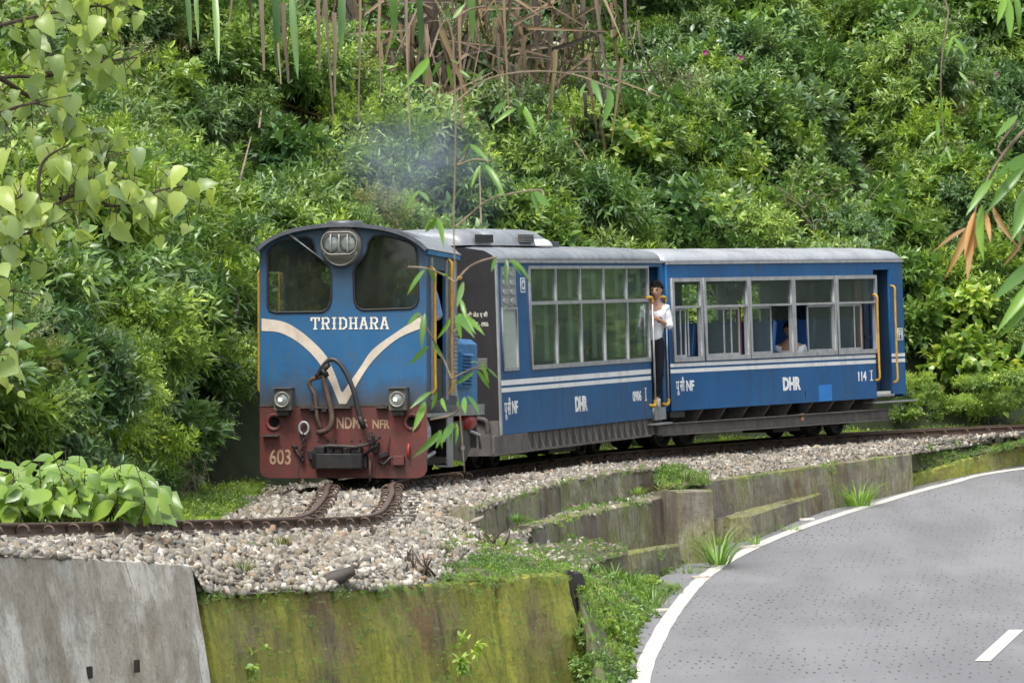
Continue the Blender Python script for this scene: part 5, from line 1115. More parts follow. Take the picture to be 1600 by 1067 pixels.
def frames(d, up, roll):
    d = d/np.linalg.norm(d, axis=1)[:, None]; s = np.cross(up, d); s /= np.maximum(np.linalg.norm(s, axis=1), 1e-6)[:, None]; n = np.cross(d, s)
    c, q = np.cos(roll)[:, None], np.sin(roll)[:, None]; s2 = s*c+n*q; n2 = -s*q+n*c
    return np.stack([d, s2, n2], 2)
def place_leaves(shape, pos, fr, size):
    LV, LF = LS[shape]; n = len(pos)
    V = np.einsum('nij,kj->nki', fr, LV)*size[:, None, None]+pos[:, None]
    return V.reshape(-1, 3), (LF[None]+(np.arange(n)*len(LV))[:, None, None]).reshape(-1, 4)
def unit(v): return v/np.maximum(np.linalg.norm(v, axis=-1, keepdims=True), 1e-9)
def bush_data(r, n_tw, per, size, shape, flat=.8, twl=.35, inner=.35, droop=.25, seed=0, up=.35, lobes=0):
    g = np.random.default_rng(seed)
    dirs = unit(g.normal(size=(n_tw, 3))*[1, 1, .8]+[0, 0, up]); rad = r*(1-inner*g.random(n_tw)**1.6)
    if lobes:
        lc = unit(g.normal(size=(lobes, 3))); k = (dirs @ lc.T).max(1); rad *= .72+.42*np.clip(k, 0, 1)**3
    tip = dirs*rad[:, None]*[1, 1, flat]; L = twl*r*(.6+.8*g.random(n_tw)); base = tip-unit(dirs+[0, 0, .25])*L[:, None]
    t = np.tile(np.linspace(.12, 1, per), n_tw); k = np.repeat(np.arange(n_tw), per)
    ax = unit(tip-base)[k]; bend = np.zeros((len(k), 3)); bend[:, 2] = -droop*r*.35*(t**2)
    p = base[k]+(tip-base)[k]*t[:, None]+bend
    gold = np.tile(np.arange(per)*2.4, n_tw)+np.repeat(g.random(n_tw)*6, per)
    a = np.cross(ax, g.normal(size=ax.shape)); ref = unit(np.cross(ax, [[.3, .2, 1.]])); r2 = np.cross(ax, ref)
    ra = ref*np.cos(gold)[:, None]+r2*np.sin(gold)[:, None]
    spread = (.95-.55*t)[:, None]
    d = unit(ax*(1-spread*.65)+ra*spread+g.normal(size=ax.shape)*.12+[0, 0, -.12])
    upv = unit(np.array([[0, 0, 1.]])+ax*.5+g.normal(size=ax.shape)*.3)
    fr = frames(d, upv, g.normal(size=len(k))*.3); sz = size*(.65+.6*g.random(len(k)))*(1-.25*(t > .93))
    V, Fc = place_leaves(shape, p, fr, sz); return V, Fc, base, tip
def stems_mesh(name, base, tip, r, m, root=(0, 0, 0), every=6):
    mb = MB()
    for b, t in list(zip(base, tip))[::every]:
        b = Vector(b); t = Vector(t); c = Vector(root); mid = c.lerp(b, .55)+Vector((0, 0, -.05))
        mb.tube([c, mid, b, t], [r*2, r*1.4, r, r*.5], 4, cap=False)
    return mb
def leaf_obj(name, V, Fc, m, parent=None): return link(name, raw_mesh(name, V, Fc), m, parent)
TPL = bpy.data.collections.new('foliage_templates')
def template(name, V, Fc, m, extra=None):
    me = raw_mesh(name, V, Fc); me.materials.append(m); o = bpy.data.objects.new(name, me); return o
def gn_scatter(name, P, rot, scl, idx, temps, label, cat, kind='stuff'):
    col = bpy.data.collections.new(name+'_set')
    for t in temps: col.objects.link(t)
    me = bpy.data.meshes.new(name); me.vertices.add(len(P)); me.vertices.foreach_set('co', np.asarray(P, np.float32).ravel())
    for nm, ty, arr in (('rot', 'FLOAT_VECTOR', rot), ('scl', 'FLOAT', scl), ('idx', 'INT', idx)):
        a = me.attributes.new(nm, ty, 'POINT'); a.data.foreach_set('vector' if ty == 'FLOAT_VECTOR' else 'value', np.asarray(arr, np.int32 if ty == 'INT' else np.float32).ravel())
    o = link(name, me); ng = bpy.data.node_groups.new(name, 'GeometryNodeTree')
    ng.interface.new_socket('Geometry', in_out='INPUT', socket_type='NodeSocketGeometry'); ng.interface.new_socket('Geometry', in_out='OUTPUT', socket_type='NodeSocketGeometry')
    n, l = ng.nodes, ng.links; gi, go = n.new('NodeGroupInput'), n.new('NodeGroupOutput')
    ip = n.new('GeometryNodeInstanceOnPoints'); ci = n.new('GeometryNodeCollectionInfo'); ci.inputs[0].default_value = col; ci.inputs['Separate Children'].default_value = True; ci.inputs['Reset Children'].default_value = True
    ip.inputs['Pick Instance'].default_value = True
    def at(nm, ty):
        a = n.new('GeometryNodeInputNamedAttribute'); a.data_type = ty; a.inputs[0].default_value = nm; return a.outputs[0]
    l.new(gi.outputs[0], ip.inputs['Points']); l.new(ci.outputs[0], ip.inputs['Instance']); l.new(at('idx', 'INT'), ip.inputs['Instance Index'])
    er = n.new('FunctionNodeEulerToRotation'); l.new(at('rot', 'FLOAT_VECTOR'), er.inputs[0]); l.new(er.outputs[0], ip.inputs['Rotation']); l.new(at('scl', 'FLOAT'), ip.inputs['Scale'])
    l.new(ip.outputs[0], go.inputs[0]); o.modifiers.new('scatter', 'NODES').node_group = ng
    return tag(o, label, cat, kind=kind)

# clumps used by the mass of undergrowth (names sort = index)
KINDS = [('lance', 'lf_mid', .62, 120, 12, .120), ('lance', 'lf_dark', .62, 105, 11, .125), ('ovate', 'lf_mid', .60, 90, 9, .118), ('small', 'lf_olive', .55, 130, 13, .062),
         ('small', 'lf_fresh', .55, 120, 12, .065), ('lance', 'lf_fresh', .6, 110, 12, .112), ('ovate', 'lf_dark', .6, 65, 8, .17), ('heart', 'lf_broad', .55, 62, 6, .125), ('lance', 'lf_blue', .6, 110, 11, .12), ('small', 'lf_mid', .55, 140, 13, .06)]
temps = []
for i, (shp, mt, r, ntw, per, sz) in enumerate(KINDS):
    V, Fc, b_, t_2 = bush_data(r, ntw, per, sz, shp, flat=.85, seed=20+i, lobes=6, twl=.5, inner=.5)
    o = template(f'clump_{i:02d}', V, Fc, M[mt]); temps.append(o)
# points on the hillside
HVn = HV; d_, _ = 0, 0
P, fi = scatter_on(HVn, HFc, 9.0, None)
kk = (fi % (hn-1))
px, py = project(P)
keep = (px > -1100) & (px < 2600) & (py > -650) & (py < 1300) & (P[:, 1] > 12)
keep &= ((px > -260) & (px < 1860) & (py > -260)) | (rng.random(len(P)) < .55)
P, fi, kk, px, py = P[keep], fi[keep], kk[keep], px[keep], py[keep]
A, B, D = HVn[HFc[fi, 0]], HVn[HFc[fi, 1]], HVn[HFc[fi, 3]]
nr = unit(np.cross(B-A, D-A)); nr *= np.sign((nr*[[.3, -1, .3]]).sum(1))[:, None]
P = P+nr*rng.uniform(.0, .7, (len(P), 1))
nz = np.array([mn.noise(Vector((float(a)*.5, float(b)*.25, float(c)*.6))) for a, b, c in P]); nz2 = np.array([mn.noise(Vector((float(a)*1.1+9, float(b)*.6, float(c)*1.2))) for a, b, c in P])
P = P+nr*np.clip(nz*1.5, -.1, .8)[:, None]
dn_ = .8+1.0*nz2+1.2*np.clip(nz+.1, -.6, 0)                                                     # ragged density
sel = rng.random(len(P)) < np.clip(dn_, .16, 1)
# hollow of the dead palm thicket
hol = (px > 525) & (px < 925) & (py > -200) & (py < 225); sel &= ~(hol & (rng.random(len(P)) < .45))
od = np.array([((TA[:, 0]-p[0])**2+(TA[:, 1]-p[1])**2).min()**.5 for p in P]); sel &= ~((py > 560) & (px > 372) & (px < 720) & (P[:, 1] < 47)); sel &= (od > 1.8)
P, px, py, nz, nz2, hol = P[sel], px[sel], py[sel], nz[sel], nz2[sel], hol[sel]
def choose(w): return rng.choice(len(KINDS), p=np.array(w)/sum(w))
idx = []
for i in range(len(P)):
    x, y = px[i], py[i]
    if hol[i]: w = [.6, 7, .3, 0, 0, 0, 3, 0, 2, .3]  # dark leaf kinds put the shade of the thicket into the colour
    elif x > 1400 and y > 470: w = [1, 1, 2, 0, 0, 1, 1, 6, 0, 0]
    elif x > 930 and y < 400: w = [3, 2, 2, 1.5, 1, 2, 2, .6, 2, 2] if nz[i] > -.1 else [1, 2, 1, 3, .5, 1, 1, 0, 1, 2]
    elif x < 400 and y > 520: w = [3, 1, 1, 1, 3, 4, .5, .5, 0, 3]
    elif x < 450 and y < 320: w = [2, 2, .5, 2.5, 1.5, 1, 0, 0, 2, 3]
    elif x < 620: w = [3, 1.5, 1, 1, 1.5, 3, .5, 0, 1, 2]
    else: w = [5, 3, 1.5, .4, .4, 2.5, 1.5, 0, 2, .8]
    if nz[i] < -.12 and not hol[i]: w = [1, 6, .5, .3, 0, .2, 2, 0, 2, .5]  # hollows get darker leaf kinds as painted shade
    # patches: neighbours tend to be alike
    w = [a*(2.6 if (j*.37+nz[i]*3) % 1 < .3 else .7) for j, a in enumerate(w)]; idx.append(choose(w))
rot = np.stack([rng.normal(size=len(P))*.35+.25, rng.normal(size=len(P))*.3, rng.uniform(0, 6.28, len(P))], 1)
scl = rng.uniform(.5, 1.3, len(P))*np.where(kk[sel] < 2, .7, 1)
gn_scatter('undergrowth', P, rot, scl, idx, temps, 'dense green hillside undergrowth behind the whole train', 'undergrowth')
print('clumps', len(P))
# low plants between the track and the hill foot
lp = []
for i in range(0, len(TC), 3):
    if TC[i].y > 20 and TC[i].y < 75:
        for _ in range(3):
            o_ = rng.uniform(1.15, 1.9); p = TC[i]-TN[i]*o_; lp.append((p.x, p.y, p.z-.12))
for _ in range(90):
    p = U(rng.uniform(1395, 1640), rng.uniform(585, 655), 1.0); Yk = rng.uniform(62.5, 65.0); lp.append((p.x*Yk, Yk, CAM_H+(p.z-CAM_H)*Yk))
lp = np.array(lp); qx, qy = project(lp); kq = (qx > -200) & (qx < 1750) & ~((qx > 395) & (qx < 640)); lp = lp[kq]
gn_scatter('ground_cover', lp, np.stack([np.zeros(len(lp)), np.zeros(len(lp)), rng.uniform(0, 6.28, len(lp))], 1), rng.uniform(.22, .42, len(lp)), rng.choice([4, 5, 7, 9], len(lp)), [t.copy() for t in temps], 'low leafy weeds along the foot of the slope behind the rails', 'weeds')
# dark far trees on the ridge and beyond the road (they also stand in the windows' reflections)
big = []
for i in (0, 1, 2, 6): t = temps[i].copy(); t.scale = (1, 1, 1); big.append(t)
tp = []
for k in range(420):
    a = rng.uniform(0, 1); x = 16+rng.normal()*2.2+10*abs(a-.35); y = -22+86*a
    tp.append((x+3, y, fz(y)+rng.uniform(0, 4.5)))
for k in range(160): tp.append((rng.uniform(-30, 16), -24+rng.normal()*2, rng.uniform(-2, 4)))
tp = np.array(tp)
gn_scatter('roadside_trees', tp, rng.uniform(0, 6.28, (len(tp), 3)), rng.uniform(2.2, 3.6, len(tp)), rng.integers(0, 4, len(tp)), big, 'mass of dark trees on the far side of the road', 'trees')

# ------------------------------------------------------------------ individual plants
def plant(name, label, cat, loc, parts, group=None, rz=0, s=1):
    e = empty(name, tuple(loc), label, cat, group)
    for nm, V, Fc, m in parts:
        if isinstance(V, MB): V.build(nm, m, e)
        else: leaf_obj(nm, V, Fc, m, e)
    e.rotation_euler = (0, 0, rz); e.scale = (s, s, s); return e
def shrub(label, px, py, Y, r, kind, mt, size, ntw, per, seed, cat='shrub', name='shrub', flat=.9, flowers=None, lobes=7, back=0, stem='bark'):
    V, Fc, b, t = bush_data(r, ntw, per, size, kind, flat=flat, seed=seed, lobes=lobes, twl=.45, inner=.5)
    st = stems_mesh('stem', b, t, .006*max(r, .6), M[stem], root=(0, .1, -r*flat), every=5)
    parts = [('foliage', V, Fc, M[mt]), ('stem', st, None, M[stem])]
    e = plant(name, label, cat, U(px, py, Y), parts)
    if flowers:
        n, fm = flowers; g = np.random.default_rng(seed); q = t[g.choice(len(t), n)]; q = q[q[:, 1] < .2*r] if (q[:, 1] < .2*r).any() else q
        mb = MB()
        for c in q:
            for j in range(14):
                c0_ = c; c = Vector(c0_)+Vector(g.normal(size=3)*[.03, .02, .03]) if j % 5 == 0 and j else c0_
                a = j*1.26; mb.add([Vector(c), Vector(c)+Vector((math.cos(a)*.03+.012, -.02, math.sin(a)*.03)), Vector(c)+Vector((math.cos(a+.6)*.045, -.03, math.sin(a+.6)*.045)), Vector(c)+Vector((math.cos(a+1.2)*.03, -.02, math.sin(a+1.2)*.03))], [(0, 1, 2, 3)])
        mb.build('blossom', M[fm], e)
    return e
def surf(px, py, lift=.35):
    """depth of the hillside surface seen at a photo position"""
    c = HVn[HFc].mean(1); x, y = project(c); d = (x-px)**2+(y-py)**2; cand = np.argsort(d)[:6]; return float(c[cand, 1].min())-lift
SH = [('rounded privet bush standing in the bluish smoke above the locomotive', 600, 290, .95, 'lance', 'lf_mid', .13, 190, 11),
      ('bush of narrow leaves directly above the silver roof air unit', 830, 260, .85, 'lance', 'lf_mid', .13, 170, 11),
      ('large leaved bush above the gap between the two coaches', 1060, 330, .62, 'ovate', 'lf_dark', .20, 90, 8),
      ('grey green broad leaved shrub high over the last coach', 1255, 185, .80, 'ovate', 'lf_blue', .19, 120, 8),
      ('thin dry shrub with brown twigs left of the purple flowers', 1050, 145, .7, 'small', 'lf_olive', .06, 150, 12),
      ('shrub with magenta blossoms in the upper middle right', 1120, 110, .45, 'lance', 'lf_mid', .11, 70, 10),
      ('bright spreading bush at the top right of the slope', 1420, 80, .9, 'lance', 'lf_fresh', .11, 190, 11),
      ('fine leaved bush just left of the cab yellow handrails', 330, 560, .55, 'small', 'lf_fresh', .07, 120, 12),
      ('glossy bush with whorled leaves at the middle of the left slope', 200, 215, .8, 'lance', 'lf_blue', .13, 150, 11),
      ('pale spreading shrub in the clearing left of the palm trunks', 400, 130, .5, 'small', 'lf_fresh', .06, 110, 12),
      ('compound leaved bush low on the left slope', 180, 600, .6, 'lance', 'lf_fresh', .10, 120, 12),
      ('leafy bush behind the roof of the last coach', 1300, 350, .6, 'lance', 'lf_mid', .12, 120, 11),
      ('dark bush under the dead palm leaves at the right of the thicket', 960, 330, .7, 'lance', 'lf_dark', .14, 130, 11),
      ('heart leaved creeper mound right of the last coach door', 1500, 560, .75, 'heart', 'lf_broad', .14, 100, 6),
      ('light green creeper clump at the foot of the slope near the right edge', 1570, 600, .55, 'heart', 'lf_broad', .13, 80, 6),
      ('climbing plant with pink blossoms near the upper right edge', 1540, 130, .5, 'lance', 'lf_dark', .12, 80, 10),
      ('bush of bright leaves beside the left handrail of the cab', 350, 400, .7, 'lance', 'lf_mid', .12, 130, 11)]
for i, (lab, x, y, r, k, mt, sz, ntw, per) in enumerate(SH):
    shrub(lab, x, y, surf(x, y, r*.55), r, k, mt, sz, ntw, per, 100+i, flowers=(9, 'flower') if 'magenta' in lab else ((5, 'flower_pink') if 'pink blossoms' in lab else None))
# tangles of thin dry twigs
def tangle(label, px, py, r, n, seed, m='bark_pale', upright=.2, dep=.2, thick=.006, name='dry_twigs'):
    g = np.random.default_rng(seed); mb = MB()
    for _ in range(n):
        a = Vector(g.normal(size=3)*[r*.5, r*.2, r*.35]); d = Vector(unit(g.normal(size=3)+[0, 0, upright*4])); L = r*g.uniform(.5, 1.3)
        b = a+d*L*.5+Vector(g.normal(size=3)*.06*r); c = a+d*L+Vector((0, 0, -.15*L)); mb.tube([a, b, c], [thick, thick*.8, thick*.4], 4, cap=False)
    o = mb.build(name, M[m]); o.location = U(px, py, surf(px, py, dep+.35)); return tag(o, label, 'dry twigs')
tangle('tangle of brown dry vines above the last coach left of the purple flowers', 1050, 170, .55, 60, 5, 'bark')
tangle('bare arching twigs over the roof of the last coach', 1240, 330, .7, 40, 6, 'bark_pale', .05)
tangle('dry white stalks at the foot of the slope left of the buffer plate', 290, 755, .32, 60, 7, 'bark_pale', .5, -.9, .004)
tangle('sparse dry twigs on the left slope behind the big leaves', 260, 520, .5, 30, 8, 'bark', .1)
# broad leaved plant beside the rail at lower left
def broad_plant(label, spots, size, mt, shape, seed, name, cat):
    g = np.random.default_rng(seed); e = empty(name, tuple(spots[0][0]), label, cat); o0 = e.location.copy(); st = MB(); LV = []
    shp, LFc = LS[shape]; lm = [raw_mesh('leaf', shp*size, LFc, True) for _ in range(1)]
    lm = []
    for v in range(4):
        w, f = leaf_shape([(0, .02), (.08, .13), (.22, .24), (.42, .30+.02*v), (.62, .25), (.82, .13), (1, .004)] if shape == 'broad' else [(-.12, .14), (-.02, .31), (.12, .42), (.32, .44-.03*v), (.55, .33), (.8, .15), (1, .004)], .16+.1*v, .12+.12*v)
        w = w+np.stack([np.zeros(len(w)), np.zeros(len(w)), .012*np.sin(w[:, 0]*14+v)*np.abs(w[:, 1])*6], 1)
        me = raw_mesh('leaf', w*size, f, True); me.materials.append(M[mt]); lm.append(me)
    for base, tip, nl in spots:
        base = Vector(base); tip = Vector(tip); mid = base.lerp(tip, .5)+Vector(g.normal(size=3)*.04); pts = crom([base, mid, tip], 6); st.tube([p-o0 for p in pts], [.007*(1-.7*i/len(pts)) for i in range(len(pts))], 5, cap=False)
        for k in range(nl):
            t = .25+.75*(k+g.random()*.5)/nl; i = min(int(t*(len(pts)-1)), len(pts)-2); p = pts[i].lerp(pts[i+1], t*(len(pts)-1)-i)
            ax = (pts[i+1]-pts[i]).normalized(); a = k*2.4+g.random(); rd = Vector((math.cos(a), math.sin(a)*.8-.25, .15))
            d = (ax*.2+rd*.75+Vector((0, -.15, -.35-.5*g.random()))).normalized()
            upv = Vector((g.normal()*.3, -.55+g.normal()*.25, .9)); s_ = upv.cross(d).normalized(); n_ = d.cross(s_)
            o = link('leaf', lm[g.integers(0, 4)], None, e); sc_ = g.uniform(.6, 1.15)*(1 if t < .9 else .65)
            q = p+rd*size*.12*sc_-o0
            mw = Matrix((d, s_, n_)).transposed().to_4x4(); mw.translation = q; o.matrix_local = mw @ Matrix.Scale(sc_, 4)
            st.tube([p-o0, q], .004, 4, cap=False)
    st.build('stem', M['bark'], e); return e
g = np.random.default_rng(3); sp = []
for k in range(46):
    x = -10+k*5.4+g.normal()*9; yt = 700+.0011*(x-70)**2+g.uniform(-6, 60); Y = 31.0+g.uniform(-.2, 1.2)
    sp.append((U(x+g.normal()*14, 815, Y), U(x, yt, Y-.1), 7))
broad_plant('low plant with large pale green leaves right behind the rail at lower left', sp, .225, 'lf_broad', 'broad', 3, 'broadleaf_plant', 'plant')
# heart leaved tree branches reaching in at the left edge
def heart_branch():
    g = np.random.default_rng(11); e = empty('heart_leaf_tree', (-5.9, 24.5, -.3), 'tree with large yellow green heart shaped leaves reaching in from the left edge', 'tree'); o0 = Vector((-5.9, 24.5, -.3))
    MB().tube([(0, 0, -.6), (.1, .1, 1.4), (-.05, .3, 3.0), (.2, .5, 5.2)], [.14, .11, .08, .04], 10).build('trunk', M['bark'], e)
    br = [[(-140, 150, 24.8), (0, 122, 25.4), (75, 118, 25.8), (106, 89, 26), (134, 60, 26.1)], [(75, 118, 25.8), (140, 100, 26.2), (215, 90, 26.4)], [(-120, 330, 24.8), (0, 330, 25.3), (67, 327, 25.6), (120, 300, 25.8), (150, 272, 26), (169, 236, 26.1)],
          [(94, 311, 25.7), (140, 300, 25.9), (169, 321, 26), (213, 318, 26.2), (245, 299, 26.3), (300, 290, 26.4)], [(-100, 60, 24.8), (0, 40, 25.4), (60, 25, 25.7), (150, 10, 26), (180, 20, 26.1)], [(-80, 20, 24.8), (40, -10, 25.4), (160, -30, 26), (190, 5, 26)],
          [(-100, 470, 25), (0, 400, 25.4), (30, 370, 25.5), (60, 360, 25.6)], [(-100, 520, 25), (-20, 470, 25.3), (30, 450, 25.5)], [(-80, 560, 25.1), (-10, 560, 25.3), (15, 600, 25.4)], [(0, 122, 25.4), (60, 160, 25.7), (110, 185, 26), (130, 190, 26)],
          [(67, 327, 25.6), (60, 290, 25.6), (70, 250, 25.7), (110, 225, 25.8)], [(-60, 210, 25), (20, 170, 25.3), (60, 160, 25.4)], [(-70, 400, 25), (-10, 340, 25.2), (40, 300, 25.4)]]
    lm = []
    for v in range(5):
        w, f = leaf_shape([(-.13, .14), (-.03, .30), (.12, .42), (.32, .44-.02*v), (.55, .33), (.8, .15), (1, .004)], .12+.1*v, .1+.15*v)
        me = raw_mesh('leaf', w*.118, f, True); me.materials.append(M['lf_heart']); lm.append(me)
    st = MB(); tot = 0
    for bi, b in enumerate(br):
        pts = crom([U(*p) for p in b], 6); n = len(pts); st.tube([p-o0 for p in pts], [.016*(1-.75*i/n) for i in range(n)], 6, cap=False)
        L = sum((pts[i+1]-pts[i]).length for i in range(n-1)); nl = int(L*(52 if bi in (2, 3) else 27))
        if bi < 2 or b[0][0] < 0:
            a = U(*b[0]); k = max(0, min(5, a.z+.9)); st.tube([a-o0, Vector((.05, .3, max(.8, a.z-.3)))], [.016, .035], 6, cap=False) if b[0][0] < 0 else None
        for k in range(nl):
            t = (k+g.random())/nl; t = t**(.55 if bi in (2, 3) else .8); i = min(int(t*(n-1)), n-2); p = pts[i].lerp(pts[i+1], t*(n-1)-i)
            if project(np.array([tuple(p)]))[0][0] < -60: continue
            off = Vector(g.normal(size=3)*[.10, .14, .085]); q = p+off; st.tube([p-o0, q-o0], .003, 4, cap=False)
            d = Vector((g.normal()*.55+.1, g.normal()*.5-.2, -.75+g.normal()*.35)).normalized(); upv = Vector((g.normal()*.45, -.7, .55+g.normal()*.3)); s_ = upv.cross(d).normalized(); n_ = d.cross(s_)
            o = link('leaf', lm[g.integers(0, 5)], None, e); mw = Matrix((d, s_, n_)).transposed().to_4x4(); mw.translation = q-o0; o.matrix_local = mw @ Matrix.Scale(float(g.choice([.45, .7, .9, 1.05, 1.2])), 4); tot += 1
    st.build('branch', M['bark'], e); print('heart leaves', tot)
heart_branch()
# ------------------------------------------------------------------ dead palm thicket
def dry_mesh(L, w, bend, seed):
    g = np.random.default_rng(seed); n = 12; V = []; a = 0; x = z = 0.
    for i in range(n):
        t = i/(n-1); ww = w*(1-.75*t)*(.8+.4*g.random()); V += [(x, ww, z+ww*.5), (x, 0, z), (x, -ww, z+ww*.5)]
        a += bend*g.uniform(.4, 1.6)/n*(3 if i == 3 else 1); x += L/n*math.cos(a); z -= L/n*math.sin(a)
    Fs = [f for i in range(n-1) for f in ((i*3, i*3+1, i*3+4, i*3+3), (i*3+1, i*3+2, i*3+5, i*3+4))]
    me = raw_mesh('dry_leaf', V, Fs); me.materials.append(M['dry']); return me
dm = [dry_mesh(1.25, .024, b, i) for i, b in enumerate((.15, .6, 1.4, 2.2, .3, .9))]
def palm(label, px, ybase, ytop, Y, lean, n, seed, r=.13, spread=95):
    g = np.random.default_rng(seed); a = U(px, ybase, Y); b = U(px+lean, ytop, Y+.2); e = empty('screw_palm', tuple(a), label, 'palm'); o0 = Vector(a)
    H = (b-a).length; pts = [a.lerp(b, k/24)+Vector((.04*math.sin(k*.5), 0, 0)) for k in range(25)]
    MB().tube([p-o0 for p in pts], [r*(1+.09*(k % 2)) for k in range(25)], 10).build('trunk', M['palmbark'], e)
    for k in range(n):
        p = a.lerp(b, g.uniform(.15, 1.05)); off = Vector((g.normal()*spread/130, g.uniform(-.9, .1), g.normal()*.12)); 
        down = g.random() < .64
        d = Vector((g.normal()*.16, g.normal()*.2, -1)) if down else Vector((g.normal()*1.0, g.normal()*.4, -.1+g.normal()*.5)); d.normalize()
        upv = Vector((g.normal()*.5, -1, g.normal()*.4)); s_ = upv.cross(d).normalized(); n_ = d.cross(s_); o = link('dry_leaf', dm[g.integers(0, 6)], None, e)
        mw = Matrix((d, s_, n_)).transposed().to_4x4(); mw.translation = p+off*.75-o0; o.matrix_local = mw @ Matrix.Diagonal((g.uniform(.5, 1.9), g.uniform(.5, 1.6), 1.2, 1))
    return e
palm('leftmost thick screw palm trunk with dry hanging leaves in the thicket', 575, 260, -70, surf(575, 130, .2), -45, 70, 1, .15)
palm('screw palm trunk with collapsed brown leaves above the locomotive roof', 655, 260, -60, surf(655, 130, .5), 20, 110, 2, .11)
palm('slanting screw palm stem at the middle of the dead leaf thicket', 690, 240, -40, surf(700, 130, .2), 60, 100, 3, .07)
palm('thin screw palm stem with broken pale leaves at the right of the thicket', 830, 230, -40, surf(830, 130, .7), 10, 110, 4, .05, 110)
palm('short dead screw palm beside the green bushes at the thicket edge', 890, 200, -60, surf(890, 100, .5), -15, 45, 5, .04, 60)
# hanging strips at the left of the thicket (living green strap leaves and dry ones)
g = np.random.default_rng(21)
e = empty('hanging_palm_leaves', tuple(U(400, -60, 49.5)), 'green and brown strap leaves hanging down at the top left of the thicket', 'palm leaves'); o0 = e.location.copy()
for x, y0, y1, w, mt in ((291, -30, 75, .035, 'lf_dark'), (313, -30, 65, .03, 'lf_dark'), (337, -30, 100, .04, 'lf_dark'), (368, -40, 40, .02, 'dry'), (388, -40, 60, .02, 'dry'), (411, -40, 110, .035, 'dry'), (430, -30, 120, .05, 'lf_dark'), (447, 5, 130, .035, 'dry'), (459, -20, 125, .045, 'lf_dark'), (620, -30, 60, .05, 'lf_dark'), (655, -30, 95, .04, 'lf_dark'), (740, -30, 70, .045, 'lf_dark'), (535, -30, 85, .05, 'lf_dark'), (600, -20, 150, .02, 'dry'), (640, -20, 210, .018, 'dry'), (722, 20, 200, .02, 'dry'), (790, -20, 190, .018, 'dry'), (440, 40, 130, .02, 'dry'), (500, -20, 110, .03, 'dry'), (512, -20, 190, .02, 'dry'), (566, -20, 190, .018, 'dry'), (525, 20, 150, .03, 'dry')):
    a, b = U(x-4, y0, 49.5+g.random()*.5), U(x+g.normal()*6, y1, 49.3+g.random()*.6); d = b-a; L = d.length; d.normalize(); upv = Vector((g.normal()*.3, -1, 0)); s_ = upv.cross(d).normalized(); n_ = d.cross(s_); V = []
    for k in range(8): t = k/7; ww = w*math.sin(math.pi*(.15+.85*t))**.7 if mt != 'dry' else w*(1-.6*t); p = a+d*L*t-o0+n_*.03*math.sin(t*5); V += [tuple(p+s_*ww+n_*ww*.4), tuple(p), tuple(p-s_*ww+n_*ww*.4)]
    Fs = [f for i in range(7) for f in ((i*3, i*3+1, i*3+4, i*3+3), (i*3+1, i*3+2, i*3+5, i*3+4))]
    link('strap_leaf', raw_mesh('strap_leaf', V, Fs), M[mt], e)
MB().tube([(0, 0, 0), (.4, .8, .4), (1.2, 1.6, .4)], .06, 6).build('stem', M['palmbark'], e)
# bare sticks
def stick(label, pts, r, m='bark_pale', name='dead_branch', n=5, cat='branch'):
    P_ = crom([U(*p) for p in pts], n); o = MB().tube(P_, [r*(1-.5*i/len(P_)) for i in range(len(P_))], 6).build(name, M[m]); return tag(o, label, cat)
def sf(x, y, d=.55): return (x, y, surf(x, y, d))
stick('pale bare branch leaning beside the left end of the cab roof', [sf(364, 320), sf(378, 270), sf(392, 215)], .02)
stick('tall thin pale stalk at the left of the palm thicket', [sf(405, 200), sf(415, 130), sf(437, 60)], .016)
stick('broken dead branch pointing at the cab from the left', [sf(318, 466, 1.2), sf(350, 450, 1.2), sf(402, 425, 1.0)], .045, 'bark_pale')
stick('second broken dead branch just under the first beside the cab', [sf(335, 470, 1.1), sf(372, 448, 1.1), sf(405, 440, .9)], .03, 'bark')
stick('dark broken stem rising to the cab handrail', [sf(366, 500, 1.0), sf(372, 470, 1.0), sf(368, 425, 1.0)], .025, 'bark')
stick('long diagonal dead leaf rib in the middle of the thicket', [sf(600, 50, .9), sf(700, 110, 1.0), sf(800, 150, 1.0)], .025)
stick('arching dead rib at the right of the thicket', [sf(790, 90, .9), sf(860, 75, 1.1), sf(910, 80, .9), sf(905, 10, .8)], .022)
stick('upright dead rib crossing the right of the thicket', [sf(868, 170, 1), sf(880, 100, 1), sf(905, 50, 1)], .018)
stick('pale twin stalk standing above the silver air unit', [(752, 352, 50.5), (751, 320, 50.6), (749, 260, 50.8)], .014)
stick('thin bare twig low on the left slope', [sf(215, 640, 1), sf(250, 600, 1), sf(290, 585, 1)], .01, 'bark')

# ------------------------------------------------------------------ bamboo in front
bl = []
for v in range(3):
    w, f = leaf_shape([(0, .008), (.1, .05), (.28, .085), (.5, .09), (.75, .055), (.92, .018), (1, .001)], .12+.2*v, .05+.16*v)
    me = raw_mesh('leaf', w, f, True); me.materials.append(M['bamboo']); bl.append(me)
    m2 = me.copy(); m2.materials.clear(); m2.materials.append(M['bamboo_dry']); bl.append(m2)
def bleaf(e, o0, p, q, dry=False, g=rng):
    a, b = p, q; d = b-a; L = d.length; d.normalize(); upv = Vector((g.normal()*.5, -1, .6+g.normal()*.3)); s_ = upv.cross(d).normalized(); n_ = d.cross(s_)
    o = link('leaf', bl[int(g.integers(0, 3))*2+(1 if dry else 0)], None, e); mw = Matrix((d, s_, n_)).transposed().to_4x4(); mw.translation = a-o0; o.matrix_local = mw @ Matrix.Diagonal((L, L*(.68 if dry else .95), L, 1))
YB = 14.
e = empty('bamboo_culm', (3.4, 13.2, -1.7), 'slender hanging bamboo stem with sparse bright leaves in front of the locomotive', 'bamboo'); o0 = Vector((3.4, 13.2, -1.7))
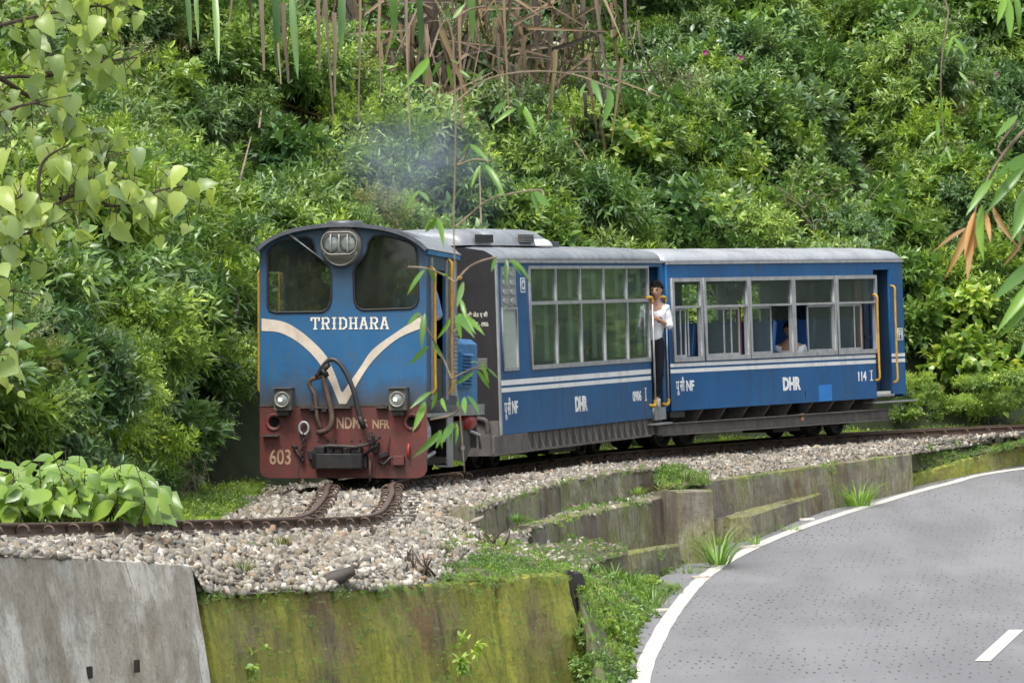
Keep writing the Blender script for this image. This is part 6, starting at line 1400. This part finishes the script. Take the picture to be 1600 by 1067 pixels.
main = crom([Vector((3.4, 13.2, -1.7)), Vector((3.2, 13.3, 1.5)), Vector((2.2, 13.6, 3.4)), Vector((.7, 13.9, 3.6)), U(702, -90, YB), U(708, 60, YB), U(712, 200, YB), U(709, 350, YB), U(711, 440, YB), U(706, 560, YB), U(718, 640, YB), U(726, 738, YB)], 6)
nm_ = len(main); MB().tube([p-o0 for p in main], [.016 if i < 18 else .0045*(1-.6*i/nm_) for i in range(nm_)], 6).build('culm', M['bark_pale'], e)
tw = [[(711, 355), (735, 335), (770, 310), (840, 297), (850, 306)], [(711, 441), (730, 420), (752, 408), (775, 402)], [(711, 441), (690, 428), (664, 419), (638, 417)], [(714, 259), (726, 245), (734, 226)], [(714, 259), (740, 250), (768, 252)], [(706, 592), (725, 582), (745, 575), (762, 585)],
      [(706, 592), (690, 555), (668, 515), (655, 490)], [(712, 160), (760, 125), (830, 112), (900, 118), (958, 140)], [(710, 30), (735, 15), (760, 10)], [(710, 30), (690, 40), (672, 90)], [(708, 520), (725, 500), (738, 492)], [(718, 640), (700, 650), (672, 655)], [(712, 668), (704, 668), (695, 672)]]
tb = MB()
for t in tw: P_ = crom([U(x, y, YB+.05*(i % 2)) for i, (x, y) in enumerate(t)], 4); tb.tube([p-o0 for p in P_], .0035, 5, cap=False)
tb.build('twig', M['bark_pale'], e)
LV_ = [(683, 340, 697, 378), (706, 345, 688, 333), (683, 340, 660, 370), (734, 225, 716, 240), (734, 226, 762, 245), (752, 258, 733, 290), (758, 258, 788, 292), (655, 297, 629, 328), (655, 298, 671, 313), (679, 315, 679, 330), (800, 303, 802, 318), (831, 298, 842, 336), (835, 300, 858, 322), (790, 405, 794, 440), (797, 405, 838, 434), (775, 403, 768, 424), (797, 407, 818, 428),
       (664, 421, 632, 458), (668, 419, 688, 445), (690, 428, 702, 426), (724, 440, 714, 480), (720, 468, 728, 496), (664, 490, 656, 540), (655, 488, 636, 508), (703, 498, 692, 525), (712, 492, 722, 532), (716, 490, 742, 512), (722, 488, 758, 522), (712, 494, 730, 505), (676, 530, 685, 558), (670, 540, 636, 572), (745, 578, 768, 608), (752, 565, 765, 600), (762, 575, 780, 592), (741, 580, 710, 603), (735, 567, 752, 560),
       (674, 612, 642, 632), (682, 612, 675, 645), (690, 622, 694, 638), (664, 628, 650, 665), (725, 620, 726, 645), (730, 618, 752, 640), (716, 625, 714, 640), (708, 660, 690, 690), (708, 662, 700, 692), (712, 660, 718, 690), (690, 672, 656, 710), (690, 676, 682, 700), (686, 672, 692, 700),
       (690, 95, 672, 122), (670, 92, 640, 128), (668, 90, 664, 115), (700, 100, 706, 138), (707, 30, 727, 5), (705, 10, 690, 30), (768, 8, 788, 30), (718, 110, 735, 122), (820, 160, 806, 190), (812, 160, 842, 208), (806, 170, 773, 186), (925, 125, 940, 158), (948, 135, 965, 175), (915, 130, 905, 150), (790, 160, 768, 178), (716, 100, 703, 92)]
for x0_, y0_, x1_, y1_ in LV_: bleaf(e, o0, U(x0_, y0_, YB+rng.normal()*.03), U(x1_, y1_, YB-.04+rng.normal()*.05))
# right edge: drooping fronds
e = empty('bamboo_frond', (4.2, 14.5, -1.7), 'drooping bamboo branch with green and browned leaves at the right edge', 'bamboo'); o0 = Vector((4.2, 14.5, -1.7)); YB = 14.5
main = crom([Vector((4.2, 14.5, -1.7)), Vector((4.0, 14.5, 1.0)), Vector((3.2, 14.5, 2.6)), U(1760, 120, YB), U(1660, 170, YB), U(1600, 205, YB), U(1555, 260, YB), U(1530, 310, YB), U(1522, 340, YB)], 5)
nm_ = len(main); MB().tube([p-o0 for p in main], [max(.004, .02*(1-i/nm_)) for i in range(nm_)], 6).build('culm', M['bark_pale'], e)
tb = MB()
for t in ([(1640, 185), (1610, 260), (1600, 300), (1590, 330)], [(1660, 170), (1640, 330), (1610, 420)], [(1700, 140), (1680, 0), (1600, -20), (1575, -10)], [(1570, 245), (1560, 230), (1590, 190)], [(1680, 160), (1660, 420), (1625, 480)]): P_ = crom([U(x, y, YB) for x, y in t], 4); tb.tube([p-o0 for p in P_], .004, 5, cap=False)
tb.build('twig', M['bark_pale'], e)
for x0_, y0_, x1_, y1_, dr in ((1522, 335, 1528, 388, 1), (1524, 330, 1500, 395, 1), (1518, 345, 1488, 420, 1), (1520, 350, 1510, 440, 1), (1525, 345, 1528, 395, 1), (1540, 330, 1548, 378, 1), (1515, 355, 1455, 385, 1), (1552, 322, 1570, 375, 1), (1550, 280, 1512, 325, 0), (1556, 285, 1580, 250, 0), (1535, 320, 1524, 400, 0), (1600, 262, 1550, 315, 0), (1610, 285, 1572, 350, 0), (1615, 300, 1585, 365, 0), (1620, 240, 1560, 270, 0), (1625, 400, 1550, 470, 0), (1630, 430, 1565, 495, 0), (1640, 470, 1590, 560, 0), (1620, 450, 1580, 520, 0),
                               (1600, 365, 1583, 410, 1), (1575, -5, 1580, 60, 0), (1585, -10, 1600, 45, 0), (1570, -8, 1563, 30, 0), (1590, 180, 1555, 215, 0), (1600, 270, 1640, 330, 0), (1600, 330, 1588, 370, 0), (1625, 440, 1640, 520, 0), (1560, 260, 1536, 290, 0)): bleaf(e, o0, U(x0_, y0_, YB), U(x1_, y1_, YB-.1+rng.normal()*.05), bool(dr))
# small hanging tip upper right
e = empty('bamboo_twig', (4.4, 17, -1.5), 'thin hanging bamboo twig with small leaves in the upper right', 'bamboo'); o0 = Vector((4.4, 17, -1.5)); YB = 17.
main = crom([Vector((4.4, 17, -1.5)), Vector((4.3, 17, 2)), Vector((3.2, 17, 3.6)), U(1500, -80, YB), U(1482, 20, YB), U(1470, 120, YB), U(1476, 240, YB)], 5)
MB().tube([p-o0 for p in main], [max(.0018, .012*(1-i/len(main))) for i in range(len(main))], 5).build('culm', M['bark_pale'], e)
for q in ((1488, 58, 1478, 86), (1490, 58, 1513, 88), (1470, 150, 1474, 178), (1464, 100, 1460, 122), (1466, 152, 1456, 165), (1465, 188, 1466, 224), (1480, 235, 1488, 256), (1476, 236, 1468, 252), (1440, 10, 1413, 38), (1445, 12, 1450, 20), (1498, 112, 1515, 130), (1484, 152, 1498, 170), (1490, 192, 1496, 205), (1466, 204, 1440, 222)): bleaf(e, o0, U(q[0], q[1], YB), U(q[2], q[3], YB-.03))

# ------------------------------------------------------------------ grass and weeds
def tuft(label, px, py, Y, h, n, seed, mt='blade', spread=.12, name='grass_tuft', w=1.0, lean=.35):
    g = np.random.default_rng(seed); base = U(px, py, Y); a = g.uniform(0, 6.28, n); up = g.uniform(.6, 1.6, n)
    d = np.stack([np.cos(a)*lean, np.sin(a)*lean, up], 1); p = np.stack([np.cos(a)*spread*g.random(n), np.sin(a)*spread*g.random(n), np.zeros(n)], 1)
    n_st = 5; V = []; Fs = []; hh = h*g.uniform(.5, 1.1, n)
    for i in range(n):
        dd = Vector(d[i]).normalized(); hz = Vector((dd.x, dd.y, 0)).normalized(); s_ = Vector((-hz.y, hz.x, 0)); b0 = len(V)
        for k in range(n_st):
            t = k/(n_st-1); q = Vector(p[i])+dd*hh[i]*t+hz*hh[i]*.45*t*t+Vector((0, 0, -hh[i]*.38*t**2.5)); ww = .0062*w*(1-t*.93)*(1+h); V += [tuple(q+s_*ww), tuple(q-s_*ww)]
        Fs += [(b0+2*k, b0+2*k+1, b0+2*k+3, b0+2*k+2) for k in range(n_st-1)]
    e = empty(name, tuple(base), label, 'grass'); leaf_obj('blades', V, Fs, M[mt], e); return e
tuft('tall arching grass tuft in the corner beside the square buttress', 1122, 882, 48.4, .9, 60, 1, spread=.17, lean=.6)
tuft('wide grass tuft growing between the kerb step and the mossy kerb wall', 1340, 790, 56.4, .62, 90, 2, spread=.30, lean=.55)
tuft('long grass tuft at the foot of the lowest footing step', 1020, 945, 43.2, .42, 40, 3, spread=.2)
tuft('small round grass tuft left of the grey spiky weeds on the mossy ledge', 992, 771, 50.6, .16, 70, 4, spread=.14, lean=.5)
tuft('small grass tuft below the near end of the upper mossy wall', 807, 815, 42.5, .17, 60, 5, spread=.10, lean=.5)
tuft('grass tuft on the terrace beside the dark end of the buttress', 1048, 768, 50.4, .2, 60, 6, spread=.2, lean=.5)
tuft('grey spiky weeds on the ledge above the buttress', 1070, 752, 51.2, .26, 90, 7, 'lf_olive', .3, 'spiky_weed')
tuft('grey green weed tuft among stones behind the mossy wall', 380, 892, 31.0, .16, 60, 8, 'lf_olive', .12, 'spiky_weed', .6)
tuft('weed tuft at the middle of the stones below the corner of the rails', 440, 850, 32.6, .14, 40, 9, 'lf_olive', .1, 'spiky_weed', .6)
tuft('spiky weed left of the green patch on the mossy wall', 690, 862, 36.0, .14, 50, 10, 'lf_olive', .12, 'spiky_weed', .6)
tuft('short grass sprig beside the kerb step end wall', 1180, 850, 51.0, .2, 30, 11, spread=.12)
tuft('tiny grass sprig in the ballast by the first coach', 857, 746, 49.0, .1, 26, 12, spread=.08)
wl_ = []
V, Fc, _, _ = bush_data(.14, 26, 5, .045, 'small', flat=.6, seed=50, up=.8); t1 = template('weed_00', V, Fc, M['weed'])
V, Fc, _, _ = bush_data(.18, 22, 5, .08, 'ovate', flat=.6, seed=51, up=.8); t2 = template('weed_01', V, Fc, M['lf_mid'])
V, Fc, _, _ = bush_data(.12, 26, 5, .03, 'small', flat=.5, seed=52, up=.8); t3 = template('weed_02', V, Fc, M['lf_olive'])
g = np.random.default_rng(9); gb = []
for i in range(34):
    a = g.uniform(0, 6.28); d = Vector((math.cos(a)*.5, math.sin(a)*.5, 1)).normalized(); L = g.uniform(.05, .13); s_ = Vector((-math.sin(a), math.cos(a), 0))*.0035; p = Vector(g.normal(size=3)*[.04, .04, 0]); gb.append((p+s_, p-s_, p+d*L*.6-s_*.7, p+d*L*.6+s_*.7, p+d*L+Vector((math.cos(a), math.sin(a), -.3))*L*.2))
V = [tuple(q) for b in gb for q in b]; Fc = [(5*i, 5*i+1, 5*i+2, 5*i+3) for i in range(34)]+[(5*i+3, 5*i+2, 5*i+4, 5*i+4) for i in range(34)]
me = bpy.data.meshes.new('weed_03'); me.from_pydata(V, [], [f if f[2] != f[3] else f[:3] for f in Fc]); me.materials.append(M['blade']); t4 = bpy.data.objects.new('weed_03', me)
def weeds(name, label, Vt, Fq, dens, ids, s0, s1, maskf=None, lift=0):
    P_, _ = scatter_on(Vt, Fq, dens); 
    if maskf is not None: x, y = project(P_); P_ = P_[maskf(x, y)]
    P_[:, 2] += lift; n = len(P_)
    gn_scatter(name, P_, np.stack([rng.normal(size=n)*.2, rng.normal(size=n)*.2, rng.uniform(0, 6.28, n)], 1), rng.uniform(s0, s1, n), rng.choice(ids, n), [t1.copy(), t2.copy(), t3.copy(), t4.copy()], label, 'weeds')
weeds('weeds', 'small bright weeds spilling over the top of the mossy wall', BV, BF, 45, [0, 0, 2, 0, 3], .3, .6, lambda x, y: (x > 655) & (x < 900) & (y > 822) & (y < 915) & (rng.random(len(x)) < np.clip((x-640)/90, 0, 1)))
weeds('weeds', 'grassy weeds on the bank between the mossy wall and the stepped walls', SB[0], SB[1], 75, [0, 2, 3, 3, 2], .2, .55)
weeds('weeds', 'bright clover like weeds on the broad corner top of the mossy wall', SF[0], SF[1], 80, [0, 0, 2, 0, 3], .3, .65)
weeds('weeds', 'green leafy weeds along the roadside bank at the lower middle', SC[0], SC[1], 42, [0, 1, 3, 3, 3, 2], .4, .95)
weeds('grass', 'short grass on the mound above the buttress', SD[0], SD[1], 90, [3, 3, 2, 0], .5, 1.1)
weeds('grass', 'short grass and clover on the shoulder at the far right', SE[0], SE[1], 70, [3, 0, 2], .4, .9, lambda x, y: x > 1400)
weeds('weeds', 'sparse weeds on the gravel terrace below the upper wall', SA[0], SA[1], 9, [0, 2, 3], .5, .9)
# moss tufts and hanging roots along the tops of the old walls
tops = []
for W_, n_ in (([U(314, 926, 30.05), U(600, 915, 32.7), U(888, 893, 35.5)], 420), (A_top, 160), (B_top, 110), ([U(1366, 757, 58.1), U(1600, 689, 62.0)], 160), ([U(1100, 751, 52.2), U(1424, 708, 58.6)], 90), ([U(1140, 808, 51.6), U(1316, 760, 56.9)], 60), (C_top, 60)):
    R_ = resample([Vector(p) for p in W_], .02)
    for _ in range(n_):
        p = R_[rng.integers(0, len(R_))]; q = Vector((.6, -.8, 0)); tops.append(tuple(p+q*rng.uniform(-.12, .05)+Vector((0, 0, -abs(rng.normal())*.05))))
tops = np.array(tops); nt_ = len(tops)
gn_scatter('moss_tufts', tops, np.stack([rng.uniform(.2, 1.3, nt_), rng.normal(size=nt_)*.3, rng.normal(size=nt_)*.6], 1), rng.uniform(.12, .42, nt_), rng.choice([0, 2, 2, 3, 3], nt_), [t1.copy(), t2.copy(), t3.copy(), t4.copy()], 'little moss tufts and weeds fringing the tops of the old walls', 'moss')
WV, WF = [], []
for W_, hh in (([U(330, 940, 29.95), U(600, 928, 32.6), U(885, 906, 35.35)], 1.0), ([U(1375, 762, 58.0), U(1600, 695, 61.9)], .3)):
    R_ = resample([Vector(p) for p in W_], .1)
    for i in range(len(R_)-1):
        q = nrm(R_, i); b = len(WV); 
        for z in (0, -hh): WV += [tuple(R_[i]+q*(.015-.16*z)+Vector((0, 0, z))), tuple(R_[i+1]+q*(.015-.16*z)+Vector((0, 0, z)))]
        WF.append((b, b+1, b+3, b+2))
weeds('moss_tufts', 'fine moss and tiny ferns clinging to the faces of the mossy walls', np.array(WV), np.array(WF), 150, [0, 2, 2, 3], .06, .22)
# roadside fringe just behind the white line
fr_ = []
for i, p in enumerate(white):
    if 33 < p.y < 60:
        q = nrm(white, i)
        for _ in range(9): t = p-q*(.5+abs(rng.normal())*.22); fr_.append((t.x, t.y, fz(t.y)))
fr_ = np.array(fr_)
gn_scatter('grass', fr_, np.stack([rng.normal(size=len(fr_))*.2, rng.normal(size=len(fr_))*.2, rng.uniform(0, 6, len(fr_))], 1), rng.uniform(.3, .9, len(fr_)), rng.choice([0, 3, 3, 2], len(fr_)), [t1.copy(), t2.copy(), t3.copy(), t4.copy()], 'low grass fringe along the road edge beside the white line', 'grass')
P_, _ = scatter_on(BV, BF, .7); x, y = project(P_); P_ = P_[(x > -50) & (x < 1500)]
gn_scatter('weeds', P_, np.stack([np.zeros(len(P_)), np.zeros(len(P_)), rng.uniform(0, 6, len(P_))], 1), rng.uniform(.25, .7, len(P_)), rng.choice([0, 2, 3], len(P_)), [t1.copy(), t2.copy(), t3.copy(), t4.copy()], 'scattered tiny weeds growing through the ballast', 'weeds')
P_, _ = scatter_on(SA[0], SA[1], 110); P2_, _ = scatter_on(SB[0], SB[1], 45); P_ = np.concatenate([P_, P2_]); stones('gravel', P_, .02, .045, M['stone']); tag(bpy.data.objects[-1] if 0 else COL.objects['gravel'], 'thin gravel strip on the terrace between the stepped walls', 'gravel', kind='stuff')
n_ = 900; P_, _ = scatter_on(BV, BF, 8); x, y = project(P_); P_ = P_[(x > -60) & (x < 1700)]; P_[:, 2] += .045; n_ = len(P_)
V, Fc = place_leaves('ovate', P_, rand_rot(n_), rng.uniform(.03, .09, n_)); tag(leaf_obj('leaf_litter', V, Fc, M['dry']), 'fallen brown leaves and scraps scattered over the ballast', 'leaf litter', kind='stuff')
for k_, (x_, y_, Y_, h_) in enumerate(((935, 960, 41.5, .3), (955, 1000, 39.5, .28), (985, 925, 44.0, .3), (960, 905, 43.8, .22), (1075, 905, 47.8, .25), (1235, 835, 53.2, .2), (930, 1040, 37.5, .25))):
    tuft(('slender grass tuft high on the roadside bank', 'slender grass tuft halfway down the roadside bank', 'grass tuft below the lowest footing step', 'small grass tuft at the left end of the lowest footing', 'grass tuft where the footing meets the white line', 'little grass tuft against the kerb step face', 'grass tuft at the bottom of the bank by the dark pier')[k_], x_, y_, Y_, h_*1.3, 40, 60+k_, spread=.12)
# dead woody stumps among the stones
for lab, px_, py_, Y_, s_ in (('blackened thorny stump in the ballast left of the weeds', 660, 893, 33.6, 20), ('small blackened twig cluster beside the thorny stump', 640, 885, 33.8, 21), ('brown twiggy stump at the near end of the upper wall', 770, 850, 38.5, 22)):
    g = np.random.default_rng(s_); mb = MB()
    for _ in range(9):
        a = Vector((g.normal()*.05, g.normal()*.05, -.03)); b = a+Vector((g.normal()*.07, g.normal()*.05, g.uniform(.08, .2))); mb.tube([a, a.lerp(b, .5)+Vector(g.normal(size=3)*.015), b], [.012, .009, .004], 5)
    o = mb.build('dead_stump', M['bark']); o.location = U(px_, py_, Y_); tag(o, lab, 'stump')
# little plants rooted in the mossy wall face
for lab, x, y, Y, s_ in (('small leafy sprig growing from the middle of the mossy wall', 400, 1025, 30.6, 31), ('sprig of weeds low on the mossy wall near its middle', 735, 1000, 33.6, 32), ('trailing weed on the right part of the mossy wall', 715, 1030, 33.5, 33)):
    V, Fc, b_, t_3 = bush_data(.11, 10, 5, .07, 'ovate', flat=1.2, seed=s_, up=-.2); plant('wall_weed', lab, 'weed', U(x, y, Y)-Vector((0, .1, 0)), [('foliage', V, Fc, M['lf_fresh'])])
# littered road-edge: fallen brick pieces and leaves
for lab, x, y in (('pale brick fragment at the road edge nearest the camera', 997, 1002), ('brick fragment lying outside the white line below the bank', 1018, 963), ('second brick fragment on the asphalt margin', 1043, 955), ('brick fragment beside the white line at the bend', 1108, 903), ('brick fragment by the white line near the buttress', 1182, 856), ('brick fragment by the white line at the kerb step', 1273, 813)):
    o = MB().box((0, 0, .012), (.2, .07, .03), rng.uniform(-.2, .2)).build('brick_fragment', M['concrete'], None, .006); o.location = onroad(x-8, y)+Vector((-.04, 0, .004)); tag(o, lab, 'brick')

# ------------------------------------------------------------------ smoke over the engine
def smoke():
    m = bpy.data.materials.new('exhaust smoke'); m.use_nodes = True; nt, lk = m.node_tree.nodes, m.node_tree.links; nt.remove(nt['Principled BSDF'])
    v = nt.new('ShaderNodeVolumePrincipled'); v.inputs['Color'].default_value = (.62, .74, .95, 1); v.inputs['Anisotropy'].default_value = .2
    co = N(nt, 'TexCoord').outputs['Object']; ln = N(nt, 'VectorMath', operation='LENGTH'); lk.new(co, ln.inputs[0])
    fall = mth(nt, lk, 'SUBTRACT', 1.0, ramp_f(nt, lk, ln.outputs['Value'], .15, 1.0)); n1 = noise(nt, lk, co, 1.9, 3, .6, dist=.6)
    d = mth(nt, lk, 'MULTIPLY', mth(nt, lk, 'MULTIPLY', fall, fall), ramp_f(nt, lk, n1, .38, .72)); lk.new(mth(nt, lk, 'MULTIPLY', d, 1.9), v.inputs['Density']); lk.new(v.outputs[0], nt['Material Output'].inputs['Volume'])
    bm = bmesh.new(); bmesh.ops.create_icosphere(bm, subdivisions=3, radius=1); me = bpy.data.meshes.new('smoke'); bm.to_mesh(me); bm.free(); me.materials.append(m)
    o = link('smoke', me); o.scale = (1.35, .7, 1.05); o.location = U(655, 255, 48.2); o.rotation_euler = (0, .5, 0); tag(o, 'thin bluish diesel smoke drifting above the locomotive roof', 'smoke', kind='stuff')
smoke()
sc.cycles.volume_step_rate = 4; sc.cycles.volume_max_steps = 64
